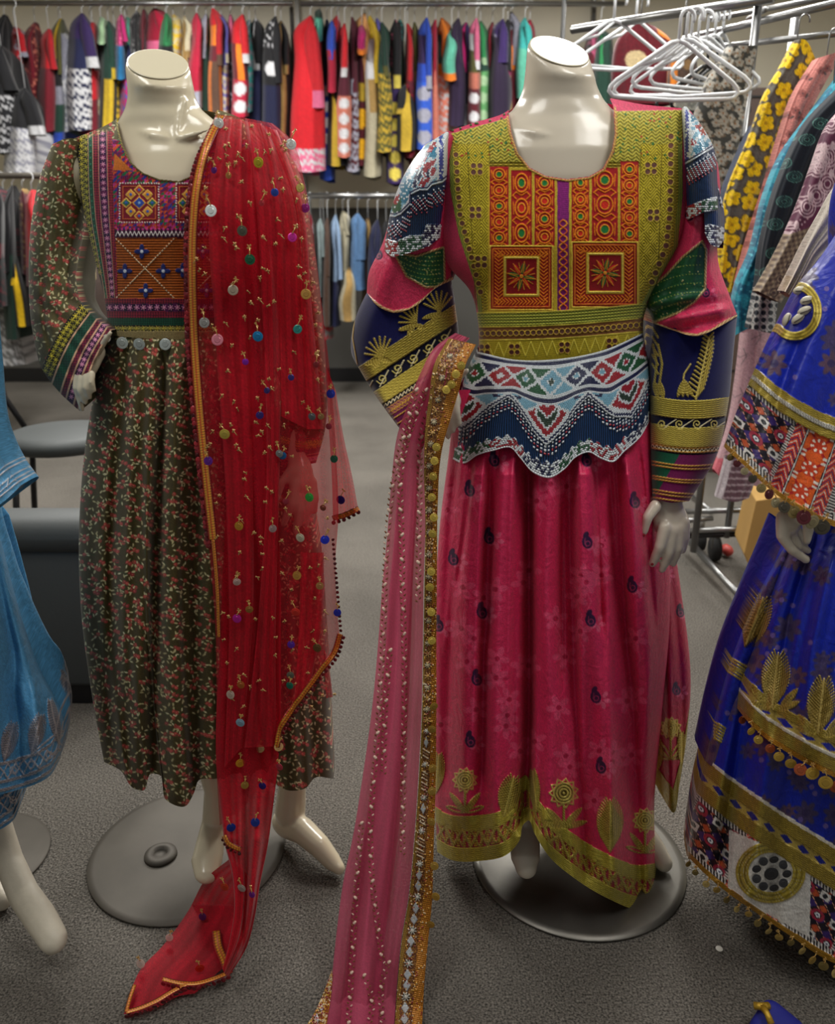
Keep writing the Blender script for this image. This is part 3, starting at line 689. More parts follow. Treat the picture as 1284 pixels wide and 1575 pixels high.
fR = addf(ripples(7, .007, (.3, .9), 3), ridges([
    ([(812, 690), (815, 900), (812, 1100), (806, 1262)], -.06, 11), ([(848, 690), (838, 900), (850, 1100), (845, 1300)], .026, 16),
    ([(780, 690), (770, 900), (765, 1100), (760, 1310)], .03, 18), ([(735, 690), (722, 900), (715, 1250)], .03, 18), ([(755, 700), (745, 1000), (742, 1200)], -.022, 8),
    ([(900, 690), (905, 900), (930, 1100), (945, 1360)], .034, 18), ([(930, 690), (950, 900), (975, 1100), (985, 1380)], -.028, 12), ([(875, 690), (878, 900), (890, 1200), (900, 1350)], -.024, 10),
    ([(960, 690), (985, 880), (1000, 1100), (1004, 1380)], .03, 14), ([(700, 700), (690, 900), (685, 1200)], -.024, 9)]+[([(x0, 670), (x0+(x0-850)*.1, 800), (x0+(x0-850)*.2, y1)], a_, w_) for x0, y1, a_, w_ in ((712, 1000, .012, 5), (728, 900, -.012, 4), (748, 1150, .012, 6), (768, 980, -.014, 5), (792, 1100, .013, 6), (826, 1250, .014, 6), (862, 1050, -.013, 5), (888, 1180, .012, 6), (912, 960, -.014, 4), (926, 1280, .012, 6), (945, 1000, -.012, 5), (962, 1200, .013, 7), (980, 950, -.012, 5))]))
skR = sheet('skirt', [(700, 600), (692, 690), (678, 800), (669, 920), (665, 1060), (667, 1200), (672, 1310)], [(1000, 590), (1012, 700), (1025, 800), (1030, 950), (1018, 1100), (1006, 1250), (1015, 1397)],
      [(700, 600), (850, 596), (1000, 590)], HEM_R, Yc=[(0, YC), (1, YC+.01)], D=[(0, .10), (.15, .13), (.5, .16), (1, .19)], du=1.25, folds=fR, paint=skirt_paint,
      mat=M['satin'], parent=dR, bk=5, smoothTB=True)
def skirt2_paint(p):
    U, V = p.U, p.V; p.fill(U > 0, col('b81c48'))
    for x, y in ((1040, 1060), (1046, 940), (1020, 880)): paisley(p, x, y, .8)
    hv = np.interp(U, [990, 1003, 1035, 1048, 1060], [1180, 1205, 1250, 1200, 1125]); dv = hv-V
    p.fill((dv < 36), braid(U, dv, 7, 3, 'b5a43c', '7b6b1e'), .002, .3)
    gold_flower(p, 1031, 1120, 13, 34); gold_leaf(p, 1010, 1160, 20, 50); gold_leaf(p, 1048, 1150, 12, 46); 
sheet('skirt_train', [(985, 600), (1000, 760), (1000, 900), (996, 1080), (1000, 1190)], [(1003, 600), (1030, 800), (1046, 900), (1062, 1060), (1056, 1135)],
      None, [(1000, 1190), (1020, 1228), (1035, 1250), (1045, 1205), (1056, 1135)], Yc=YC+.075, D=.055, du=1.6,
      folds=addf(ripples(2, .006, (.3, 1), 8), ridges([([(1020, 800), (1030, 1000), (1032, 1250)], .02, 9)])), paint=skirt2_paint, mat=M['satin'], parent=dR, bk=4)

# --- beaded waist flounce
WH, NV, LB, RD, GN = 'dfe6ea', '141d4a', '7fb4cc', 'a3202c', '1f5a38'
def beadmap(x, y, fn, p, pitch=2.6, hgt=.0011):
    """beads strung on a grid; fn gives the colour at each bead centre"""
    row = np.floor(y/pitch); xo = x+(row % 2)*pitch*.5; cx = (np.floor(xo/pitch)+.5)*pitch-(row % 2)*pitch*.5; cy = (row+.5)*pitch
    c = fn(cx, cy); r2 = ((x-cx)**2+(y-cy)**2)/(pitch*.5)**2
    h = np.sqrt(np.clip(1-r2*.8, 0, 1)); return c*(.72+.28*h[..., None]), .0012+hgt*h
def pick(conds, default):
    out = np.zeros(conds[0][0].shape+(3,))+col(default)
    for m_, c in conds: out[m_] = col(c) if isinstance(c, str) else c[m_]
    return out
def flounce_col(x, y):                               # x 0..300 across, y 0..160 down
    cell = 42.0; xs = x-135.7+21; k = np.floor(xs/cell); fx = np.abs((xs % cell)-cell/2); fy = np.abs(y-31); dd = fx/(cell*.5)+fy/18
    inner = (np.array([hx(RD), hx(GN), hx(LB), hx(NV), hx(RD), hx(GN)]))[(k.astype(int)+2) % 6]
    inner2 = (np.array([hx(WH), hx(LB), hx('2a4030'), hx(LB), hx(LB), hx(RD)]))[(k.astype(int)+2) % 6]
    corner = (np.array([hx(GN), hx(LB), hx(NV), hx(RD)]))[(np.floor((xs+cell/2)/cell).astype(int)) % 4]
    hxm = np.abs(((x-133+63.5) % 127)-63.5); zz = 62+46*(1-hxm/63.5)
    hd = hxm/27+np.abs(y-80)/22; notch = (y < 66) & (hxm < (66-y)*1.0); vv = np.abs(y-(87-hxm*.95)); hyx = np.abs(63.5-hxm)
    return pick([(y < 400, LB), (y < 52, WH), ((y < 52) & (dd > 1.18), corner), ((y < 52) & (dd < .88), inner), ((y < 52) & (dd < .36), WH), ((y < 52) & (dd < .26), inner2),
                 (y < 12, WH), ((y > 3) & (y < 8), NV), ((y > 50) & (y < 54), WH), ((y > 54) & (y < 59), NV), ((y > 59) & (y < 62), WH),
                 ((y > 62) & (hyx < 22) & (np.abs(y-(74-hyx*.5)) < 2.5), NV), ((y > 62) & (hd <= 1.3), WH), ((y > 62) & (hd <= 1.08) & ~notch, RD),
                 ((hxm < 18) & (vv < 9) & (y > 66), WH), ((hxm < 14.5) & (vv < 5) & (y > 66), '2a4030'),
                 ((y > 62) & (y > zz-3), WH), ((y > 62) & (y > zz+1.5), NV), ((y > 62) & (y > zz+5), WH)], LB), zz
def flounce_paint(p):
    x = (p.S+1)*150; y = p.T*158+0*x
    # fringe ground
    f = .5+.5*np.sin(x*2.1+1.2*np.sin(y*.06+x*.2))
    p.fill(p.U > 0, col('153c6c')*(.35+.75*f[..., None]), .0015*f)
    cc_, zz = flounce_col(x, y)
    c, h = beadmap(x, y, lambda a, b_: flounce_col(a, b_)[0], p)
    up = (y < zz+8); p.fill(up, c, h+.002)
    # strung droplets in the fringe and the beaded scallop border
    for k in range(60):
        i = k*5.0+2
        z0 = 62+46*(1-abs(((i-133+63.5) % 127)-63.5)/63.5)
        for j in range(4):
            yy = z0+10+j*5+(k % 2)*2; m_ = (np.abs(x-i) < 1.3) & (np.abs(y-yy) < 1.3)
            if yy < 132: p.fill(m_, ('dfe6ea', 'dfe6ea', 'b0383e', 'dfe6ea')[j], .003)
    seg = (np.floor(x/50).astype(int)) % 3
    def bord(a, b_):
        s_ = (np.floor(a/50).astype(int)) % 3; r_ = np.sin(a*12.9898+b_*78.233)*43758.5; r_ = r_-np.floor(r_)
        base = np.array([hx('1f5a38'), hx('a3202c'), hx('141d4a')])[s_]; return np.where((r_ > .45)[..., None], col('dfe6ea'), base)
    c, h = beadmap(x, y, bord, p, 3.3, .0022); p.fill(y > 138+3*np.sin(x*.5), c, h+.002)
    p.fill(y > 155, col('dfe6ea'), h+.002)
SC = [(694, 705), (712, 713), (735, 700), (760, 693), (785, 689), (800, 705), (820, 727), (845, 735), (868, 722), (885, 704), (905, 696), (925, 706), (942, 711), (960, 695), (985, 672), (1000, 645)]
sheet('beaded_flounce', [(735, 541), (719, 575), (703, 640), (694, 705)], [(989, 512), (997, 560), (1001, 600), (1000, 645)],
      [(735, 541), (790, 553), (860, 552), (930, 538), (989, 512)], SC, Yc=YC, D=[(0, .112), (.3, .13), (1, .158)], du=.8, dv=.9,
      folds=ripples(5, .003, (.1, 1), 5), paint=flounce_paint, mat=M['beads'], parent=dR, bk=6, back=True)

# --- shoulder beadwork
def epaulet(name, L, R, T, B, Yc, D, low, bands, shapes, outline, x0, x1):
    la = np.array(low, float)
    def tc(x, y):
        c = np.zeros(x.shape+(3,))+col(LB); r_ = np.sin(x*12.9898+y*78.233)*43758.5; r_ = r_-np.floor(r_); xf, yf = x.ravel(), y.ravel()
        c[(np.sin(x*.5+y*.35) > .2)] = col(WH)
        for cc_, pl in shapes: m_ = inpoly(xf, yf, pl).reshape(x.shape); c[m_] = col(cc_)
        c[(r_ > .83)] = col(WH)
        return c
    def paint(p):
        U, V = p.U, p.V; f = .5+.5*np.sin(U*2.2+np.sin(V*.05)*2)
        p.fill(U > 0, col('153c6c')*(.35+.75*f[..., None]), .0015*f)
        edge = np.interp(U, la[:, 0], la[:, 1])
        for k in range(34):
            x = x0+(x1-x0)*(k+.5)/34; e = float(np.interp(x, la[:, 0], la[:, 1]))
            for j in range(4): p.disc(x, e+8+j*6+(k % 3)*4, 1.3, (WH, 'b0383e', WH, 'b0383e')[j], .0035)
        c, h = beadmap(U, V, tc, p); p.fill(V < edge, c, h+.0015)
        p.line([(a, b_-1) for a, b_ in low], 2.4, WH, .004, 0, twist=2.6, k2='a8b4bc'); p.line([(a, b_-4.5) for a, b_ in low], 2, NV, .004)
        def bord(base):
            def g(a, b_):
                r_ = np.sin(a*12.9898+b_*78.233)*43758.5; r_ = r_-np.floor(r_); return np.where((r_ > .52)[..., None], col(WH), col(base))
            return g
        for base, pl in bands:
            m_ = inpoly(p.X, p.Y, pl).reshape(U.shape); c, h = beadmap(U, V, bord(base), p, 3.4, .0024); p.fill(m_, c, h+.0025)
    return sheet(name, L, R, T, B, Yc=Yc, D=D, du=.9, paint=paint, mat=M['beads'], parent=dR, bk=5, mask=lambda U, V, S, T: inpoly(U, V, outline))
# sleeves of the pink dress
def pink_sleeve(p):
    U, V = p.U, p.V; p.fill(U > 0, col('cb3058'))
    for x, y in ((582, 390), (1085, 448), (700, 420), (1060, 330)): paisley(p, x, y, .8)
    for k in range(10):
        x, y = RNG.uniform(560, 1130), RNG.uniform(300, 480)
def green_patch(p, pts, c0, c1):
    p.poly(pts, '17502f', .001)
    a = np.array(pts, float); lo = a.min(0); hi = a.max(0)
    for k in range(9):
        w_ = (k+.5)/9; q = [(lo[0]+(hi[0]-lo[0])*t, lo[1]+(hi[1]-lo[1])*w_+c0*math.sin(t*math.pi)+c1*(t-.5)) for t in np.linspace(0, 1, 14)]
        q = [z for z in q if inpoly(np.array([z[0]]), np.array([z[1]]), pts)[0]]
        if len(q) > 1: p.line(q, 1.3, '8aa04a', .0018, .3, dash=5); 
    for k in range(60):
        x, y = RNG.uniform(lo[0], hi[0]), RNG.uniform(lo[1], hi[1])
        if inpoly(np.array([x]), np.array([y]), pts)[0]: p.disc(x, y, 1.1, 'b9b070', .002)
    p.line(list(pts)+[pts[0]], 3.4, 'cdb380', .0028, .05, twist=6, k2='8f6a3a')
def sl_L(p):
    pink_sleeve(p); green_patch(p, [(606, 388), (640, 394), (683, 380), (684, 440), (655, 442), (625, 425)], 10, 18)
    p.line([(562, 452), (572, 462), (588, 474), (605, 480), (630, 476), (650, 462), (675, 440), (695, 428)], 5, 'd9be8c', .004, .05, twist=7, k2='9a6a3a')
sheet('sleeve', [(682, 206), (645, 235), (610, 300), (588, 375), (566, 425), (564, 450)], [(700, 215), (695, 300), (700, 360), (700, 400), (700, 420), (697, 430)],
      [(682, 206), (692, 205), (700, 215)], [(564, 450), (580, 470), (605, 481), (640, 470), (672, 442), (697, 430)], Yc=[(0, YC-.0), (1, YC+.03)], D=[(0, .03), (.2, .06), (1, .075)],
      du=1.2, folds=ripples(2.5, .004, (.1, 1), 11), paint=sl_L, mat=M['satin'], parent=dR, bk=5)
def cuff_velvet(p): p.fill(p.U > 0, col('10134e'))
def hook(p, x, y, d=1, s_=1.0):
    p.line([(x+d*s_*(1.2+k*.55)*math.cos(k*.75), y+s_*(1.2+k*.55)*math.sin(k*.75)) for k in range(13)], 2.2, 'cfc06a', .0025, .3)
def cf_L(p):
    U, V = p.U, p.V; cuff_velvet(p)
    sl = 85/130.0                                    # bands climb to the right
    W = (V+(U-555)*sl-562)                           # 0 at upper edge of the first band
    c0 = np.cos(math.atan(sl)); W = W*c0
    g = braid(U+V*.3, W, 7, 3.2, 'cdbb55', '857423')
    p.fill((W > 0) & (W < 25), g, .003+.0006*np.sin(W*2), .35); p.fill((W > 25) & (W < 45), col('0a0c26'))
    p.fill((W > 45) & (W < 68), g, .003, .35)
    p.fill((W > 68) & (W < 76), col('12122a')); p.fill((W > 76) & (W < 90), braid(U, W, 5, 4, 'b88a3a', '6a2050'), .001); p.fill(W > 90, col('5e1140'))
    at = lambda u, w_: (u, 562-(u-555)*sl+w_/c0)
    p.line([at(u, 72+2.5*math.sin(u*1.1)) for u in np.arange(545, 720, 1.5)], 1.8, 'd8c9a0', .002)
    for w_ in (84, 96, 106): p.line([at(545, w_), at(720, w_)], 2.6, 'd6a94a', .002, .3, twist=5, k2='9a6a20')
    for k in range(6):
        x, y = at(563+k*24, 35); hook(p, x, y, 1, 1.1); p.line([(x+10, y-13), (x-3, y+12)], 2.2, 'd6cca0', .0025, .2)
    for cx_, cy_, a in ((587, 530, -.45), (640, 478, -.9), (676, 460, -.2)):
        for k in range(7):
            w_ = a-1.0+k*.33; p.line([(cx_, cy_+18), (cx_+math.sin(w_)*26, cy_+18-math.cos(w_)*30)], 3.4, GA, .0025, .45, twist=4, k2=GB)
        for k in range(4): gold_loop(p, cx_-2, cy_+22, cx_-26+k*13, cy_+30+k % 2*6-10*(k > 1), 6, th=2)
    p.line([(552, 470), (545, 490), (542, 520), (549, 560)], 2.4, 'b8973a', .002, .3)
sheet('cuff', [(566, 446), (550, 480), (540, 520), (541, 545), (554, 570), (580, 612), (612, 656)], [(693, 425), (700, 470), (705, 520), (700, 560), (690, 600), (672, 640), (650, 690)],
      [(566, 446), (580, 466), (605, 476), (640, 466), (672, 438), (693, 425)], [(612, 656), (630, 675), (650, 690)], Yc=[(0, YC+.03), (.4, YC+.025), (1, YC-.06)], D=.07,
      du=1.1, folds=ripples(2, .003, (1, .3), 14), paint=cf_L, mat=M['velvet'], parent=dR, bk=5)
def sl_R(p):
    pink_sleeve(p); green_patch(p, [(992, 458), (1003, 440), (1023, 424), (1050, 395), (1080, 371), (1086, 384), (1084, 445), (1068, 465), (1040, 482), (1006, 496), (994, 478)], -8, -24)
    p.line([(1003, 497), (1025, 505), (1050, 513), (1072, 516), (1095, 508), (1115, 495), (1134, 486)], 5, 'd9be8c', .004, .05, twist=7, k2='9a6a3a')
sheet('sleeve', [(1050, 172), (1046, 280), (1040, 360), (1010, 420), (992, 455), (1003, 497)], [(1068, 180), (1100, 240), (1108, 330), (1104, 400), (1122, 455), (1134, 486)],
      [(1050, 172), (1060, 170), (1068, 180)], [(1003, 497), (1035, 508), (1072, 517), (1105, 503), (1134, 486)], Yc=[(0, YC), (1, YC+.01)], D=[(0, .03), (.2, .06), (1, .085)],
      du=1.2, folds=addf(ripples(2.5, .004, (.1, 1), 12), lambda U, V, S, T: .007*np.sin(V*.2+U*.04)*np.clip((V-440)/30, 0, 1)), paint=sl_R, mat=M['satin'], parent=dR, bk=5)
def cf_R(p):
    U, V = p.U, p.V; cuff_velvet(p)
    W = V-(0.03*(U-1000))+6*np.sin((U-1000)/115*math.pi)*-1
    g = braid(U, W, 7, 3.2, 'd0bf58', '8a7a26')
    p.fill((W > 608) & (W < 637), g, .003+.0006*np.sin(W*2), .35); p.fill((W > 637) & (W < 650), col('0c0f30')); p.fill((W > 650) & (W < 682), g, .003, .35)
    p.fill(W > 682, col('1a1420'))
    grn = (np.sin(U*.055+W*.03) > .3)
    p.fill(W > 692, np.where(grn[..., None], col('0f5238'), col('6e104e')), .0005)
    for w_ in (682, 688, 709, 714, 731, 735, 752, 757, 764): 
        q = [(u, w_+.03*(u-1000)+6*math.sin((u-1000)/115*math.pi)) for u in range(996, 1125, 6)]; p.line(q, 3, 'dcae55', .0022, .25, twist=5, k2='a06d22')
    p.line([(u, 685+2*math.sin(u)+.03*(u-1000)+6*math.sin((u-1000)/115*math.pi)) for u in np.arange(996, 1120, 1.3)], 1.6, 'e0d2a8', .002)
    for k in range(4): hook(p, 1018+k*27, 649+3, -1, 1.0); p.line([(1022+k*27, 657), (1040+k*27, 645)], 2.2, 'd8d0a8', .0025, .2)
    for k in range(15):                              # feathered sprig
        t = k/14; x, y = 1070+20*math.sin(t*1.6), 612-92*t; l = 15*(1-t*.45)
        p.line([(x, y), (x-l, y-l*.75)], 3.6, GA, .0028, .45, twist=4, k2=GB); p.line([(x, y), (x+l*.8, y-l)], 3.6, GA, .0028, .45, twist=4, k2=GB)
    p.line([(1070, 614), (1080, 570), (1090, 520)], 3.4, GA, .003, .45)
    p.line([(1062, 560), (1052, 575), (1050, 590)], 2.6, GA, .0025, .4)
    for k in range(4): gold_loop(p, 1052, 585, 1042+k*8, 610, 6, th=2)
    for x0 in (1010, 1018): 
        p.line([(x0-6, 530), (x0, 560), (x0-4, 590)], 4, GA, .0025, .4, twist=4, k2=GB); gold_loop(p, x0-4, 588, x0+2, 612, 7)
    for k in range(5): p.line([(1012, 575-k*14), (1003, 560-k*14)], 3.4, GA, .0025, .4, twist=4, k2=GB)
sheet('cuff', [(1003, 490), (999, 560), (1000, 640), (1001, 710), (1003, 765)], [(1134, 482), (1128, 540), (1120, 620), (1102, 700), (1060, 771)],
      [(1003, 490), (1035, 502), (1072, 511), (1105, 498), (1134, 482)], [(1003, 765), (1030, 773), (1060, 771)], Yc=[(0, YC+.01), (1, YC-.06)], D=[(0, .07), (1, .04)],
      du=1.0, folds=ripples(1.5, .002, (1, .3), 15), paint=cf_R, mat=M['velvet'], parent=dR, bk=5)
epaulet('shoulder_beadwork', [(686, 203), (652, 226), (622, 268), (602, 320), (590, 385)], [(691, 207), (690, 260), (687, 310), (684, 345), (680, 380)],
        [(686, 203), (689, 203), (691, 207)], [(590, 385), (606, 396), (640, 392), (660, 386), (680, 380)], [(0, YC), (1, YC+.01)], [(0, .03), (.2, .074), (1, .092)],
        [(596, 332), (607, 334), (616, 330), (630, 316), (631, 300), (645, 293), (657, 293), (664, 285), (680, 281), (692, 271)],
        [(RD, [(586, 366), (612, 372), (614, 396), (586, 396)]), (GN, [(612, 370), (630, 362), (650, 362), (652, 384), (614, 394)]), (NV, [(648, 362), (656, 345), (682, 345), (682, 372), (650, 384)])],
        [('2a3fa0', [(675, 207), (681, 207), (682, 277), (675, 278)]), (WH, [(682, 200), (695, 200), (692, 285), (682, 285)]), (WH, [(671, 212), (675, 210), (675, 280), (671, 280)]),
         (RD, [(652, 252), (671, 245), (666, 256), (672, 262), (664, 272), (650, 289), (644, 286), (650, 268)]), (NV, [(657, 262), (664, 259), (660, 272), (654, 278)]),
         (RD, [(668, 217), (672, 222), (652, 250), (642, 262), (638, 258), (650, 238)]), (NV, [(655, 232), (660, 236), (646, 256), (642, 252)]), ('2f86a8', [(658, 240), (672, 222), (671, 242)]),
         ('2f7f9e', [(616, 282), (638, 272), (634, 290), (624, 312), (614, 312)]), (NV, [(640, 262), (652, 258), (640, 288), (632, 290)]), (GN, [(603, 310), (617, 302), (616, 328), (602, 328)]), (RD, [(606, 304), (614, 300), (612, 314), (605, 316)])],
        [(580, 190), (700, 190), (700, 366), (676, 366), (662, 378), (640, 386), (618, 393), (600, 397), (580, 392)], 594, 684)
epaulet('shoulder_beadwork', [(1048, 168), (1050, 230), (1052, 290), (1052, 320), (1052, 380)], [(1056, 164), (1080, 195), (1097, 226), (1106, 290), (1114, 330), (1112, 382)],
        [(1048, 168), (1052, 164), (1056, 164)], [(1052, 380), (1080, 384), (1112, 382)], YC, [(0, .03), (.2, .076), (1, .1)],
        [(1044, 256), (1051, 254), (1061, 249), (1078, 239), (1096, 228), (1104, 222)],
        [(RD, [(1050, 320), (1078, 309), (1079, 328), (1050, 342)]), (GN, [(1078, 309), (1103, 302), (1104, 322), (1079, 328)]), (NV, [(1080, 348), (1090, 345), (1116, 350), (1114, 386), (1082, 380)]), (NV, [(1104, 290), (1118, 296), (1118, 326), (1108, 316)])],
        [('2a3fa0', [(1054, 168), (1059, 168), (1059, 247), (1054, 247)]), (WH, [(1046, 160), (1054, 160), (1054, 256), (1046, 256)]), (WH, [(1059, 166), (1063, 170), (1063, 247), (1059, 249)]),
         (RD, [(1068, 194), (1078, 188), (1088, 206), (1080, 208)]), (RD, [(1063, 212), (1072, 218), (1063, 226)]), ('2f7f9e', [(1063, 170), (1072, 182), (1063, 190)]), ('2f7f9e', [(1066, 232), (1078, 214), (1092, 224), (1070, 238)]), (NV, [(1076, 196), (1080, 196), (1078, 204)])],
        [(1040, 150), (1130, 150), (1130, 368), (1112, 372), (1104, 382), (1092, 376), (1084, 362), (1082, 328), (1052, 342), (1040, 342)], 1056, 1112)
# ================================================================ the olive floral dress
dL = thing('embroidered_dress', (float(P(300, 700, YC)[0]), YC, .08), 'olive green floral cotton dress with cross-stitched bib, under the red scarf', 'dress')
def floral(p, base='4a4320', dens=1.0, seed=5, k_=1.0):
    p.fill(p.U > 0, col(base)); r = np.random.default_rng(seed)
    st = 13.0/dens**.5
    x0, x1, y0, y1 = p.X.min(), p.X.max(), p.Y.min(), p.Y.max()
    for gx in np.arange(x0, x1, st):
        for gy in np.arange(y0, y1, st):
            x, y = gx+r.uniform(0, st), gy+r.uniform(0, st); a = r.uniform(0, 6.28)
            for j in range(int(r.integers(2, 4))):
                b_ = a+1.5*j+r.uniform(-.3, .3); d = 5.6
                p.disc(x+math.cos(b_)*d, y+math.sin(b_)*d, 2.9*k_, ('c9c193', 'bdb283', 'd6cfa6')[j % 3], None, ry=1.15*k_, rot=b_)
            if r.random() < .72:
                for j in range(2 if r.random() < .6 else 1):
                    p.disc(x+j*4.6, y+j*2-1, 3.3*k_, 'ac443e' if r.random() < .7 else '8a302f', None, ry=2.8*k_, rot=a)
                    p.disc(x+j*4.6-.6, y+j*2-1.4, 1.0, 'cf6a5a', None)
            b_ = a+3.4; p.line([(x, y), (x+math.cos(b_)*8, y+math.sin(b_)*8)], .9, '2e4a22')
NECK_L = [(180, 120), (180, 180), (183, 200), (190, 225), (203, 250), (220, 265), (245, 275), (275, 278), (295, 270), (308, 245), (318, 215), (328, 190), (335, 165), (330, 120)]
def star(p, x, y, r, c, n=6, w_=1.2, h=.0015):
    for k in range(n//2):
        a = math.pi*k/(n/2)+.26; p.line([(x-math.cos(a)*r, y-math.sin(a)*r), (x+math.cos(a)*r, y+math.sin(a)*r)], w_, c, h)
def bib_paint(p):
    U, V = p.U, p.V; floral(p, '5a5230')
    c = np.interp(V, [180, 270, 440, 520], [172, 173, 180, 181]); k = np.interp(V, [300, 340, 460], [1, .95, .5])
    def xx(v, o): return float(np.interp(v, [180, 270, 440, 520], [172, 173, 180, 181])+o*np.interp(v, [300, 340, 460], [1, .95, .5]))
    O = (U-c)/k
    lat = lambda s_: (.5+.5*np.sign(np.sin((U+V)*s_)*np.sin((U-V)*s_)))[..., None]
    top = V > np.interp(U, [120, 135, 185], [222, 212, 196])
    B_ = lambda a, b_: (O >= a) & (O < b_) & top & (V < 512)
    p.fill(B_(-52, -37), col('16130c'), .0008); p.fill(B_(-37, -30), col('154a34')*(.8+.4*lat(.9)), .0012)
    p.fill(B_(-30, -21), lat(.8)*col('9c1f38')+(1-lat(.8))*col('4e1024'), .001)
    p.fill(B_(-21, -8), np.where((np.floor(V/7) % 2 == 0)[..., None], col('5c1247'), col('30103a')), .001)
    p.fill(B_(-8, 0), lat(.8)*col('a52438')+(1-lat(.8))*col('561022'), .001)
    for v in np.arange(205, 505, 9.5):
        x = xx(v, -44.5); 
        if v < 420: star(p, x-3, v, 4.4, 'd8c63a'); star(p, x+4, v+4.5, 4.0, 'b9b03a')
        star(p, xx(v, -14.5), v, 3.4, 'e79ab8'); p.disc(xx(v, -33.5), v, 1.4, '2d7a5a', .002)
    for o in (-37, -30, -21, -8): p.line([(xx(v, o), v) for v in range(200, 515, 15)], 1.1, 'c9a080', .0018)
    ctr = (O >= 0) & (U < 400) & (V > 215) & (V < 460)
    h = (np.floor(U/6)*7+np.floor(V/6)*13).astype(int); r_ = np.sin(h*12.9898)*43758.5; r_ = r_-np.floor(r_)
    pal = np.array([hx('a1204e'), hx('c83a8a'), hx('7c1638'), hx('2a3a8c'), hx('d0552a'), hx('1f6a44'), hx('a52a2a'), hx('5a1a5a')])
    tri = ((U % 6)+(V % 6) > 6); p.fill(ctr, pal[((r_*8).astype(int)+tri*3) % 8], .001+.0005*np.sin(U*2))
    p.poly([(174, 262), (176, 236), (204, 262)], 'c46a22', .001)
    for bx in ((184, 282, 244, 342), (271, 282, 331, 342)):
        x0, y0, x1, y1 = bx; p.rect(x0, y0, x1, y1, '7e1026', .001); p.line([(x0, y0), (x1, y0), (x1, y1), (x0, y1), (x0, y0)], 2.2, 'efe6d8', .002, dash=4)
        p.line([(x0+5, y0+5), (x1-5, y0+5), (x1-5, y1-5), (x0+5, y1-5), (x0+5, y0+5)], 1.2, 'd8783a', .002)
        for dx, dy, c0 in ((0, 0, '2a4aa0'), (-13, -13, 'd9902e'), (13, -13, 'd9902e'), (-13, 13, 'd9902e'), (13, 13, 'd9902e'), (0, -20, 'b83a2a'), (0, 20, 'b83a2a'), (-20, 0, '2a6a4a'), (20, 0, '2a6a4a')):
            x, y = (x0+x1)/2+dx, (y0+y1)/2+dy; r = 11 if dx == 0 and dy == 0 else 8.5
            p.poly([(x, y-r), (x+r, y), (x, y+r), (x-r, y)], 'e0b050' if r < 10 else 'd99a3a', .0014); p.poly([(x, y-r+2.5), (x+r-2.5, y), (x, y+r-2.5), (x-r+2.5, y)], c0, .0016)
            p.disc(x, y, 2.2, '7fa6d8' if r > 10 else '3a5ab0', .002)
    p.rect(176, 352, 400, 366, '3a1030', .001)
    for k_ in range(36): x = 178+k_*6.4; p.line([(x, 363), (x+3.2, 356), (x+6.4, 363)], 1.5, 'efe6e0', .002); p.disc(x+3.2, 353, 1.8, 'c83a8a', .0015)
    org = (O >= 1) & (V > 366) & (V < 459); f = (.5+.5*np.sin(V*1.55))[..., None]
    p.fill(org, col('c4651c')*f+col('7c3a12')*(1-f), .001*f[..., 0])
    for x0 in (178, 290):
        for a, b_ in (((x0, 367), (x0+90, 459)), ((x0+90, 367), (x0, 459))):
            p.line([a, b_], 1.8, 'ecd9b4', .002, dash=5)
            p.line([((a[0]+b_[0])/2+(b_[0]-a[0])*.5*math.cos(t), 413+46*math.sin(t)) for t in ()] or [a, a], 1, 'ecd9b4')
        p.line([(x0+22, 390), (x0+45, 413), (x0+22, 436)], 1.3, 'ecd9b4', .002, dash=4); p.line([(x0+68, 390), (x0+45, 413), (x0+68, 436)], 1.3, 'ecd9b4', .002, dash=4)
    for x, y in ((218, 387), (192, 417), (251, 417), (224, 447), (281, 416), (312, 387), (340, 417), (318, 447)):
        for a in range(4):
            w_ = a*math.pi/2; p.disc(x+math.cos(w_)*6, y+math.sin(w_)*6, 5.6, '1d2a6e', .002, ry=3.6, rot=w_)
        p.disc(x, y, 2.6, 'dfe4f0', .0025)
    # waist bands
    W = V-459
    ins = (V > 459)
    p.fill(ins & (W < 30), lat(.8)*col('8c1f34')+(1-lat(.8))*col('4a1024'), .001); p.fill(ins & (W > 8) & (W < 20), np.where((np.floor(U/7) % 2 == 0)[..., None], col('4c1247'), col('26102e')), .001)
    p.fill(ins & (W > 30) & (W < 41), col('12402e')*(.8+.4*lat(.9)), .001); p.fill(ins & (W > 41) & (W < 50), col('15120c'), .001)
    p.fill(W > 50, braid(U, V, 5, 2.5, 'b0a070', '6e5c30'), .0025, .1)
    for x in np.arange(168, 400, 10.5): star(p, x, 473, 4, 'e79ab8'); star(p, x, 505, 3.6, 'c8b848'); star(p, x+5, 505, 3.2, 'a8a050')
    p.line(NECK_L[1:13], 6, 'b8a860', .0025, .15, twist=5, k2='6e6430'); 
sheet('bodice', [(114, 213), (118, 260), (130, 330), (146, 400), (160, 455), (168, 516)], [(402, 203), (408, 300), (402, 400), (392, 450), (385, 512)],
      [(114, 213), (160, 194), (200, 172), (265, 160), (330, 168), (370, 182), (402, 203)], [(169, 516), (250, 522), (330, 520), (385, 512)],
      Yc=YC, D=[(0, .028), (.07, .068), (.18, .094), (.32, .103), (.5, .11), (.75, .1), (1, .092)], du=1.0, folds=ripples(3, .0015, (1, 1), 24), paint=bib_paint,
      mask=lambda U, V, S, T: ~inpoly(U, V, NECK_L), mat=M['cloth'], parent=dL, backcol='5a5230', bk=8)
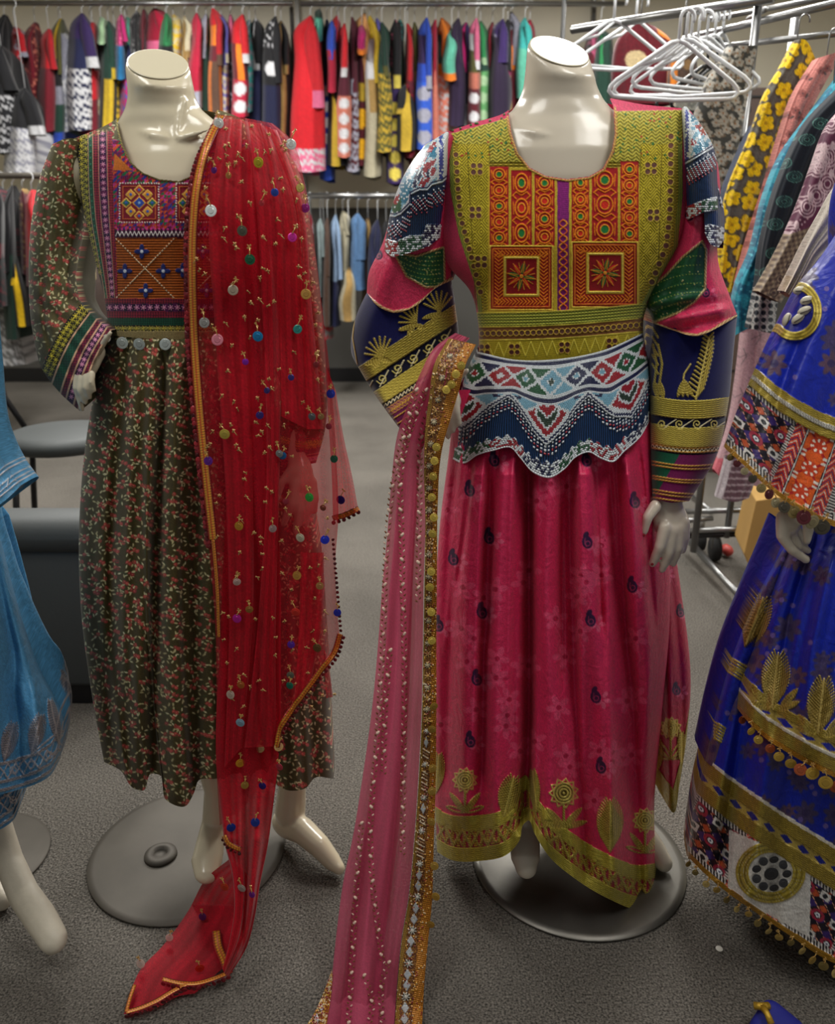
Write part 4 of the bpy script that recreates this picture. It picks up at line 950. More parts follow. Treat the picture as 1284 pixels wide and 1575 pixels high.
HEM_L = [(160, 1172), (185, 1185), (205, 1212), (220, 1216), (233, 1190), (245, 1192), (255, 1230), (285, 1240), (298, 1220), (306, 1200), (330, 1198), (370, 1190), (420, 1205), (445, 1216), (470, 1212), (485, 1196), (513, 1198)]
skL = sheet('skirt', [(170, 505), (150, 580), (132, 680), (122, 800), (124, 930), (140, 1060), (152, 1130), (160, 1172)], [(388, 505), (424, 600), (460, 700), (488, 830), (501, 980), (508, 1100), (513, 1198)],
      None, HEM_L, Yc=[(0, YC), (1, YC+.01)], D=[(0, .09), (.12, .12), (.5, .15), (1, .17)], du=1.2, bk=5,
      folds=addf(ripples(9, .008, (.2, 1), 31, .4), ridges([([(240, 520), (225, 800), (205, 1210)], .016, 12), ([(255, 520), (240, 850), (236, 1200)], -.02, 9), ([(275, 520), (262, 850), (268, 1240)], .018, 14),
            ([(200, 520), (170, 850), (168, 1180)], -.014, 9), ([(215, 520), (192, 900), (186, 1180)], .012, 9), ([(300, 520), (300, 850), (303, 1200)], -.022, 10)])),
      paint=lambda p: floral(p, '443a1a', 1.0, 9), mat=M['cloth'], parent=dL, smoothTB=True)
def cuffbands(p, t0, s_=1):
    """bands across the sleeve end, given as the fraction t0..1 of its length"""
    q = (p.T-t0)/(1-t0); x = p.S*60; U, V = p.U, p.V
    def Bq(a, b_, c, h=.001): p.fill((q >= a) & (q < b_), c, h)
    lat = (.5+.5*np.sign(np.sin((U+V)*.8)*np.sin((U-V)*.8)))[..., None]
    Bq(0, .32, col('14120c')); Bq(.32, .55, col('134030')*(.8+.4*lat)); Bq(.55, 1.1, lat*col('7a1834')+(1-lat)*col('3c0e28')); Bq(.68, .86, col('35103a'))
    i = np.arange(p.U.size).reshape(p.U.shape)
    for k in range(15):
        s0 = -1+2*(k+.5)/15
        for qq, c, r in ((.09, 'd8c63a', 4.2), (.22, 'c0b23a', 3.8), (.77, 'e79ab8', 3.4)):
            j = np.unravel_index(np.argmin((p.S-s0-(qq > .2)*.06)**2*4+(q-qq)**2*9), p.U.shape); star(p, p.U[j], p.V[j], r, c)
    for qq in (.32, .55, .68, .86, .98):
        m_ = np.abs(q-qq) < .018; p.fill(m_, col('c9a080'), .0018)
def slL(p): floral(p, '554c2c', 1.1, 12); cuffbands(p, .80)
sheet('sleeve', [(80, 222), (62, 270), (47, 350), (44, 430), (50, 510), (66, 570), (90, 602), (122, 632)], [(124, 214), (124, 270), (134, 330), (124, 385), (118, 430), (126, 465), (146, 488), (172, 508)],
      [(80, 222), (102, 213), (124, 214)], [(122, 632), (130, 600), (146, 555), (172, 508)], Yc=[(0, YC), (.5, YC+.04), (1, YC-.06)], D=[(0, .03), (.2, .06), (.6, .07), (1, .055)],
      du=1.1, folds=addf(ripples(3, .005, (.1, 1), 33), lambda U, V, S, T: .004*np.sin(V*.16-U*.12)*np.clip(1-np.abs(V-470)/70, 0, 1)), paint=slL, mat=M['cloth'], parent=dL, bk=5, backcol='3c351c')
def slLr(p):
    floral(p, '5a5230', 1.0, 14); cuffbands(p, .93)
sheet('sleeve', [(396, 205), (404, 300), (420, 420), (430, 540), (432, 640), (428, 706)], [(420, 206), (452, 250), (474, 340), (490, 460), (500, 580), (500, 660), (486, 712)],
      [(396, 205), (410, 202), (420, 206)], [(428, 706), (458, 716), (486, 712)], Yc=[(0, YC+.01), (1, YC-.06)], D=[(0, .02), (.2, .045), (1, .04)], du=1.6,
      folds=ripples(2.5, .005, (.1, 1), 35), paint=slLr, mat=M['cloth'], parent=dL, bk=4, backcol='3c351c')
def charm(parent, name, u, v, Y, r_px, colr, tilt=None, thread=True, sq=False, lab=None):
    """a small metal disc hung by a twist of gold thread"""
    p0 = Pv(u, v, Y); sc_ = 1/ppm(Y, p0.z); q = MB()
    nrm = (RNG.uniform(-.35, .35) if tilt is None else tilt, -1, RNG.uniform(-.1, .35))
    c = tuple(S2L(col(colr)))+(.55,)
    q.disc(p0-Vector((0, .003, 0)), r_px*sc_, .0012, nrm, 18, 0, c, .5)
    q.disc(p0-Vector((0, .0036, 0)), r_px*sc_*.55, .0012, nrm, 12, 0, tuple(x*.8 for x in c[:3])+(.5,), .3)
    if thread:
        g = tuple(S2L(col('c9a05a')))+(.3,); a = RNG.uniform(-1, 1)
        top = p0+Vector((a*.006, -.002, r_px*sc_+RNG.uniform(.004, .010))); q.tube([p0+Vector((0, -.003, r_px*sc_*.8)), (p0+top)*.5+Vector((.0008, -.003, r_px*sc_*.5)), top], .0008, 6, 0, True, g)
        for k in range(3):
            w_ = RNG.uniform(0, 3.14); d = Vector((math.cos(w_), 0, math.sin(w_)))*.0035; q.tube([top-d, top+d+Vector((0, -.001, .001))], .0008, 5, 0, True, g)
    o = q.build(name, M['foil'], parent, colattr=True, smooth=False)
    if lab: o['label'] = lab
    return o
for u, v in ((189, 527), (215, 529), (255, 529)):
    charm(dL, 'coin', u, v, skL.y(u, v)-.004, 9, 'a9b2ae', 0, False, lab='silver coin sewn at the waist')
charm(dL, 'coin', 165, 520, YC-.09, 6, 'b5b5a8', .6, False)

# ================================================================ the red scarf
sR = thing('chiffon_scarf', (float(P(380, 1500, 1.2)[0]), 1.15, 0), 'sheer red chiffon scarf with coloured metal discs, draped from shoulder to carpet', 'scarf')
RED = 'cf0a2a'
def gz(alpha, c=RED, c2='b00820'):
    def f(p):
        n = .5+.5*np.sin(p.S*9+3*np.sin(p.T*2.3))
        p.fill(p.U > 0, col(c)*n[..., None]+col(c2)*(1-n[..., None])); p.m[:] = (alpha+.06*np.sin(p.S*23+p.T*4)).ravel()
    return f
def mesh_folds(n, amp, seed, sk=.5): return ripples(n, amp, (.5, 1), seed, sk)
Rl = [(333, 176), (312, 225), (298, 280), (291, 350), (289, 430), (291, 520), (298, 620), (309, 720), (322, 850), (331, 960), (333, 1060), (332, 1160), (338, 1270)]
Rr = [(420, 190), (448, 215), (468, 280), (484, 380), (496, 480), (508, 580), (517, 700), (520, 800), (516, 860), (519, 940), (523, 985)]
DV = [(180, .045), (215, .095), (270, .125), (400, .145), (520, .135), (640, .155), (800, .178), (1000, .19), (1150, .195)]
def drape(U, V, S, T):                               # lies over the dress and the hanging arm
    c = np.interp(V, [180, 500, 1200], [285, 285, 330]); w_ = np.interp(V, [180, 300, 500, 700, 1200], [165, 212, 240, 246, 218])
    return fv(DV, V)*np.clip(1-np.abs((U-c)/w_)**3.6, 0, 1)**.5
DS = [(0, .035), (.04, .07), (.12, .10), (.25, .135), (.5, .16), (.8, .172), (1, .165)]
A = sheet('cloth', Rl, Rr, [(333, 176), (352, 178), (385, 183), (420, 190)], [(338, 1270), (378, 1238), (410, 1190), (425, 1148), (440, 1112), (468, 1070), (498, 1030), (523, 985)],
      Yc=YC, D=0, du=1.6, folds=addf(drape, mesh_folds(6, .005, 41)), paint=gz(.46, 'd80e2e', 'c00a26'), mat=M['gauze_red'], parent=sR, back=False, label='sheer outer layer')
# denser pleats lying over it
for L_, R_2, sd in (([(338, 182), (322, 300), (330, 500), (345, 720), (352, 960), (345, 1180)], [(372, 184), (372, 300), (380, 500), (388, 720), (388, 960), (372, 1150)], 1),
                    ([(376, 186), (392, 300), (404, 500), (410, 720), (396, 960), (376, 1150)], [(402, 190), (430, 300), (432, 500), (430, 720), (424, 960), (424, 1148)], 2),
                    ([(408, 196), (450, 300), (462, 480), (468, 580), (470, 660)], [(426, 200), (462, 300), (480, 480), (490, 580), (497, 660)], 3),
                    ([(400, 192), (420, 300), (428, 480), (430, 560), (432, 640)], [(416, 196), (452, 300), (466, 480), (470, 560), (472, 660)], 4),
                    ([(462, 850), (460, 960), (452, 1080)], [(498, 850), (496, 950), (480, 1040)], 5)):
    def cf(p): gz(.66, 'd60c2a', 'b80a20')(p)
    top = (L_[0][1]); n = 60
    def yf(U, V, S, T, L_=L_): return 0
    # each pleat follows the outer layer, a few millimetres in front of it
    st = sheet('pleat', L_, R_2, Yc=YC, D=0, du=2.0, folds=None, paint=cf, mat=M['gauze_red'], parent=sR, back=False, pw=1)
    me = st.o.data; co = np.empty(len(me.vertices)*3, np.float32); me.vertices.foreach_get('co', co); co = co.reshape(-1, 3)
    U, V = st.pt.X, st.pt.Y; S_ = st.pt.S.ravel()
    yy = np.array([A.y(u, v) for u, v in zip(U, V)])-.004-.006*np.sqrt(np.clip(1-S_**2, 0, 1))
    st.Y_ = yy; me.vertices.foreach_set('co', P(U, V, yy).astype(np.float32).ravel()); me.update()
# back corner of the scarf beyond the hand
def flap(p): gz(.55)(p)
flp = sheet('cloth', [(500, 560), (505, 650), (510, 730), (512, 800)], [(516, 600), (528, 670), (541, 730), (551, 784)], None, [(512, 800), (530, 795), (551, 784)], Yc=YC+.03, D=.02, du=2, folds=mesh_folds(2, .006, 43), paint=flap, mat=M['gauze_red'], parent=sR, back=False, label='corner hanging behind the arm')
sheet('cloth', [(490, 1000), (488, 1040), (494, 1075)], [(500, 1000), (508, 1040), (512, 1072)], None, None, Yc=YC-.02, D=.01, du=2, paint=flap, mat=M['gauze_red'], parent=sR, back=False)
# the tail down to the carpet
Tl = [(356, 230), (356, 450), (352, 700), (344, 850), (338, 1000), (333, 1180), (340, 1250), (346, 1300), (356, 1340), (360, 1400), (352, 1450), (342, 1490)]
Tr = [(404, 230), (418, 450), (424, 700), (430, 850), (432, 1000), (427, 1180), (420, 1240), (412, 1300), (400, 1360), (392, 1410), (380, 1455), (352, 1502)]
def tail_y(t): return np.interp(t, [0, .7, .8, .85, .92, 1], [YC-.17, YC-.19, YC-.2, YC-.215, YC-.25, YC-.29])
TL = sheet('cloth', Tl, Tr, None, [(342, 1490), (348, 1500), (352, 1502)], Yc=tail_y, D=.018, du=1.4, zmin=.012,
      folds=addf(mesh_folds(3, .006, 45), ridges([([(378, 1100), (378, 1250), (378, 1380), (372, 1480)], -.014, 6), ([(395, 1100), (398, 1250), (390, 1400)], .01, 9)])), paint=gz(.95, 'cc0a26', 'b2081e'), mat=M['gauze_red'], parent=sR, back=False, label='gathered tail')
me = TL.o.data; U, V = TL.pt.X, TL.pt.Y; wv = np.clip((1290-V)/120, 0, 1)
yy = np.array([A.y(u, v)+.004 if v < 1290 else 0 for u, v in zip(U, V)])*wv+TL.Y_*(1-wv)
TL.Y_ = yy; me.vertices.foreach_set('co', P(U, V, yy).astype(np.float32).ravel()); me.update()
sheet('cloth', [(352, 1322), (318, 1350), (290, 1400), (250, 1455), (217, 1490), (190, 1560)], [(400, 1360), (385, 1400), (372, 1440), (352, 1480), (330, 1500), (190, 1562)][:5]+[(300, 1528)],
      None, [(190, 1560), (215, 1558), (245, 1548), (275, 1532), (300, 1528)], Yc=1.25, D=0, du=1.5, zmin=.009, folds=lambda U, V, S, T: 0*U, paint=gz(.86, 'c80a28', 'a8081e'), mat=M['gauze_red'], parent=sR, back=False, pw=1, label='corner spread on the carpet')
FLY = lambda u, v, z=.012: float(G(u, v, z).y)
# gold edging, a narrow woven ribbon with its own relief
def ribbon(name, pts, wd, yfun, mat, parent, cols, dy=.004, step=2.0, label=None, n=9, pat=None, hgt=.0012, al=.25):
    pts = np.asarray(pts, float); L = np.hypot(*np.diff(pts, axis=0).T).sum(); m = max(4, int(L/step))
    c = curve(pts, np.linspace(0, 1, m)); t = np.gradient(c, axis=0); t /= np.linalg.norm(t, axis=1)[:, None]; nn = np.stack([-t[:, 1], t[:, 0]], -1)
    o = np.linspace(-.5, .5, n)
    UV = c[:, None]+nn[:, None]*(o*wd)[None, :, None]; U, V = UV[..., 0], UV[..., 1]
    Y = np.array([[yfun(u, v) for u, v in row] for row in UV])-dy
    lp = np.linspace(0, L, m)[:, None]+0*o[None]; ocol = np.broadcast_to(o[None], U.shape)
    cc_, h = pat(lp, ocol) if pat else (np.array([hx(x) for x in cols])[np.clip(((ocol+.5)*len(cols)).astype(int), 0, len(cols)-1)], hgt*np.cos(ocol*math.pi)+.0004*np.sin(lp*1.6))
    co = P(U, V, Y-h).reshape(-1, 3); idx = np.arange(m*n).reshape(m, n)
    f = np.stack([idx[:-1, :-1], idx[1:, :-1], idx[1:, 1:], idx[:-1, 1:]], -1).reshape(-1, 4)
    ob = link(name, np_mesh(name, co, f, np.c_[S2L(cc_.reshape(-1, 3)), np.full(m*n, al)]), parent, [mat])
    sol = ob.modifiers.new('thick', 'SOLIDIFY'); sol.thickness = .0012
    if label: ob['label'] = label
    return ob
def gold_red(lp, o):
    x = (o+.5)*5; f = (.5+.5*np.sin(lp*1.5+o*5))[..., None]
    base = np.array([hx('7c1420'), hx('cf8a2a'), hx('c0341c'), hx('d8962e'), hx('a8301c')])[np.clip(x.astype(int), 0, 4)]
    return base*(.7+.45*f), .0012*np.cos(o*3.1)+.0005*f[..., 0]
def scallops(name, pts, parent, yfun, r=4.2, c='5c0f18', every=6.0, dy=.003, hang=0, lab='row of tiny maroon discs'):
    pts = np.asarray(pts, float); L = np.hypot(*np.diff(pts, axis=0).T).sum(); q = MB(); m = int(L/every)
    for u, v in curve(pts, np.linspace(0, 1, m)):
        Y = yfun(u, v)-dy; p0 = Pv(u, v+hang, Y); q.disc(p0, r/ppm(Y, p0.z), .0009, (RNG.uniform(-.5, .5), -1, RNG.uniform(-.4, .4)), 10, 0, tuple(S2L(col(c)*RNG.uniform(.7, 1.35)))+(.3,))
    o = q.build(name, M['foil'], parent, colattr=True); o['kind'] = 'stuff'; o['label'] = lab
    return o
e1 = [(340, 178), (318, 225), (304, 280), (297, 350), (296, 430), (299, 520), (306, 620), (316, 720), (328, 830)]
ribbon('gold_edging', e1, 13, A.y, M['foil'], sR, None, pat=gold_red, dy=.006, label='gold and orange woven edge')
ribbon('gold_edging', [(328, 830), (334, 900), (337, 980)], 5, A.y, M['foil'], sR, None, pat=gold_red, dy=.006)
scallops('sequin_edging', [(330, 190), (300, 255), (288, 330), (286, 430), (288, 520), (296, 620), (306, 720), (320, 840)], sR, A.y, 4.2, '7c1a22')
e2 = [(523, 975), (514, 1003), (495, 1028), (470, 1062), (448, 1092), (432, 1118), (425, 1150)]
ribbon('gold_edging', e2, 9, A.y, M['foil'], sR, None, pat=gold_red, dy=.006)
scallops('sequin_edging', [(x+5, y+6) for x, y in e2], sR, A.y, 3, '6c141c', 7)
scallops('sequin_edging', [(512, 830), (518, 900), (524, 970)], sR, A.y, 2.6, '5c1018', 7)
ribbon('gold_edging', [(512, 797), (530, 792), (551, 782)], 8, flp.y, M['foil'], sR, None, pat=gold_red)
scallops('sequin_edging', [(513, 804), (530, 799), (551, 788)], sR, flp.y, 3.4, '5c1418', 6)
e3 = [(345, 1285), (352, 1297), (362, 1303), (370, 1306)]
ribbon('gold_edging', e3, 8, lambda u, v: TL.y(u, v)-.004, M['foil'], sR, None, pat=gold_red); scallops('sequin_edging', [(x-2, y+7) for x, y in e3], sR, lambda u, v: TL.y(u, v)-.004, 3, '5c1418', 5)
fl2 = lambda u, v: FLY(u, v, .02)
ribbon('gold_edging', [(333, 1432), (336, 1455), (345, 1478), (352, 1498)], 13, fl2, M['foil'], sR, None, pat=gold_red, dy=0)
e4 = [(194, 1557), (215, 1551), (240, 1540), (265, 1525), (290, 1512), (262, 1510), (250, 1506)]
e5 = [(250, 1506), (275, 1512), (300, 1513), (330, 1505), (350, 1497)]
for e in (e4[:5], e5):
    ribbon('gold_edging', e, 6, fl2, M['foil'], sR, None, pat=gold_red, dy=0); scallops('sequin_edging', [(x+1, y+7) for x, y in e], sR, fl2, 4, '6c101a', 7)
ribbon('gold_edging', [(194, 1557), (200, 1535), (207, 1515)], 5, fl2, M['foil'], sR, None, pat=gold_red, dy=0)
# the discs sewn to it (photograph positions); colours as seen
CH = [(337, 190, 8, 'd8dcd8'), (448, 222, 8, 'd8dcd8'), (398, 250, 8, 'b9a820'), (325, 324, 9, 'e6ece8'), (423, 296, 6, '1e3f9a'), (373, 355, 8, '5c5a4a'), (462, 289, 7, '9a8a3c'), (470, 320, 7, '8a1470'),
      (450, 365, 7, 'c0208c'), (385, 399, 8, '0f5a3a'), (359, 446, 8, '9a8a78'), (315, 496, 8, '8c8a86'), (471, 452, 8, 'b88a40'), (335, 522, 9, 'd07a8a'), (397, 517, 8, '1a86c0'), (458, 506, 7, '1a7a72'),
      (378, 556, 5, '8c1ab0'), (509, 605, 7, '12289a'), (346, 667, 8, 'c6b04a'), (480, 640, 6, '5a5c60'), (448, 580, 5, '2a1c6a'), (430, 697, 6, '8a8c8c'), (435, 700, 6, '14629c'), (321, 708, 7, '5a1480'),
      (514, 705, 6, '0f4a34'), (476, 764, 7, '2f9a3a'), (524, 768, 7, '2f1c94'), (500, 829, 7, '1c2cc0'), (462, 826, 7, 'c9c2a8'), (420, 812, 6, '9a7a78'), (368, 808, 7, 'a8781c'), (365, 894, 6, 'c9a8a0'),
      (457, 884, 7, 'a4742c'), (455, 940, 7, 'e0382c'), (365, 950, 7, 'b0128a'), (519, 941, 6, '1a26b0'), (488, 995, 7, '6a4a24'), (384, 936, 6, '9a6a2c'), (447, 1037, 6, '6a6a5c'), (446, 1053, 6, '0f6a54'),
      (355, 1067, 7, 'b8a090'), (371, 1052, 6, 'a4561c'), (448, 990, 6, '50148c'), (370, 1110, 7, '8fb0c4'), (400, 1150, 7, 'c8a470'), (429, 1147, 7, 'd0a46c'), (370, 1172, 7, 'c88a1c'), (430, 1178, 6, 'b4384a'),
      (377, 1206, 6, '9a742c'), (404, 1207, 6, '2c1470'), (356, 1271, 7, '14308c'), (393, 1263, 7, '14308c'), (372, 1364, 7, 'b8a8a0'), (346, 1362, 7, 'c83c20'), (312, 1408, 6, '5a2060'), (261, 1440, 6, 'd8b8b0'),
      (217, 1480, 7, 'e0c4b8'), (308, 1487, 7, 'd02c20'), (388, 1374, 5, '6a107c'), (494, 640, 5, '8a6a3c'), (487, 560, 5, '7a1a20'), (506, 655, 5, '8a2030'), (400, 638, 6, '2c1668'), (411, 600, 5, '2a1a60'),
      (330, 262, 5, '5c1470'), (403, 312, 5, 'b02c34'), (352, 270, 5, 'b0783c'), (440, 770, 5, '8c2030'), (497, 780, 5, '8a4030'), (492, 900, 6, 'a0703c')]
for u, v, r, c in CH:
    src = A if v < 1110 else TL
    if v > 1110:
        Y = TL.y(u, v) if (u > 328 and v < 1400 and u < 425) else FLY(u, v, .02)
        if u > 425: Y = A.y(u, v)
    else: Y = (flp.y(u, v) if (u > 520) else A.y(u, v)-.012)
    charm(sR, 'metal_disc', u, v, Y-.003, r, c)
q = MB(); g = tuple(S2L(col('c9a464')))+(.3,)       # little knots of gold thread between them
for k in range(150):
    v = RNG.uniform(190, 1090); l = np.interp(v, [a[1] for a in Rl], [a[0] for a in Rl])+12; r = np.interp(v, [a[1] for a in Rr], [a[0] for a in Rr])-6
    u = RNG.uniform(l, r); Y = A.y(u, v)-.014; p0 = Pv(u, v, Y)
    for j in range(3):
        w_ = RNG.uniform(0, 3.14); d = Vector((math.cos(w_), 0, math.sin(w_)))*.0032; q.tube([p0-d, p0+d], .0007, 5, 0, True, g)
    q.tube([p0, p0+Vector((RNG.uniform(-.006, .006), 0, -RNG.uniform(.001, .007)))], .0007, 5, 0, True, g)
o = q.build('thread_knots', M['foil'], sR, colattr=True); o['kind'] = 'stuff'; o['label'] = 'tiny gold thread knots'
# ================================================================ the pink organza scarf
sP = thing('organza_scarf', (float(P(590, 1570, 1.02)[0]), 1.02, 0), 'dusty pink organza scarf with beaded vines and gold coin border, trailing to the floor', 'scarf')
PYv = [(505, YC-.105), (560, YC-.155), (640, YC-.165), (800, YC-.175), (1000, YC-.19), (1200, YC-.215), (1400, YC-.26), (1500, YC-.30), (1600, 1.01)]
pL = [(700, 512), (668, 535), (646, 575), (628, 620), (612, 665), (602, 740), (595, 828), (588, 900), (583, 970), (572, 1090), (556, 1205), (542, 1290), (529, 1350), (518, 1430), (508, 1523), (500, 1580), (494, 1640)]
pR = [(722, 520), (700, 545), (690, 600), (675, 650), (662, 700), (655, 800), (652, 880), (650, 1000), (648, 1100), (643, 1200), (636, 1300), (628, 1380), (618, 1440), (610, 1520), (606, 1580), (602, 1640)]
vfold = lambda U, V, S, T: fv(PYv, V)*-1
def pk(p):
    n = .5+.5*np.sin(p.S*7+2*np.sin(p.T*2)); p.fill(p.U > 0, col('d85a7c')*n[..., None]+col('bc3e60')*(1-n[..., None])); p.m[:] = np.where(np.abs(p.S+.1*np.sin(p.T*3)) < .55, .95, .72).ravel()
PK = sheet('cloth', pL, pR, None, None, Yc=0, D=0, du=1.5, zmin=.01, folds=addf(vfold, ripples(3, .006, (.4, 1), 61), ridges([([(640, 560), (618, 720), (600, 960), (572, 1300), (560, 1570)], .012, 9), ([(668, 560), (640, 720), (628, 960), (604, 1300), (580, 1570)], -.010, 8)])),
           paint=pk, mat=M['gauze_pink'], parent=sP, back=False, thread=.03)
def border_paint(p):
    U, V = p.U, p.V; x = p.S; r = RNG.random(U.shape)
    base = np.where((r > .62)[..., None], col('a8742c'), col('5c2f1c')); p.fill(U > 0, base, .001*r, .3)
    f = (.5+.5*np.sin(V*1.3+U*.9)*np.sin(V*.7-U*1.3))[..., None]
    p.fill(x > .25, col('d08a20')*f+col('7c4a10')*(1-f), .0015*f[..., 0], .45); p.fill(x < -.72, col('b8903c')*f+col('6a4a1c')*(1-f), .001, .4)
    hb = np.interp(V, [500, 1100, 1300, 1640], [6, 9, 12, 15])
    i0 = p.U.shape[1]
    for v in np.arange(530, 1640, 17):
        row = int(np.argmin(np.abs(p.V[:, i0//2]-v))); l, r_ = p.U[row, 0], p.U[row, -1]; w_ = r_-l; cx = l+w_*.34
        k = int(v/17) % 6
        if v > 1120:
            if k in (0, 3): 
                p.disc(cx, v, w_*.14, '14100c', .0015); star(p, cx, v, w_*.17, 'd8d4c8', 8, 1.3, .002); p.disc(cx, v, 2, 'd8d4c8', .0022)
            elif v > 1340 or k == 1: p.poly([(cx, v-9), (cx+w_*.15, v), (cx, v+9), (cx-w_*.15, v)], 'c4c8cc', .0022, .6)
            else:
                for j in range(3): p.line([(cx-w_*.16, v-7+j*5), (cx+w_*.16, v-2+j*5)], 2, ('c9b9a0', '8c6a50')[j % 2], .002, .3)
        else:
            if k in (0, 2, 4): p.disc(cx, v, 4.5, '2a1812', .001); star(p, cx, v, 4.6, 'd8c8a0', 8, 1.1, .002)
            else: star(p, cx, v, 5, ('8c1c2c', 'c9a060')[k % 2], 6, 1.3, .002)
    for k in range(700):
        t = RNG.random(); row = int(t*(p.U.shape[0]-1)); u = p.U[row, 0]+(p.U[row, -1]-p.U[row, 0])*RNG.random(); p.disc(u, p.V[row, 0], 1.1, ('e0d0b0', 'd8a848', '8c2c34')[k % 3], .002, .2)
bLp = [(690, 520), (668, 560), (660, 610), (654, 660), (652, 720), (654, 800)]+[(a+1, b) for a, b in pR[6:]]
bRp = [(732, 530), (718, 556), (706, 600), (694, 640), (680, 690), (673, 780), (672, 870), (671, 1000), (671, 1100), (670, 1200), (667, 1300), (664, 1390), (658, 1450), (652, 1520), (649, 1580), (646, 1640)]
BD = sheet('beaded_border', bLp, bRp, None, None, Yc=0, D=0, du=1.0, zmin=.012, folds=addf(vfold, lambda U, V, S, T: .006+.004*np.sin(V*.03)), paint=border_paint, mat=M['foil'], parent=sP, back=False, label='gold and brown beaded border')
BD2 = sheet('beaded_border', [(510, 1492), (496, 1530), (482, 1560), (470, 1580), (450, 1640)], [(512, 1500), (508, 1540), (503, 1570), (500, 1590), (494, 1640)], None, None, Yc=0, D=0, du=1.0, zmin=.011, folds=vfold, paint=border_paint, mat=M['foil'], parent=sP, back=False)
for u, v in ((694, 591), (686, 599), (671, 687), (668, 708), (666, 732), (664, 764), (667, 795), (665, 820), (663, 878), (661, 902), (663, 940), (664, 984), (667, 1085), (664, 1120), (665, 1180), (664, 1215), (663, 1262), (668, 1330), (670, 1377), (662, 1420), (701, 575), (709, 562)):
    charm(sP, 'coin', u, v, BD.y(u, v)-.004, 6.5, 'c8ac48' if v < 1000 else 'a88434', None, False)
q = MB(); pe = tuple(S2L(col('e6c8b4')))+(0,); br = tuple(S2L(col('8c5a3c')))+(.3,)
vines = [[(655, 600), (632, 660), (619, 709), (618, 830), (622, 1036), (620, 1200), (619, 1314)], [(640, 600), (605, 740), (595, 828), (590, 960), (582, 1106), (570, 1314), (588, 1481)],
         [(672, 600), (652, 654), (645, 780), (643, 925)], [(556, 1266), (547, 1380), (543, 1453), (535, 1590)], [(598, 1480), (588, 1510), (590, 1590)], [(560, 1500), (572, 1540), (565, 1590)], [(600, 1000), (592, 1100), (590, 1190)]]
for vn in vines:
    vn = np.array(vn, float); L_ = np.hypot(*np.diff(vn, axis=0).T).sum(); m_ = int(L_/4.2)
    for k, (u, v) in enumerate(curve(vn, np.linspace(0, 1, m_))):
        big = k % 9 == 0; s_ = -1 if k % 2 else 1; du_ = s_*(2.2 if not big else 0)
        Y = PK.y(u+du_, v)-.004; p0 = Pv(u+du_, v, Y); r_ = (.0030 if big else .0014)
        q.ctube([p0, p0+Vector((s_*.0016, 0, .0018))], [r_, r_*.8], 6, c=pe if big or k % 3 == 0 else br)
o = q.build('beaded_vine', M['beads'], sP, colattr=True); o['kind'] = 'stuff'; o['label'] = 'rows of pearl and copper beads'

# ================================================================ the royal blue dress at the right edge
YB = 1.27
gb = G(1345, 1410)
mB = thing('mannequin', (gb.x, gb.y, 0), 'mannequin cut off by the right edge, wearing the royal blue dress', 'mannequin')
q = MB()
q.rings([ring_px(*r) for r in [(1470, 120, YB, 45, .05), (1468, 190, YB, 60, .055), (1465, 225, YB, 100, .065), (1460, 300, YB, 140, .085), (1455, 420, YB, 125, .085), (1450, 560, YB, 105, .08), (1445, 680, YB, 120, .08), (1440, 780, YB, 125, .08)]], 36)
add_px_tube(q, [(1400, 800, YB, 55), (1390, 1000, YB, 40), (1370, 1200, YB, 32), (1350, 1330, YB, 22), (1340, 1385, YB-.03, 22), (1330, 1425, YB-.09, 18)])
add_px_tube(q, [(1500, 800, YB, 55), (1510, 1000, YB, 40), (1510, 1200, YB, 32), (1505, 1330, YB, 22), (1510, 1385, YB-.03, 22), (1520, 1425, YB-.09, 18)])
add_px_tube(q, [(1345, 310, YB, 34), (1310, 450, YB-.02, 32), (1265, 600, YB-.06, 26), (1232, 730, YB-.12, 18), (1222, 785, YB-.14, 18), (1212, 806, YB-.145, 19)])
for pts in ([(1204, 795, YB-.15, 11), (1203, 825, YB-.16, 10), (1218, 846, YB-.165, 8.5), (1240, 861, YB-.16, 7)],
            [(1216, 805, YB-.14, 10), (1218, 826, YB-.145, 9), (1230, 842, YB-.145, 7), (1243, 847, YB-.14, 6)],
            [(1222, 800, YB-.13, 9), (1226, 818, YB-.132, 8), (1238, 832, YB-.13, 6), (1243, 834, YB-.128, 5)],
            [(1230, 784, YB-.155, 10), (1241, 792, YB-.165, 9.5), (1243, 815, YB-.175, 9), (1241, 832, YB-.175, 6.5)]):
    add_px_tube(q, pts)
finish_body(q, 'body', M['skin_w'], mB, vox=.0036)
plate(mB, gb, .2, M['steel_dk'])
dB = thing('embroidered_dress', (float(P(1400, 700, YB)[0]), YB, .05), 'royal blue brocade dress with gold braid, patchwork hem and coin fringe', 'dress')
BL = '1526b4'
def brocade(p, seed=3, n=120, x0=None, x1=None):
    U, V = p.U, p.V; p.fill(U > 0, col('1226a2')); r = np.random.default_rng(seed)
    w_ = (.5+.5*np.sin(U*.11+V*.05+2*np.sin(V*.02)))[..., None]; 
    for k in range(n):
        x, y = r.uniform(p.X.min(), p.X.max()), r.uniform(p.Y.min(), p.Y.max()); s_ = r.uniform(12, 24); a0 = r.uniform(0, 6.28)
        for j in range(7):
            a = a0+j*.9; p.disc(x+math.cos(a)*s_*.5, y+math.sin(a)*s_*.5, s_*.48, '453a62' if k % 3 else '5a4258', None, ry=s_*.24, rot=a, sf=2)
        p.disc(x, y, s_*.3, '3a2f5c'); p.disc(x+s_*1.5, y+s_, 4, '6a5aa0')
def zig(a, n): return np.abs((a/n) % 1-.5)*2
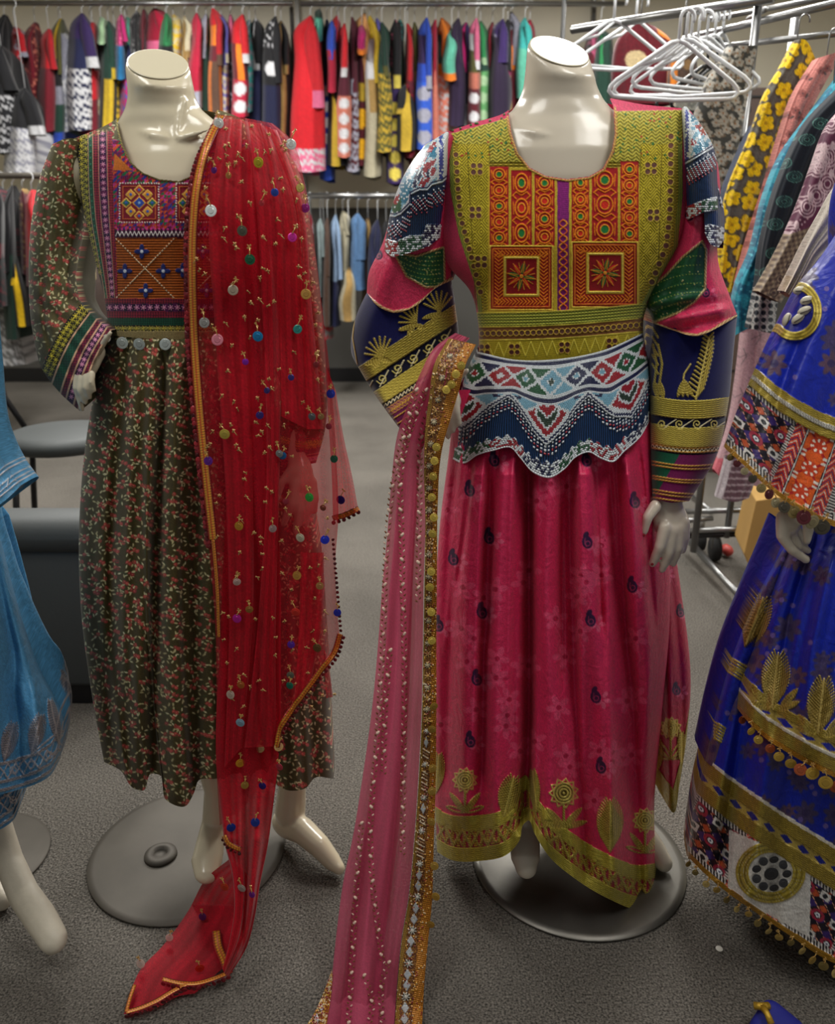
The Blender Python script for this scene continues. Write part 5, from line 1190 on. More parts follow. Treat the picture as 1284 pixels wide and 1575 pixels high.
def patchwork(U, dv, h0, h1, x0=1110):
    """tribal patchwork strip between heights h0 and h1 above the hem"""
    y = (dv-h0)/(h1-h0); x = U-.33*dv; q = (x-x0) % 165; c = np.zeros(U.shape+(3,))+col('17121f')
    def S(m_, k): c[m_] = col(k)
    z1 = zig(x+dv, 36); z2 = zig(x-dv, 36); dk = q < 72
    S(dk & (z1 > .5) & (z2 > .5), '3a2668'); S(dk & (z1 < .35) & (z2 < .4), 'b8502c'); S(dk & (np.abs(z1-.5) < .06) & (zig(dv, 5) > .5), 'd8a080')
    gx, gy = (q+6) % 26-13, (dv-h0+4) % 36-18; rr = np.hypot(gx, gy); odd = (np.floor((q+6)/26)+np.floor((dv-h0+4)/36)) % 2 == 0
    S(dk & odd & (rr < 10), '9c2a40'); S(dk & odd & (rr < 5.5), '14141c'); S(dk & odd & (rr < 4), 'e0e0e4'); S(dk & odd & (rr < 1.6), '30406a')
    sq = np.maximum(np.abs(gx), np.abs(gy)); S(dk & ~odd & (sq < 7), 'd8d4d0'); S(dk & ~odd & (rr < 4), '1c2028')
    for a, b_ in ((72, 88), (134, 152)):
        m_ = (q >= a) & (q < b_); w_ = (dv+np.abs(((q-a) % 16)-8)*1.6) % 14
        S(m_ & (w_ < 5), 'c42a20'); S(m_ & (w_ >= 5) & (w_ < 7), 'e8d8c8'); S(m_ & (w_ >= 7) & (w_ < 11), 'e0501e'); S(m_ & (w_ >= 11), '2a2a5c')
    m_ = (q >= 92) & (q < 130); S(m_, 'd85a20'); d1 = (q-111); d2 = (dv-h0) % 42-21
    S(m_ & (np.abs(np.abs(d1)-np.abs(d2)*.9) < 2.6), 'a81820'); r2 = np.hypot(d1, d2); a_ = np.arctan2(d2, d1)
    S(m_ & (r2 < 13), 'c03a18'); S(m_ & (np.abs(r2-9) < 2.6) & (np.cos(a_*7) > .2), 'ecdccc'); S(m_ & (np.abs(d1) > 12) & (np.abs(np.abs(d2)-17) < 2), 'e8dcd0')
    for a in (88, 130): S((q >= a) & (q < a+4), '0e0e12'); S((q >= a+1.4) & (q < a+2.8), 'e4e0dc')
    bars = ((q >= 152) | ((q > 66) & (q < 72))) & (np.floor(dv/2.4) % 2 == 0); S(q >= 152, '101016'); S(bars, 'd0ccc8')
    eb = ((y < .1) | (y > .92)) & dk; S(eb, '101016'); S(eb & (np.floor(U/2.4) % 2 == 0), 'cfcac6')
    return c
bB = [(1056, 1316), (1085, 1345), (1120, 1374), (1160, 1402), (1210, 1436), (1284, 1482), (1360, 1500), (1450, 1505), (1560, 1490), (1700, 1430)]
hB = lambda U: np.interp(U, [a[0] for a in bB], [a[1] for a in bB])
def coinring(p, cx, cy):
    p.poly([(cx-64, cy-66), (cx+62, cy-12), (cx+60, cy+100), (cx-66, cy+30)], 'd6d2cc', .001)
    for r in (52, 48, 44, 40, 36): p.ring(cx, cy, r, 3.6, ('b8a23c', '8c7a22')[r % 8 == 0], .003, .4, ry=r*.88)
def blue_skirt(p):
    U, V = p.U, p.V; brocade(p, 3, 150); dv = hB(U)-V
    p.fill(dv < 118, patchwork(U, dv, 8, 112, 1040), .0008); coinring(p, 1185, 1342)
    for k in range(2): coinring(p, 1420+k*220, 1400)
    g = braid(U, dv, 9, 3.3, 'bda549', '6f5c1c')
    for a, b_ in ((112, 138), (152, 176)): p.fill((dv > a) & (dv < b_), g, .003, .4)
    p.fill((dv > 138) & (dv < 152), np.where((zig(U, 26)+np.abs(dv-145)/9 < .75)[..., None], col('1a2480'), col('b09a4c')), .001)
    p.fill((dv > 176) & (dv < 182), col('d8d0c0'), .003); p.fill(dv < 9, braid(U, dv, 5, 3, 'c9962e', '6a4a14'), .003, .4)
bl = [(1225, 780), (1195, 850), (1165, 925), (1140, 1000), (1112, 1075), (1088, 1155), (1068, 1235), (1056, 1316)]
SB = sheet('skirt', bl, [(1600, 780), (1640, 1000), (1680, 1250), (1700, 1430)], None, bB, Yc=[(0, YB), (1, YB)], D=[(0, .10), (.4, .17), (1, .21)], du=1.5,
           folds=addf(ripples(9, .006, (.3, 1), 71), ridges([([(1200, 880), (1150, 1060), (1105, 1330)], -.03, 12), ([(1240, 860), (1190, 1100), (1150, 1390)], .02, 16)])), paint=blue_skirt, mat=M['satin'], parent=dB, bk=5, bd=.6)
def blue_tier(p):
    U, V = p.U, p.V; brocade(p, 8, 110); dv = hT(U)-V
    g = braid(U, dv, 9, 3.3, 'bda549', '6f5c1c')
    p.fill(dv < 8, braid(U, dv, 5, 3, 'd0962a', '7a5214'), .003, .4); p.fill((dv > 8) & (dv < 30), g, .003, .4); p.fill((dv > 30) & (dv < 36), col('cfc8b8'), .0035)
    p.fill((dv > 50) & (dv < 66), g, .003, .4); p.fill((dv > 36) & (dv < 50), np.where((zig(U, 34)+np.abs(dv-43)/9 < .75)[..., None], col('1626a0'), col('b09a4c')), .001)
    for x in (1192, 1262, 1340, 1420, 1500, 1580):
        y = float(hT(np.array(x)))-100; gold_leaf(p, x, y, 42, 84, .12, 'cdb468', '6f5a1c', 3)
        for s_ in (-1, 1): gold_loop(p, x+s_*8, y+44, x+s_*34, y+14, 9, 'cdb468'); gold_loop(p, x+s_*8, y+46, x+s_*36, y+34, 8, 'cdb468')
    gold_leaf(p, 1163, 958, 36, 84, .35, 'c9ac5c', '6a541a', 3)
bT = [(1128, 1082), (1150, 1110), (1180, 1138), (1215, 1160), (1250, 1180), (1284, 1196), (1360, 1215), (1450, 1220), (1560, 1205), (1660, 1160)]
hT = lambda U: np.interp(U, [a[0] for a in bT], [a[1] for a in bT])
TB = sheet('skirt_tier', [(1236, 770), (1200, 850), (1172, 930), (1150, 1000), (1135, 1040), (1128, 1082)], [(1590, 780), (1620, 950), (1660, 1160)], None, bT, Yc=[(0, YB-.0), (1, YB-.01)], D=[(0, .12), (.3, .185), (.6, .215), (1, .235)], du=1.4,
           folds=addf(ripples(8, .008, (.3, 1), 72), ridges([([(1260, 800), (1215, 950), (1190, 1130)], -.016, 9), ([(1284, 840), (1250, 1000), (1235, 1160)], .016, 12)])), paint=blue_tier, mat=M['satin'], parent=dB, bk=5, bd=.6)
sheet('skirt_fold', [(1218, 820), (1165, 915), (1135, 985), (1106, 1075), (1084, 1170)], [(1226, 820), (1196, 950), (1160, 1040), (1140, 1120), (1120, 1200)], None, None, Yc=YB-.02, D=.05, du=1.6,
      paint=lambda p: (brocade(p, 12, 30), gold_leaf(p, 1160, 955, 34, 76, .35, 'b89c54', '5c4818', 3), [p.line([(1116+k*.6, 1008+k*5), (1165, 1035+k*5)], 3.4, GA, .0025, .4, twist=4, k2=GB) for k in range(6)], [p.line([(1098, 1110+k*5), (1142, 1135+k*5)], 3.4, GA, .0025, .4, twist=4, k2=GB) for k in range(6)]), mat=M['satin'], parent=dB, bk=4, backcol='12207c')
bS = [(1117, 692), (1140, 712), (1165, 736), (1195, 762), (1225, 782), (1262, 802), (1290, 812), (1330, 815)]
hS = lambda U: np.interp(U, [a[0] for a in bS], [a[1] for a in bS])
def blue_sleeve(p):
    U, V = p.U, p.V; brocade(p, 21, 46); dv = hS(U)-V
    p.fill(dv < 138, patchwork(U, dv, 9, 134, 1110), .0008); g = braid(U, dv, 9, 3.3, 'c4ae4c', '75621e')
    p.fill((dv > 132) & (dv < 168), g, .004, .35); p.fill((dv > 146) & (dv < 154), braid(V, U, 5, 4, 'd0ccc4', '8a867c'), .005, .3)
    p.fill(dv < 9, braid(U, dv, 5, 3, 'd0962e', '6a4a14'), .003, .4)
    for k in range(5): p.ring(1222, 478, 30+k*2.6, 2.8, ('c0aa44', '8c7a24')[k % 2], .0035, .4, ry=34+k*2.6)
    p.disc(1222, 478, 28, '141c8c', None, ry=32)
NB = [(1395, 120), (1400, 200), (1425, 260), (1465, 280), (1505, 260), (1530, 200), (1535, 120)]
sheet('bodice', [(1330, 208), (1322, 300), (1335, 440), (1345, 560), (1300, 700), (1240, 790)], [(1600, 208), (1606, 300), (1590, 440), (1575, 560), (1590, 700), (1600, 790)], [(1330, 208), (1400, 170), (1465, 165), (1530, 170), (1600, 208)], None,
      Yc=YB, D=[(0, .03), (.1, .08), (.3, .115), (.6, .105), (1, .12)], du=2.5, folds=ripples(4, .003, (1, 1), 77), paint=lambda p: (brocade(p, 31, 60), p.line(NB[1:-1], 10, 'b8a044', .003, .4, twist=5, k2='75621e')), mask=lambda U, V, S, T: ~inpoly(U, V, NB), mat=M['satin'], parent=dB, bk=4)
sheet('sleeve', [(1560, 215), (1600, 400), (1640, 600), (1650, 800)], [(1610, 215), (1690, 400), (1760, 600), (1800, 790)], None, None, Yc=YB, D=[(0, .03), (.3, .06), (1, .08)], du=3, folds=ripples(3, .005, (.2, 1), 78), paint=lambda p: brocade(p, 33, 40), mat=M['satin'], parent=dB, bk=4)
SLB = sheet('sleeve', [(1300, 350), (1262, 405), (1232, 440), (1206, 488), (1180, 540), (1160, 585), (1138, 635), (1117, 692)], [(1400, 330), (1400, 450), (1385, 600), (1360, 720), (1330, 815)],
            None, bS, Yc=[(0, YB-.02), (1, YB-.13)], D=[(0, .05), (.4, .07), (1, .065)], du=1.1, folds=addf(ripples(3, .006, (.2, 1), 74), ridges([([(1250, 480), (1215, 560), (1195, 620), (1190, 760)], -.014, 10)])), paint=blue_sleeve, mat=M['satin'], parent=dB, bk=5, bd=.6)
for k, (u, v, a) in enumerate(((1241, 462, 1.3), (1237, 478, 1.15), (1227, 490, .9), (1210, 492, .2), (1230, 447, 1.5))):
    q = MB(); p0 = Pv(u, v, SLB.y(u, v)-.004); d = Vector((math.sin(a), 0, math.cos(a))); s_ = Vector((math.cos(a), 0, -math.sin(a)))
    q.rings([(p0+d*t*.010, s_*.0062*math.sqrt(1-t*t), Vector((0, -.004*math.sqrt(1-t*t), 0))) for t in (-.98, -.8, -.4, 0, .4, .8, .98)], 14)
    q.tube([p0+d*-.008+Vector((0, -.0041, 0)), p0+Vector((.0006, -.0045, 0)), p0+d*.008+Vector((0, -.0041, 0))], .0009, 6, 1)
    q.build('cowrie_shell', [plain('cowrie_%d' % k, 'cfc8b4', rough=.3), M['vinyl_br']], dB)
def fringe(pts, yfun, parent, step, r, cols, dropv=9, n_=0):
    L_ = np.hypot(*np.diff(np.array(pts, float), axis=0).T).sum(); m_ = int(L_/step)
    for k, (u, v) in enumerate(curve(pts, np.linspace(0, 1, m_))):
        if u > 1300: continue
        r = r*RNG.uniform(.95, 1.15)
        charm(parent, 'coin', u+RNG.uniform(-2, 2), v+dropv+RNG.uniform(-2, 4), yfun(u, v)-.006, r, cols[k % len(cols)])
fringe([(1121, 694), (1140, 712), (1165, 736), (1195, 762), (1225, 782), (1262, 802)], SLB.y, dB, 14, 6, ['8c7a4a', '5a2028', 'a89c78', '4a4438'])
fringe(bT[:6], TB.y, dB, 17, 6, ['b8963c', 'a8522c', 'c9a444'], 10)
fringe(bB[:6], SB.y, dB, 18, 5.2, ['a88a44', '7a6838', 'b8a060'], 10)
for k in range(10):
    a = 2*math.pi*k/9; u, v, r = (1185+24*math.cos(a), 1342+22*math.sin(a), 7) if k < 9 else (1185, 1342, 11)
    charm(dB, 'metal_boss', u, v, SB.y(u, v)-.003, r, '3c3c40', 0, False)

# ================================================================ the pale blue dress at the left edge
YT = 1.25
gt = G(-32, 1322)
mT = thing('mannequin', (gt.x, gt.y, 0), 'mannequin cut off by the left edge, only its scuffed bare foot showing', 'mannequin')
q = MB()
q.rings([ring_px(*r) for r in [(-180, 120, YT, 45, .05), (-180, 190, YT, 60, .055), (-178, 225, YT, 100, .065), (-175, 300, YT, 130, .085), (-170, 560, YT, 100, .08), (-165, 780, YT, 115, .08)]], 36)
add_px_tube(q, [(-125, 800, YT, 55), (-90, 1000, YT, 42), (-40, 1180, YT+.01, 30), (-4, 1270, YT+.01, 22), (14, 1325, YT-.02, 22), (36, 1375, YT-.06, 24), (62, 1412, YT-.10, 25), (82, 1444, YT-.135, 23)], flat=.85)
add_px_tube(q, [(-215, 800, YT, 55), (-150, 1000, YT+.03, 42), (-90, 1180, YT+.05, 30), (-60, 1290, YT+.05, 22), (-30, 1350, YT+.03, 22), (2, 1384, YT-.0, 17)], flat=.85)
add_px_tube(q, [(-92, 260, YT, 24), (-80, 400, YT-.01, 24), (-72, 560, YT-.03, 22), (-50, 700, YT-.06, 18), (-30, 780, YT-.08, 14)])
finish_body(q, 'body', plain('scuffed_mannequin_plastic', 'cfc6b4', rough=.45, noise=.12, nscale=40, bump=.3, bscale=90), mT, vox=.0036)
plate(mT, gt, .14, M['steel_dk'])
dT = thing('embroidered_dress', (float(P(-170, 700, YT)[0]), YT, .15), 'pale blue satin dress with silver embroidered hem at the left edge', 'dress')
tB = [(-420, 1120), (-300, 1190), (-160, 1225), (-60, 1228), (0, 1222), (30, 1214), (55, 1206), (78, 1192), (90, 1172)]
hTB = lambda U: np.interp(U, [a[0] for a in tB], [a[1] for a in tB])
def silver(p, dv, hem):
    U = p.U; g = braid(U, dv, 6, 4, 'b9b6b8', '6f6e78')
    for a in (4, 16, 44): p.fill((dv > a) & (dv < a+5), g, .002, .3)
    z = zig(U, 24); p.fill((np.abs(dv-22-20*z) < 2) & (dv > 16) & (dv < 48), col('b8b4ba'), .002, .3); p.fill((np.abs(dv-44+20*z) < 1.6) & (dv > 16) & (dv < 48), col('b8b4ba'), .002, .3)
    for x in np.arange(-400, 95, 28): y = float(hem(np.array(x)))-32; p.ring(x, y, 5, 1.8, 'b8b4ba', .002, .3)
    for x in (8, 50, -60, -130): gold_leaf(p, x+6, float(hem(np.array(x)))-80, 24, 58, .25, 'b4adb0', '5f6a80', 2.6)
    gold_leaf(p, 84, 1110, 16, 66, -.2, 'b4adb0', '5f6a80', 2.6)
    p.line([(95, 1085), (84, 1130), (60, 1150), (30, 1175)], 2.4, 'b4adb0', .002, .3); p.line([(97, 1110), (90, 1150), (70, 1170)], 2, 'b4adb0', .002, .3)
def tsk(p):
    p.fill(p.U > -9999, col('4f8db8')); dv = hTB(p.U)-p.V; silver(p, dv, hTB)
sheet('skirt', [(-330, 760), (-380, 900), (-420, 1120)], [(-18, 760), (4, 840), (22, 910), (40, 970), (62, 1030), (84, 1072), (97, 1105), (96, 1140), (90, 1172)], None, tB, Yc=[(0, YT), (1, YT)], D=[(0, .10), (.4, .15), (1, .19)], du=1.5,
      folds=addf(ripples(9, .006, (.3, 1), 81), ridges([([(-20, 800), (20, 1000), (30, 1200)], -.02, 9), ([(-40, 800), (-6, 1000), (-10, 1220)], .02, 12), ([(20, 900), (52, 1050), (62, 1190)], .016, 10)])), paint=tsk, mat=M['satin'], parent=dT, bk=5, bd=.6)
tU = [(-200, 1290), (-60, 1290), (0, 1276), (20, 1262), (34, 1230)]
sheet('underskirt', [(-200, 1150), (-200, 1290)], [(26, 1150), (36, 1190), (34, 1230)], None, tU, Yc=YT+.01, D=.15, du=1.6, folds=ripples(6, .005, (.3, 1), 83),
      paint=lambda p: (p.fill(p.U > -9999, col('4a7fa8')), silver(p, np.interp(p.U, [a[0] for a in tU], [a[1] for a in tU])-p.V, lambda x: np.interp(x, [a[0] for a in tU], [a[1] for a in tU]))), mat=M['satin'], parent=dT, bk=5, bd=.6)
NT = [(-250, 120), (-245, 200), (-220, 255), (-180, 272), (-140, 255), (-115, 200), (-110, 120)]
sheet('bodice', [(-300, 208), (-305, 300), (-290, 440), (-275, 560), (-300, 680), (-332, 775)], [(-60, 208), (-55, 300), (-70, 440), (-85, 560), (-50, 680), (-16, 775)], [(-300, 208), (-240, 172), (-180, 166), (-120, 172), (-60, 208)], None,
      Yc=YT, D=[(0, .03), (.1, .08), (.3, .11), (.6, .1), (1, .12)], du=2.5, folds=ripples(4, .003, (1, 1), 87), paint=lambda p: (p.fill(p.U > -9999, col('4f8db8')), p.line(NT[1:-1], 9, 'b4b2b8', .003, .3, twist=5, k2='7a7a88')), mask=lambda U, V, S, T: ~inpoly(U, V, NT), mat=M['satin'], parent=dT, bk=4)
sheet('sleeve', [(-300, 215), (-350, 400), (-380, 600), (-400, 800)], [(-262, 215), (-280, 400), (-290, 600), (-300, 810)], None, None, Yc=YT, D=[(0, .03), (.3, .05), (1, .06)], du=3, folds=ripples(3, .005, (.2, 1), 88), paint=lambda p: p.fill(p.U > -9999, col('4f8db8')), mat=M['satin'], parent=dT, bk=4)
def tsl(p):
    p.fill(p.U > -9999, col('5a9ac4'))
    for o in (8, 14, 34, 40): p.line([(-60+a, 690+a*1.25-0*o+70-o*1.3) for a in range(0, 110, 6)], 2, 'c4c6cc', .002, .2)
    n_ = np.array([.55, -.83])
    for o, w_ in ((6, 2.2), (12, 1.6), (32, 2.2), (38, 1.6)):     # rows parallel to the wrist edge (0,772)-(33,745)
        p.line([(-70-o*.63, 829-o*.77-0), (33-o*.63, 745-o*.77)], w_, 'c8c8ce', .002, .2)
    for k in range(8): x, y = 28-k*13, 733-(-k*10.6); p.line([(x-4, y+6), (x-2, y-8), (x-12, y+2), (x-10, y-2)], 1.6, 'c8c8ce', .002, .2)
sheet('sleeve', [(-100, 215), (-108, 400), (-118, 600), (-108, 720), (-80, 838)], [(-62, 215), (-42, 400), (-30, 560), (-14, 670), (12, 720), (33, 746)], None, [(-80, 838), (-20, 790), (10, 768), (33, 746)], Yc=[(0, YT), (1, YT-.08)], D=[(0, .03), (.3, .05), (1, .06)], du=1.4, paint=tsl, mat=M['satin'], parent=dT, bk=4)

# ================================================================ small things on the carpet
t = thing('blue_trimming', tuple(G(1172, 1572)), 'small royal blue and gold cloth tip lying at the lower right corner', 'trimming')
q = MB(); g0 = G(1195, 1590, .0); 
q.rings([(g0+Vector((0, 0, .002)), (.055, 0, 0), (0, .03, 0)), (g0+Vector((.0, 0, .016)), (.045, 0, 0), (0, .026, 0)), (g0+Vector((-.006, .016, .032)), (.022, 0, 0), (0, .014, 0)), (g0+Vector((-.008, .022, .044)), (.010, 0, 0), (0, .008, 0))], 22)
q.build('blue_cloth', plain('blue_velvet_scrap', '1c2288', rough=.7, bump=.6, bscale=60), t, sub=1)
gm = plain('gold_braid_scrap', 'c09a34', rough=.4, metal=.5, bump=.5, bscale=300)
q = MB(); a = G(1172, 1548, .045); b_ = G(1186, 1575, .038); q.tube([a+Vector((-.012, .004, -.003)), a, a+Vector((.012, .003, -.002))], .006, 8); q.tube([a, (a+b_)/2+Vector((0, 0, .004)), b_], [.006, .005, .006], 8); q.build('gold_braid', gm, t)
g1 = G(1106, 1459, .002); q = MB(); q.disc(g1, .0065, .0012, (0, 0, 1), 18); tag(q.build('loose_sequin', plain('pearl_disc', 'e8e4da', rough=.25)), 'tiny white disc lying on the carpet beside the blue hem', 'sequin')
# ================================================================ clothes on the wall rails
CN = {'red': 'b3141f', 'dark red': '6c1020', 'crimson': '9c1230', 'wine': '4a0f22', 'maroon': '571420', 'black': '101014', 'navy': '14183a', 'blue': '1f3fa0', 'bright blue': '2f5ac8', 'cream': 'b5ad92', 'white': 'b9b9bc', 'silver grey': '8e8e9c',
      'olive': '4c4a20', 'gold': 'a68a28', 'yellow': 'b89a24', 'green': '1f6a3c', 'dark green': '16352a', 'pale green': '8aa882', 'mint': '4f9a84', 'teal': '2a8480', 'purple': '2c1a4c', 'dark purple': '22142f', 'magenta': 'a81860', 'pink': 'c05a7c', 'peach': 'c89058',
      'orange': 'c86a18', 'salmon': 'b86a58', 'violet': '5a56a0', 'tan': '8c7040', 'denim blue': '4a6c94', 'pale blue': '7c93b0', 'grey': '6c6c6c', 'brown': '4a3428', 'light green': '5a9a5c'}
def garment(name, u0, u1, v0, v1, Y, segs, label, group, rail, cat='dress', lean=0.0, hook=True):
    if rail < 20 and v1-v0 > 70: u0, u1 = u0-(u1-u0)*.14, u1+(u1-u0)*.14
    uc = (u0+u1)/2; wd = u1-u0; h = v1-v0; sl = lambda f: lean*f
    p_ = P(uc, v1, Y); t = thing(name, (float(p_[0]), Y, float(p_[2])), label, cat, group)
    rj = np.random.default_rng(int(u0*13+v0*3) % 997); ts = uc+rj.uniform(-.22, .22)*wd; J = lambda k: rj.uniform(-k, k)*min(wd, 30)
    L = [(ts-1.5, v0), (min(ts-2, u0+wd*.22+J(.08)), v0+h*.07), (u0+wd*.1+J(.1)+sl(.3), v0+h*.3), (u0+J(.12)+sl(.65), v0+h*.65), (u0+sl(1), v1)]
    R = [(ts+1.5, v0), (max(ts+2, u1-wd*.22+J(.08)), v0+h*.07), (u1-wd*.1+J(.1)+sl(.3), v0+h*.3), (u1+J(.12)+sl(.65), v0+h*.65), (u1+sl(1), v1)]
    sd = int(u0*7+v0) % 999; r = np.random.default_rng(sd)
    def paint(p):
        a = 0
        for sg in segs:
            e, c = sg[0], CN.get(sg[1], sg[1]); m_ = (p.T >= a) & (p.T <= e+.01); p.fill(m_, col(c)*r.uniform(.8, 1.0))
            if len(sg) > 2:
                c2 = CN.get(sg[3], sg[3]); k = sg[2]
                if k == 'd':
                    for _ in range(int(wd*h*(e-a)/40)+2): p.disc(r.uniform(u0, u1)+sl((a+e)/2), v0+h*r.uniform(a, e), 1.8, c2)
                if k == 'l': n_ = np.sin(p.U*1.1+p.V*.5)*np.sin(p.V*.9-p.U*.6)+.5*np.sin(p.V*.37); p.fill(m_ & (n_ > -.2), col(c2))
                if k == 's': p.fill(m_ & (np.abs(p.S) < .45), col(c2))
                if k == 'm':
                    n_ = max(1, int(h*(e-a)/max(wd*.9, 8)))
                    for q_ in range(n_): p.disc(uc+sl((a+e)/2), v0+h*(a+(e-a)*(q_+.5)/n_), wd*.36, c2, None, ry=max(wd*.36, 5))
            a = e
    sheet('fabric', L, R, None, [(u0+sl(1), v1), (uc+sl(1), v1+3), (u1+sl(1), v1)], Yc=Y, D=[(0, .03), (.15, .13), (1, .2)], du=2.2, dv=3, folds=ripples(2, .012, (.2, 1), sd), paint=paint, mat=M['cloth'], parent=t, bk=4, thread=.03)
    if h > 90 and wd > 11:                           # sleeve hanging at the front
        a = uc+rj.uniform(-.28, .1)*wd; ws = wd*rj.uniform(.32, .5); b_ = v0+h*rj.uniform(.4, .62); tl = rj.uniform(-.2, .2)*wd
        def ps(p):
            p.fill(p.V > -99, col(CN.get(segs[0][1], segs[0][1]))*rj.uniform(.75, 1.0))
            if len(segs[-1]) > 3: p.fill(p.T > .8, col(CN.get(segs[-1][3], segs[-1][3]))*.9)
        sheet('sleeve', [(ts-1, v0+4), (a, v0+h*.12), (a+tl*.5, v0+h*.3), (a+tl, b_)], [(ts+1.5, v0+4), (a+ws*.8, v0+h*.11), (a+ws+tl*.5, v0+h*.3), (a+ws*1.15+tl, b_)], None, None, Yc=Y-.17, D=[(0, .01), (.3, .04), (1, .05)], du=2.2, dv=3, folds=ripples(2, .006, (.2, 1), sd+1), paint=ps, mat=M['cloth'], parent=t, bk=4, thread=.03)
    if hook:
        zt = float(P(uc, rail, Y)[2]); zb = float(P(uc, v0+1, Y)[2]); x = float(P(ts, v0, Y)[0])
        q = MB(); q.tube([(x, Y, zb-.02), (x, Y, zt-.03)]+[(x+.018*math.sin(a), Y, zt+.0-.03*math.cos(a)*.9) for a in np.linspace(.3, 3.6, 7)], .0028, 6); q.build('hanger_hook', M['white_plastic'], t)
    return t
YR = 6.5
# u0, u1, v0, v1, sections, words
W1 = [(-14, 16, 22, 232, [(.45, 'black'), (1, 'black', 'l', 'cream')], 'black with cream lace'), (14, 36, 40, 150, [(1, 'red', 'd', 'silver grey')], 'red with silver spots'), (34, 62, 34, 236, [(.6, 'dark red', 'd', 'salmon'), (1, 'maroon')], 'dark red dotted'),
      (62, 84, 44, 200, [(.4, 'red'), (1, 'dark red')], 'plain red'), (78, 98, 28, 240, [(.3, 'olive', 's', 'yellow'), (.5, 'black'), (.62, 'silver grey'), (.82, 'dark green'), (1, 'blue')], 'olive, green and blue banded'),
      (84, 112, 46, 200, [(1, 'silver grey', 'l', 'white')], 'silver lace'), (108, 140, 20, 198, [(.25, 'purple'), (.5, 'navy'), (1, 'navy', 'l', 'white')], 'navy with white lace'), (124, 152, 34, 205, [(.7, 'red'), (1, 'dark red')], 'bright red sleeved'),
      (136, 154, 120, 200, [(1, 'tan', 'l', 'cream')], 'tan patterned'), (148, 164, 26, 66, [(1, 'pale green')], 'pale green short'), (153, 178, 32, 196, [(.55, 'dark green'), (1, 'black', 's', 'yellow')], 'dark green with yellow panel'),
      (172, 186, 60, 190, [(.5, 'dark green'), (1, 'olive', 'l', 'yellow')], 'green with yellow lace'), (178, 193, 22, 120, [(.5, 'magenta', 'd', 'pink'), (1, '1c6a9c')], 'magenta over blue'), (186, 205, 64, 185, [(.5, 'navy'), (1, 'violet', 'l', 'magenta')], 'violet patterned'),
      (192, 204, 26, 70, [(1, 'mint')], 'mint green short'), (200, 214, 17, 170, [(1, 'black', 'd', 'grey')], 'black spotted'), (213, 226, 14, 160, [(.3, 'maroon'), (1, 'black')], 'maroon over black'), (226, 258, 12, 120, [(.5, 'crimson'), (.65, 'pink'), (1, 'black')], 'crimson with pink cuff'),
      (247, 266, 20, 130, [(.45, 'green'), (1, 'black')], 'green over black'), (262, 280, 22, 110, [(1, 'cream', 'l', 'yellow')], 'cream and yellow'), (276, 294, 24, 150, [(1, 'cream', 's', 'tan')], 'cream striped'), (293, 311, 20, 165, [(.82, 'crimson'), (1, 'silver grey')], 'crimson with grey hem'),
      (308, 322, 22, 170, [(.3, 'silver grey'), (1, 'dark green')], 'dark green narrow'), (318, 332, 20, 178, [(.35, 'olive', 's', 'yellow'), (1, 'yellow', 'l', 'olive')], 'yellow green narrow'), (322, 343, 12, 176, [(.18, 'red'), (.36, 'orange'), (.5, 'maroon'), (1, 'orange', 's', 'brown')], 'orange with red neck'),
      (336, 352, 22, 178, [(.5, 'violet'), (1, 'violet', 'l', 'cream')], 'violet and cream floral'), (349, 362, 22, 160, [(.25, 'pink'), (1, 'black', 'd', 'silver grey')], 'pink over black'), (358, 380, 22, 178, [(.3, 'red'), (.65, 'dark red', 's', 'orange'), (1, 'crimson', 'm', 'white')], 'red with white medallion'),
      (374, 388, 30, 170, [(1, 'silver grey', 'l', 'teal')], 'grey and teal printed'), (380, 406, 28, 190, [(.5, 'black', 's', 'white'), (1, 'navy')], 'black with white front'), (406, 432, 25, 205, [(.3, 'black', 'd', 'white'), (.6, 'black', 'm', 'white'), (1, 'navy')], 'navy with white motif'),
      (420, 444, 32, 208, [(1, 'black', 's', 'tan')], 'black with tan leaf trim')]
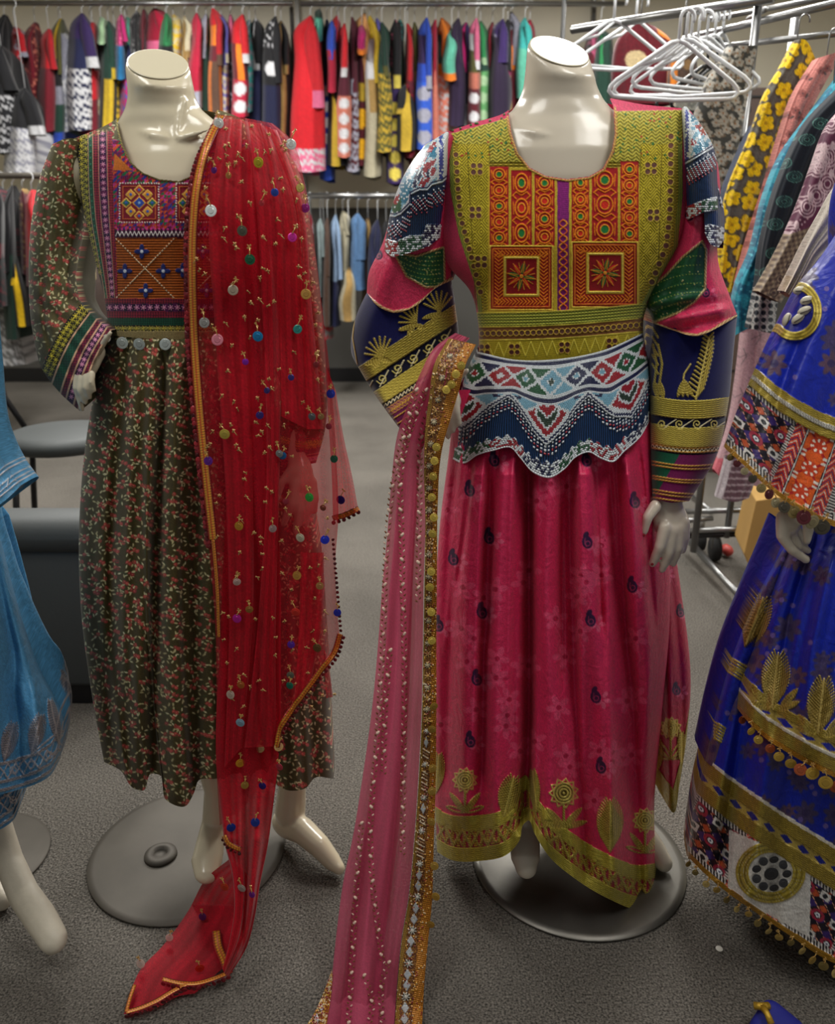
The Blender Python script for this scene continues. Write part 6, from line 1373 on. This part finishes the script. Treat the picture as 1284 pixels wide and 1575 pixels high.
W2 = [(452, 496, 24, 262, [(.86, 'red'), (1, 'white', 'l', 'pink')], 'long red with white hem'), (481, 498, 14, 62, [(.3, 'dark green'), (1, 'mint')], 'mint green short'), (494, 512, 30, 275, [(.4, 'navy'), (.8, 'blue', 'm', 'white'), (1, 'blue')], 'navy and blue'),
      (503, 518, 32, 140, [(.4, 'blue'), (1, 'crimson')], 'blue over crimson'), (503, 530, 122, 253, [(1, 'black', 's', 'gold')], 'black with gold panel'), (508, 524, 24, 120, [(.4, 'red', 'd', 'pink'), (1, 'wine')], 'red over wine'), (520, 538, 36, 240, [(.3, 'red'), (.55, 'wine'), (1, 'salmon', 'm', 'white')], 'salmon with white medallions'),
      (534, 552, 26, 262, [(.5, 'wine'), (1, 'maroon', 'l', 'silver grey')], 'wine patterned'), (540, 572, 20, 252, [(.15, 'peach'), (.45, 'wine'), (.6, 'wine', 'm', 'gold'), (1, 'maroon', 'm', 'd8a018')], 'wine with golden flowers'), (548, 564, 38, 82, [(.85, 'magenta'), (1, 'orange')], 'magenta short'),
      (560, 584, 24, 270, [(.15, 'yellow'), (.4, 'white'), (.6, 'cream', 's', 'tan'), (1, 'cream')], 'long cream'), (575, 590, 28, 200, [(.2, 'violet'), (.5, 'salmon'), (1, 'violet')], 'violet and salmon'), (580, 602, 34, 232, [(.4, 'dark green'), (1, 'gold', 'l', 'olive')], 'gold braided over green'),
      (597, 618, 30, 280, [(.35, 'black', 'd', 'pink'), (.5, 'purple'), (1, 'purple', 'm', 'c2b04a')], 'purple with yellow blossoms'), (606, 622, 30, 140, [(.5, 'black', 'd', 'teal'), (1, 'dark green')], 'black and teal'), (610, 638, 126, 230, [(1, 'black', 's', 'gold')], 'black with gold stripe'),
      (622, 638, 36, 240, [(.3, 'red'), (1, 'crimson', 'l', 'maroon')], 'red with maroon print'), (630, 646, 34, 250, [(.2, 'olive'), (1, 'dark red', 'm', 'tan')], 'dark red with tan'), (640, 664, 27, 228, [(.15, 'blue'), (.35, 'purple'), (.5, 'blue'), (1, 'bright blue', 'm', 'silver grey')], 'bright blue'),
      (660, 675, 30, 212, [(.35, 'crimson'), (1, 'salmon')], 'salmon narrow'), (668, 700, 27, 210, [(.15, 'orange'), (.4, 'dark green'), (.5, 'orange'), (1, 'white', 'l', 'salmon')], 'white lace with orange top'), (683, 703, 46, 122, [(.85, 'mint'), (1, 'orange')], 'mint green with orange edge'),
      (690, 714, 28, 192, [(1, 'dark purple')], 'dark purple'), (704, 726, 34, 190, [(.5, 'purple', 's', 'magenta'), (.8, 'navy'), (1, 'white', 'm', 'silver grey')], 'purple with white disc'), (720, 738, 28, 195, [(.15, 'pink'), (.3, 'white'), (.5, 'olive'), (.65, 'salmon'), (1, 'maroon', 'm', 'white')], 'pink, white and maroon'),
      (734, 752, 32, 190, [(.2, 'green'), (.5, 'dark green'), (1, 'light green', 'm', 'pale green')], 'light green banded'), (748, 762, 34, 180, [(.5, 'dark red'), (1, 'olive')], 'dark red and olive'), (754, 782, 29, 190, [(.2, 'purple', 'd', 'silver grey'), (1, 'dark purple')], 'black and purple'),
      (770, 788, 30, 172, [(.5, 'black'), (.6, 'magenta'), (1, 'tan')], 'black over tan'), (778, 800, 18, 168, [(.2, 'silver grey'), (.35, 'maroon'), (.6, 'orange'), (1, 'maroon')], 'maroon with orange print'), (796, 816, 27, 150, [(.4, 'teal'), (1, 'mint')], 'teal'), (806, 824, 30, 150, [(.4, 'crimson'), (1, 'black')], 'crimson and black'),
      (903, 922, 40, 150, [(.4, 'pink', 'l', 'black'), (1, 'maroon')], 'pink and black printed'), (916, 940, 44, 160, [(.5, 'dark green', 's', 'green'), (1, 'dark green')], 'dark green with bright stripe')]
def row(tbl, rail, group, where, Y0, pre='dress'):
    for k, (u0, u1, v0, v1, sg, wds) in enumerate(tbl):
        pos = 'right of the %s one' % tbl[k-1][5] if k else 'first from the left'
        lab = '%s %s %s, %s' % (wds, pre, pos, where)
        if len(lab.split()) > 16: lab = '%s %s right of %s, %s' % (wds, pre, tbl[k-1][5], where)
        garment('hanging_'+pre, u0, u1, v0, v1, Y0+(k % 3)*.07, sg, lab, group, rail, pre)
row(W1, 5, 'clothes on the left wall rail', 'left rail', YR)
row(W2, 6, 'clothes on the middle wall rail', 'middle rail', YR)
W3 = [(474, 484, 330, 470, [(1, 'dark red', 'd', 'grey')], 'dark red'), (483, 500, 336, 455, [(1, '7f8f90')], 'grey blue'), (488, 512, 400, 520, [(1, 'red', 'l', 'grey')], 'red printed'), (496, 508, 335, 500, [(1, 'brown')], 'brown'), (506, 524, 330, 500, [(.6, 'pale blue'), (1, 'navy')], 'pale blue'),
      (520, 540, 324, 415, [(1, 'cream')], 'cream short'), (522, 548, 410, 492, [(1, 'cream', 's', 'tan')], 'lower cream'), (536, 566, 328, 444, [(1, 'denim blue')], 'denim blue'), (556, 572, 335, 470, [(1, 'tan', 's', 'brown')], 'tan'), (564, 590, 338, 500, [(1, 'navy')], 'navy'), (584, 606, 340, 480, [(.5, 'black'), (1, 'purple', 's', 'gold')], 'black and purple')]
row(W3, 302, 'shirts on the middle lower rail', 'lower rail', YR-.05, 'shirt')
W4 = [(-30, 8, 282, 470, [(1, 'black', 'd', 'maroon')], 'black'), (0, 26, 285, 520, [(.45, 'black'), (1, 'dark green')], 'black and green'), (26, 44, 290, 420, [(1, 'maroon', 'd', 'tan')], 'maroon'), (34, 60, 292, 440, [(.8, 'red'), (1, 'dark red')], 'red'),
      (2, 30, 384, 500, [(1, 'black', 's', 'd8b018')], 'black with yellow panel'), (-30, 24, 470, 560, [(1, 'white', 'l', 'grey')], 'white and grey embroidered'), (60, 90, 300, 500, [(1, 'navy', 'd', 'grey')], 'navy'), (100, 140, 300, 520, [(.5, 'black'), (1, 'brown', 's', 'gold')], 'brown and gold')]
for k, g_ in enumerate(W4):
    u0, u1, v0, v1, sg, wds = g_
    garment('hanging_dress', u0, u1, v0, v1, 5.2+(k % 3)*.1, sg, '%s dress on the low left rail, %s' % (wds, ['at the frame edge', 'behind the sleeve', 'third in', 'touching the olive sleeve', 'hem hanging below the black ones', 'lowest and nearest the chair', 'seen past the elbow', 'seen between arm and waist'][k]), 'clothes on the low left rail', 272, 'dress', 18 if k in (4, 5) else 6)
W5 = [(-24, 22, 150, 232, [(1, 'white', 'l', 'black')], 'white and black lace hem'), (10, 50, 215, 268, [(1, 'silver grey', 'l', 'white')], 'silver lace hem')]
for k, (u0, u1, v0, v1, sg, wds) in enumerate(W5):
    garment('hanging_dress', u0, u1, v0-80, v1, 6.2, [(.5, 'black')]+sg, '%s dress low at the left frame edge, %s' % (wds, ['upper', 'lower'][k]), None, 5)
# rails and uprights
def rail_obj(nm, a, b_, r, mat, label, posts=(), ends=None):
    t = thing(nm, (float(a[0]), float(a[1]), 0), label, 'rail'); q = MB(); q.tube([a, b_], r, 12); q.build('rail', mat, t)
    for p_ in posts:
        q = MB(); q.tube([(p_[0], p_[1], 0.0), (p_[0], p_[1], p_[2])], r*.9, 12); q.build('upright', mat, t)
    return t
lp, rp = P(-40, 5, YR), P(450, 5, YR)
rail_obj('wall_rail', lp, rp, .016, M['chrome'], 'metal clothes rail across the top left of the back wall', [(P(452, 100, YR+.1)[0], YR+.1, lp[2])])
lp, rp = P(462, 6, YR), P(960, 6, YR); rail_obj('wall_rail', lp, rp, .016, M['chrome'], 'metal clothes rail across the top middle of the back wall', [(P(911, 60, YR+.1)[0], YR+.1, lp[2])])
lp, rp = P(470, 301, YR-.05), P(640, 301, YR-.05); rail_obj('wall_rail', lp, rp, .02, M['chrome'], 'lower metal rail between the two mannequins', [(P(475, 320, YR-.05)[0], YR-.05, lp[2]), (P(628, 320, YR-.05)[0], YR-.05, lp[2])])
lp, rp = P(-120, 270, 5.3), P(170, 270, 5.3); rail_obj('wall_rail', lp, rp, .018, M['steel_dk'], 'dark low rail behind the olive sleeve', [(P(-90, 300, 5.3)[0], 5.3, lp[2]), (P(150, 300, 5.3)[0], 5.3, lp[2])])
# maroon blouse with a cream disc, behind the hangers
t = thing('hanging_blouse', (float(P(990, 150, 4.2)[0]), 4.2, 1.5), 'maroon blouse with a cream round motif hanging behind the white hangers', 'blouse')
def mb_(p):
    p.fill(p.U > 0, col('5a101c')); p.disc(978, 92, 17, 'b8a47c', None, ry=15); p.poly([(1010, 40), (1020, 44), (1040, 60), (1034, 66), (1012, 52)], 'c87018')
sheet('fabric', [(966, 38), (950, 60), (942, 100), (944, 158)], [(1006, 40), (1030, 60), (1040, 100), (1036, 160)], [(966, 38), (985, 34), (1006, 40)], None, Yc=4.2, D=.08, du=2, folds=ripples(3, .01, (.4, 1), 5), paint=mb_, mat=M['cloth'], parent=t)
t = thing('hanging_blouse', (float(P(1040, 130, 4.0)[0]), 4.0, 1.5), 'orange and brown blouse edge hanging behind the hanger hooks', 'blouse')
sheet('fabric', [(1032, 66), (1026, 150)], [(1070, 70), (1076, 150)], None, None, Yc=4.0, D=.06, du=2, folds=ripples(3, .01, (.4, 1), 6), paint=lambda p: (p.fill(p.U > 0, col('3c2a20')), p.rect(1030, 95, 1042, 130, 'b86a1c'), p.disc(1058, 100, 8, '6a5030')), mat=M['cloth'], parent=t)
for u, v, Y, o_ in ((985, 36, 4.2, 'hanging_blouse'), (1050, 68, 4.0, 'hanging_blouse.001')):
    p0 = P(u, v, Y); q = MB(); q.tube([tuple(p0-np.array([0, 0, .02])), (p0[0], p0[1], 2.25), (p0[0]+.02, p0[1], 2.27)], .004, 8); q.build('hanger_hook', M['chrome'], bpy.data.objects[o_])
rail_obj('ceiling_rail', (P(985, 36, 4.2)[0]-.35, 4.2, 2.25), (P(1050, 68, 4.0)[0]+.5, 4.0, 2.25), .012, M['chrome'], 'upper chrome rail behind the white hangers carrying the maroon blouse', [(P(985, 36, 4.2)[0]-.35, 4.2, 2.25)])
# ---------------------------------------------------------------- the chrome rolling rack at the right
ZR = 1.92
def gx(u, v, Y): return Vector(P(u, v, Y))
t = thing('garment_rack', tuple(G(1110, 860)), 'chrome rolling clothes rack behind the pink dress sleeve', 'rack')
A0, A1 = gx(880, 46, 3.25), gx(1190, -3, 2.75); q = MB(); q.tube([A0, A1], .0135, 14); q.build('top_rail', M['chrome'], t)
for u, v, Y, nm, r in ((1167, 0, 2.8, 'upright', .0125), (1224, 18, 2.95, 'upright', .012)):
    p_ = gx(u, v, Y); q = MB(); q.tube([(p_.x, p_.y, .13), (p_.x, p_.y, p_.z)], r, 14); q.build(nm, M['chrome'], t)
    if u == 1167:
        q = MB(); q.tube([(p_.x, p_.y, 1.52), (p_.x, p_.y, 1.535)], .016, 14); q.build('collar', M['steel_dk'], t)
for a, b_, r in (((1052, 60, 3.3), (1300, 2, 2.5), .011), ((1050, 78, 3.3), (1300, 50, 2.5), .009), ((1150, 30, 3.0), (1178, 14, 2.8), .008), ((1090, 30, 3.2), (1284, -6, 2.7), .008)):
    q = MB(); q.tube([gx(*a), gx(*b_)], r, 12); q.build('cross_rail', M['chrome'], t)
for a, b_, r, mt in (((1052, 787, 3.05), (1172, 784, 2.95), .011, 'chrome'), ((1052, 817, 3.0), (1172, 812, 2.9), .012, 'chrome'), ((1052, 824, 3.0), (1172, 820, 2.92), .012, 'black'), ((1056, 801, 3.0), (1096, 797, 3.0), .010, 'chrome')):
    q = MB(); q.tube([gx(*a), gx(*b_)], r, 12); q.build('base_rail', M[mt], t)
q = MB(); q.tube([G(1052, 824, .07), G(1152, 932, .05)], .013, 12); q.build('base_leg', M['chrome'], t)
q = MB(); q.tube([G(1062, 760, .02), G(1094, 786, .02)], .008, 10); q.build('base_leg', M['chrome'], t)
for u, v in ((1097, 862), (1074, 846)):
    c = G(u, v, .0); c.z = .052; q = MB(); q.tube([c+Vector((-.012, 0, 0)), c+Vector((.012, 0, 0))], .05, 24); w_ = q.build('caster_wheel', M['rubber'], t)
    q = MB(); q.tube([c+Vector((0, 0, .0)), c+Vector((0, 0, .09))], .014, 10); q.build('caster_fork', M['steel'], t)
# hangers
def hanger_mesh(mat):
    t = thing('coat_hanger', (0, 0, 0), 'x', 'hanger', 'plastic hangers on the chrome rack'); W_ = .19
    pts = [(0, 0, -.055)]+[(-.02, 0, -.06), (-W_+.02, 0, -.155), (-W_+.004, 0, -.17), (-W_, 0, -.182), (-W_+.012, 0, -.194), (-W_+.03, 0, -.197), (0, 0, -.203), (W_-.03, 0, -.197), (W_-.012, 0, -.194), (W_, 0, -.182), (W_-.004, 0, -.17), (W_-.02, 0, -.155), (.02, 0, -.06), (0, 0, -.055)]
    q = MB(); q.tube(pts, .0058, 9); q.build('shoulder_bar', mat, t)
    q = MB(); q.tube([(-.12, 0, -.12), (-.05, 0, -.1), (0, 0, -.06)], .0045, 8); q.build('strap_notch', mat, t)
    q = MB(); q.tube([(0, 0, -.06), (0, 0, 0)]+[(.02-.02*math.cos(a), 0, .022*math.sin(a)+.0) for a in np.linspace(.2, 3.6, 9)], .0048, 9); q.build('hook', mat, t)
    return t
H0 = hanger_mesh(M['white_plastic']); HK = [c for c in C.objects if c.parent is H0]
HS = [(1047, 28, 2.55, .12, 'white plastic hanger nearest the silver upright, frontmost'), (1058, 26, 2.62, -.18, 'white plastic hanger just behind the frontmost one'), (1066, 24, 2.72, .35, 'white plastic hanger third from the front, turned right'), (1076, 30, 2.8, -.4, 'white plastic hanger turned left over the dark hangers'),
      (1090, 26, 2.9, .3, 'white hanger half hidden behind the front ones'), (1102, 24, 3.0, .6, 'white hanger sharply turned near the upright'), (1114, 22, 3.05, .8, 'last white hanger before the silver upright'), (946, 2, 3.1, .1, 'white hanger alone behind the pink mannequin neck'), (980, 4, 3.2, .2, 'faint white hanger over the maroon blouse')]
for k, (u, v, Y, rz, lab) in enumerate(HS):
    o = H0 if k == 0 else H0.copy()
    if k:
        C.objects.link(o)
        for c in HK: d = c.copy(); C.objects.link(d); d.parent = o
    o.location = gx(u, v, Y); o.rotation_euler = (0, 0, rz); o['label'] = lab
for k, (u, v, Y, rz) in enumerate(((1090, 72, 3.0, .4), (1104, 74, 3.1, .5))):
    o = H0.copy(); C.objects.link(o); o.location = gx(u, v, Y); o.rotation_euler = (0, 0, rz); o['label'] = ['dark grey hanger below the white ones, nearer', 'dark grey hanger below the white ones, farther'][k]; o['group'] = 'dark hangers'
    for c in HK:
        d = c.copy(); d.data = c.data.copy(); d.data.materials[0] = M['black']; C.objects.link(d); d.parent = o
# garments on the rack
def rg(label, cat, L, R, T, B, Y, D, paint, mat='cloth', folds=None, hook=None, **k):
    c = P(L[-1][0], L[-1][1], Y); t = thing('hanging_'+cat.replace(' ', '_'), (float(c[0]), Y, float(c[2])), label, cat, 'clothes on the chrome rack')
    sheet('fabric', L, R, T, B, Yc=Y, D=D, du=1.5, folds=folds or ripples(2.5, .008, (.4, 1), int(L[0][0])), paint=paint, mat=M[mat], parent=t, bk=4, **k)
    if hook:
        q = MB(); p0 = gx(hook[0], hook[1], Y); q.tube([p0+Vector((.006, 0, -.05)), p0, p0+Vector((0, 0, .04))]+[p0+Vector((.014-.014*math.cos(a), 0, .04+.016*math.sin(a))) for a in np.linspace(.3, 3.4, 7)], .0022, 8); q.build('hanger_hook', M['chrome'], t)
def blossoms(base, petal, core, n, s_, seed, leaf=None, line=None):
    def f(p):
        p.fill(p.U > 0, col(base)); r = np.random.default_rng(seed); cells = []
        x0, x1, y0, y1 = p.X.min(), p.X.max(), p.Y.min(), p.Y.max()
        for _ in range(n*6):
            if len(cells) >= n: break
            x, y = r.uniform(x0, x1), r.uniform(y0, y1)
            if all((x-a)**2+(y-b)**2 > (s_*1.5)**2 for a, b in cells) and len(p.q(x-2, y-2, x+2, y+2)): cells.append((x, y))
        for x, y in cells:
            a0 = r.uniform(0, 6.28)
            if leaf: p.disc(x+s_, y+s_*.6, s_*.7, leaf, None, ry=s_*.3, rot=a0)
            if line: p.disc(x, y+1, s_*1.15, line, None, sf=2)
            for j in range(5): p.disc(x+math.cos(a0+j*1.256)*s_*.55, y+math.sin(a0+j*1.256)*s_*.55, s_*.52, petal, None, ry=s_*.42, rot=a0+j*1.256)
            p.disc(x, y, s_*.22, core)
    return f
rg('dark floral dress with white and rust flowers behind the silver upright', 'dress', [(1120, 70), (1085, 130), (1064, 200), (1060, 280)], [(1165, 70), (1150, 150), (1132, 240), (1118, 300)], None, None, 2.75, .05, blossoms('3a3a36', '9a958a', '8a5a30', 90, 7, 3, '6a5a48'))
rg('off-white dress hanging under the white hangers', 'dress', [(1040, 140), (1044, 200), (1050, 260)], [(1108, 130), (1104, 190), (1090, 260)], None, None, 3.3, .05, blossoms('8a887e', '6a6a64', '9a988c', 20, 7, 4))
rg('indigo dress showing at the left of the yellow floral one', 'dress', [(1160, 190), (1135, 240), (1112, 300), (1104, 360)], [(1180, 200), (1150, 300), (1120, 400)], None, None, 2.6, .04, lambda p: p.fill(p.U > 0, col('28344e')))
rg('grey dress with large yellow flowers hanging nearest the upright', 'dress', [(1222, 62), (1202, 100), (1178, 141), (1154, 205), (1117, 296), (1106, 380), (1103, 448)], [(1256, 94), (1238, 140), (1210, 190), (1190, 279), (1163, 333), (1144, 394), (1128, 450)], [(1222, 62), (1234, 60), (1256, 94)], None, 2.5, .035,
   blossoms('5c5850', 'dcb80c', 'a88010', 80, 13, 11, None, '4a4238'), hook=(1226, 58))
rg('salmon pink dress with dark sprigs beside the yellow floral one', 'dress', [(1256, 90), (1225, 140), (1198, 218), (1172, 316), (1150, 380), (1136, 436)], [(1300, 76), (1262, 140), (1225, 220), (1184, 320), (1165, 390), (1150, 438)], None, None, 2.42, .035,
   blossoms('c07870', '94534e', '4a3434', 40, 6, 13, '5a4644'), hook=(1272, 80))
rg('turquoise tie-dyed dress beside the salmon pink one', 'dress', [(1300, 105), (1243, 181), (1202, 239), (1175, 309), (1158, 383), (1130, 454), (1130, 516)], [(1330, 120), (1262, 210), (1222, 280), (1196, 360), (1172, 430), (1156, 502)], None, None, 2.34, .035,
   blossoms('2a8ca0', '16607c', '5ab4c4', 90, 9, 15), hook=(1284, 96))
rg('dark navy dress with green rose outlines', 'dress', [(1300, 125), (1240, 190), (1204, 262), (1182, 330), (1170, 390), (1166, 430), (1150, 505)], [(1345, 150), (1284, 200), (1258, 262), (1230, 335), (1206, 396), (1198, 450), (1190, 514)], None, None, 2.26, .035,
   lambda p: (p.fill(p.U > 0, col('141c26')), [[p.ring(x+dx, y, rr, 1.6, ('4a7a70', '2c5a54')[j % 2], None, ry=rr*.7) for j, rr in enumerate((4, 8, 12))] for (x, y, dx) in ((1262, 190, 0), (1238, 215, 3), (1272, 230, -2), (1205, 250, 0), (1222, 272, 0), (1240, 300, 2), (1206, 310, 0), (1226, 340, 0), (1192, 345, 0), (1210, 375, 1), (1190, 390, 0), (1180, 420, 0))],
              [[p.ring(x, y, 5, 2, 'a8a8a4', None), p.disc(x+5, y+6, 2, 'a8a8a4')] for x in range(1152, 1200, 11) for y in range(448, 512, 11)]))
def paisley_w(p):
    p.fill(p.U > 0, col('582840')); r = np.random.default_rng(5)
    for k in range(34):
        x, y = r.uniform(1190, 1320), r.uniform(170, 470)
        for rr in (5, 9, 13): p.ring(x, y, rr, 1.7, 'c0a8ac', None, ry=rr*1.25)
        p.disc(x+6, y-16, 4, 'c0a8ac', None, ry=7)
    for k in range(160): p.disc(r.uniform(1190, 1320), r.uniform(170, 470), 1.6, 'b89ca2')
    m_ = p.V > 360-(p.U-1215)*.35
    g = (.5+.5*np.sin(p.U*.5+p.V*.35)*np.sin(p.V*.5-p.U*.3))[..., None]; p.fill(m_, col('9a8a70')*g+col('4a3a34')*(1-g))
    for x, y in ((1200, 430), (1190, 450), (1215, 410), (1228, 390)): p.ring(x, y, 6, 1.6, '3a2c2c'); p.disc(x, y, 2.4, '3a2c2c')
rg('plum dress with white paisley and beige border', 'dress', [(1320, 140), (1275, 192), (1256, 245), (1228, 326), (1208, 372), (1188, 410), (1166, 448)], [(1360, 200), (1310, 280), (1284, 330), (1254, 372), (1232, 410), (1216, 440), (1201, 466)], None, None, 2.16, .035, paisley_w)
rg('plain cream scarf end hanging over the blue shoulder', 'scarf', [(1320, 240), (1284, 290), (1264, 330), (1244, 370), (1224, 412), (1206, 448)], [(1360, 330), (1310, 370), (1284, 385), (1262, 400), (1240, 435), (1224, 460)], None, None, 1.45, .02,
   lambda p: (p.fill(p.U > 0, col('b4ada0')), p.rect(1200, 425, 1245, 470, 'a89c84'), [p.line([(1203+k*4, 447+k), (1216+k*4, 424+k)], 1.2, 'd0c8b4') for k in range(7)]))
rg('pale pink dress with grey fern print below the turquoise one', 'dress', [(1142, 512), (1134, 580), (1122, 650), (1098, 722)], [(1200, 500), (1196, 600), (1190, 680), (1170, 750)], None, [(1098, 722), (1112, 738), (1140, 742), (1170, 750)], 2.5, .04,
   lambda p: (p.fill(p.U > 0, col('b8949a')), [p.line([(x, y), (x+8, y-12), (x+3, y-24)], 1.5, '7a6a70') or p.line([(x-7, y-8), (x+10, y-16)], 1.3, '7a6a70') for x, y in ((1140, 560), (1158, 590), (1135, 620), (1150, 650), (1128, 680), (1162, 530), (1120, 705), (1150, 700))], p.fill((p.V > 705) & (p.U < 1125), col('c0606c'))))
rg('mauve and white fringed striped cloth end low on the rack', 'scarf', [(1116, 706), (1108, 735), (1100, 764)], [(1158, 712), (1160, 740), (1152, 766)], None, [(1100, 764), (1112, 768), (1132, 772), (1152, 766)], 2.4, .03,
   lambda p: (p.fill(p.U > 0, col('6a5058')), [p.fill((np.abs((p.V-716)-k*10) < 1.5), col('a8989c')) for k in range(6)], p.fill((p.U+(p.V-706)*.28 < 1128), col('a8a0a4'))))
# brown panelled cupboard end and board seen behind the rack
t = thing('cupboard', tuple(G(1150, 700)), 'brown cupboard side seen between the pink shoulder and the silver upright', 'cupboard')
q = MB(); a = gx(1062, 200, 4.3); b_ = gx(1180, 200, 4.3); q.box(((a.x+b_.x)/2, 4.45, .95), (b_.x-a.x, .3, 1.9)); q.build('carcass', plain('brown_laminate', '4a3a32', rough=.6, noise=.15, nscale=6), t, smooth=False, bevel=.006)
for k in range(7):
    q = MB(); q.box(((a.x+b_.x)/2, 4.297, .3+k*.26), (b_.x-a.x-.02, .006, .008)); q.build('groove', M['black'], t, smooth=False)
t = thing('cardboard_box', tuple(G(1180, 900)), 'tan cardboard box leaning behind the blue dress hand', 'box')
pts = [(1163, 770), (1144, 852), (1164, 896), (1196, 870), (1230, 800), (1232, 760)]; q = MB(); f0 = [gx(u, v, 2.72) for u, v in pts]; vs = f0+[p_+Vector((.04, .2, .0)) for p_ in f0]; n_ = len(pts)
q.add(vs, [tuple(range(n_)), tuple(range(2*n_-1, n_-1, -1))]+[(i, (i+1) % n_, n_+(i+1) % n_, n_+i) for i in range(n_)]); q.build('carton', M['card'], t, smooth=False, bevel=.003)
q = MB(); c = G(1118, 846, .03); q.rings([(c+Vector((0, y, 0)), (.022*s_, 0, 0), (0, 0, .022*s_)) for y, s_ in ((-.03, .3), (-.02, .9), (.0, 1), (.02, .9), (.03, .3))], 14); tag(q.build('shoe', plain('coral_leather', 'b04038', rough=.5)), 'small coral red shoe on the floor under the rack', 'shoe')
# ---------------------------------------------------------------- chairs and armchair at the left
def chair(cx_, cy_, rz, label):
    t = thing('side_chair', (cx_, cy_, 0), label, 'chair', 'black framed chairs'); Rz = Matrix.Rotation(rz, 3, 'Z'); W = lambda x, y, z: Rz @ Vector((x, y, 0))+Vector((cx_, cy_, z))
    q = MB(); q.rings([(W(0, 0, z), Rz @ Vector((a, 0, 0)), Rz @ Vector((0, b_, 0))) for z, a, b_ in ((.43, .16, .15), (.435, .215, .20), (.46, .24, .225), (.485, .235, .22), (.50, .19, .175), (.503, .02, .02))], 32); q.build('seat', M['vinyl'], t)
    q = MB(); q.rings([(W(-.26, y, .70), Rz @ Vector((.02*s_, 0, 0)), (0, 0, .12*s_)) for y, s_ in ((-.215, .3), (-.2, .85), (-.12, 1), (.12, 1), (.2, .85), (.215, .3))], 20); q.build('backrest', M['vinyl_br'], t)
    for sx, sy in ((1, 1), (1, -1), (-1, 1), (-1, -1)):
        q = MB(); q.tube([W(.16*sx, .17*sy, .44), W(.21*sx, .19*sy, .0)], .0125, 10); q.build('leg', M['black'], t)
    for sy in (1, -1):
        q = MB(); q.tube([W(-.17, .2*sy, .44), W(-.245, .205*sy, .60), W(-.27, .2*sy, .8)], .0125, 10); q.build('back_post', M['black'], t)
c = G(100, 668, .48); chair(c.x, c.y, .25, 'black framed chair with grey vinyl seat right behind the olive sleeve')
chair(c.x-.62, c.y-.12, .35, 'black framed chair cut by the left edge, one leg and backrest showing')
ax, ay = -1.13, 2.22
t = thing('armchair', (ax, ay, 0), 'dark grey vinyl armchair between the pale blue and olive dresses', 'armchair')
def rbox(c, sz, r=0): q = MB(); q.box(c, sz); return q
q = rbox((ax, ay-.20, .26), (.70, .10, .41)); q.build('back_panel', M['vinyl'], t, bevel=.02)
q = rbox((ax, ay-.20, .505), (.74, .15, .10)); q.build('top_roll', M['vinyl'], t, bevel=.048)
for s_ in (-1, 1):
    q = rbox((ax+s_*.33, ay+.05, .27), (.09, .44, .38)); q.build('arm', M['vinyl'], t, bevel=.035)
q = rbox((ax, ay+.04, .245), (.58, .42, .35)); q.build('seat_cushion', M['vinyl'], t, bevel=.035)
q = rbox((ax, ay, .031), (.62, .48, .058)); q.build('plinth', M['black'], t, smooth=False)
t = thing('folded_cloth', (-1.05, ay+.1, .42), 'multicoloured embroidered cloth lying on the grey armchair seat', 'cloth')
q = MB()
for k in range(90):
    x, y = RNG.uniform(-1.22, -.86), RNG.uniform(ay-.08, ay+.14); c_ = col(('1c3c9c', 'b8a028', 'a03028', 'b8b4a8', '2c6a4c', 'b85a28')[k % 6])
    q.rings([(Vector((x, y, z)), (.026*s_, 0, 0), (0, .02*s_, 0)) for z, s_ in ((.42, .9), (.43, 1), (.436, .8), (.44, .1))], 8)
    q.c[-32:] = [tuple(S2L(c_))+(0,)]*32
q.build('cloth', M['cloth'], t, colattr=True)
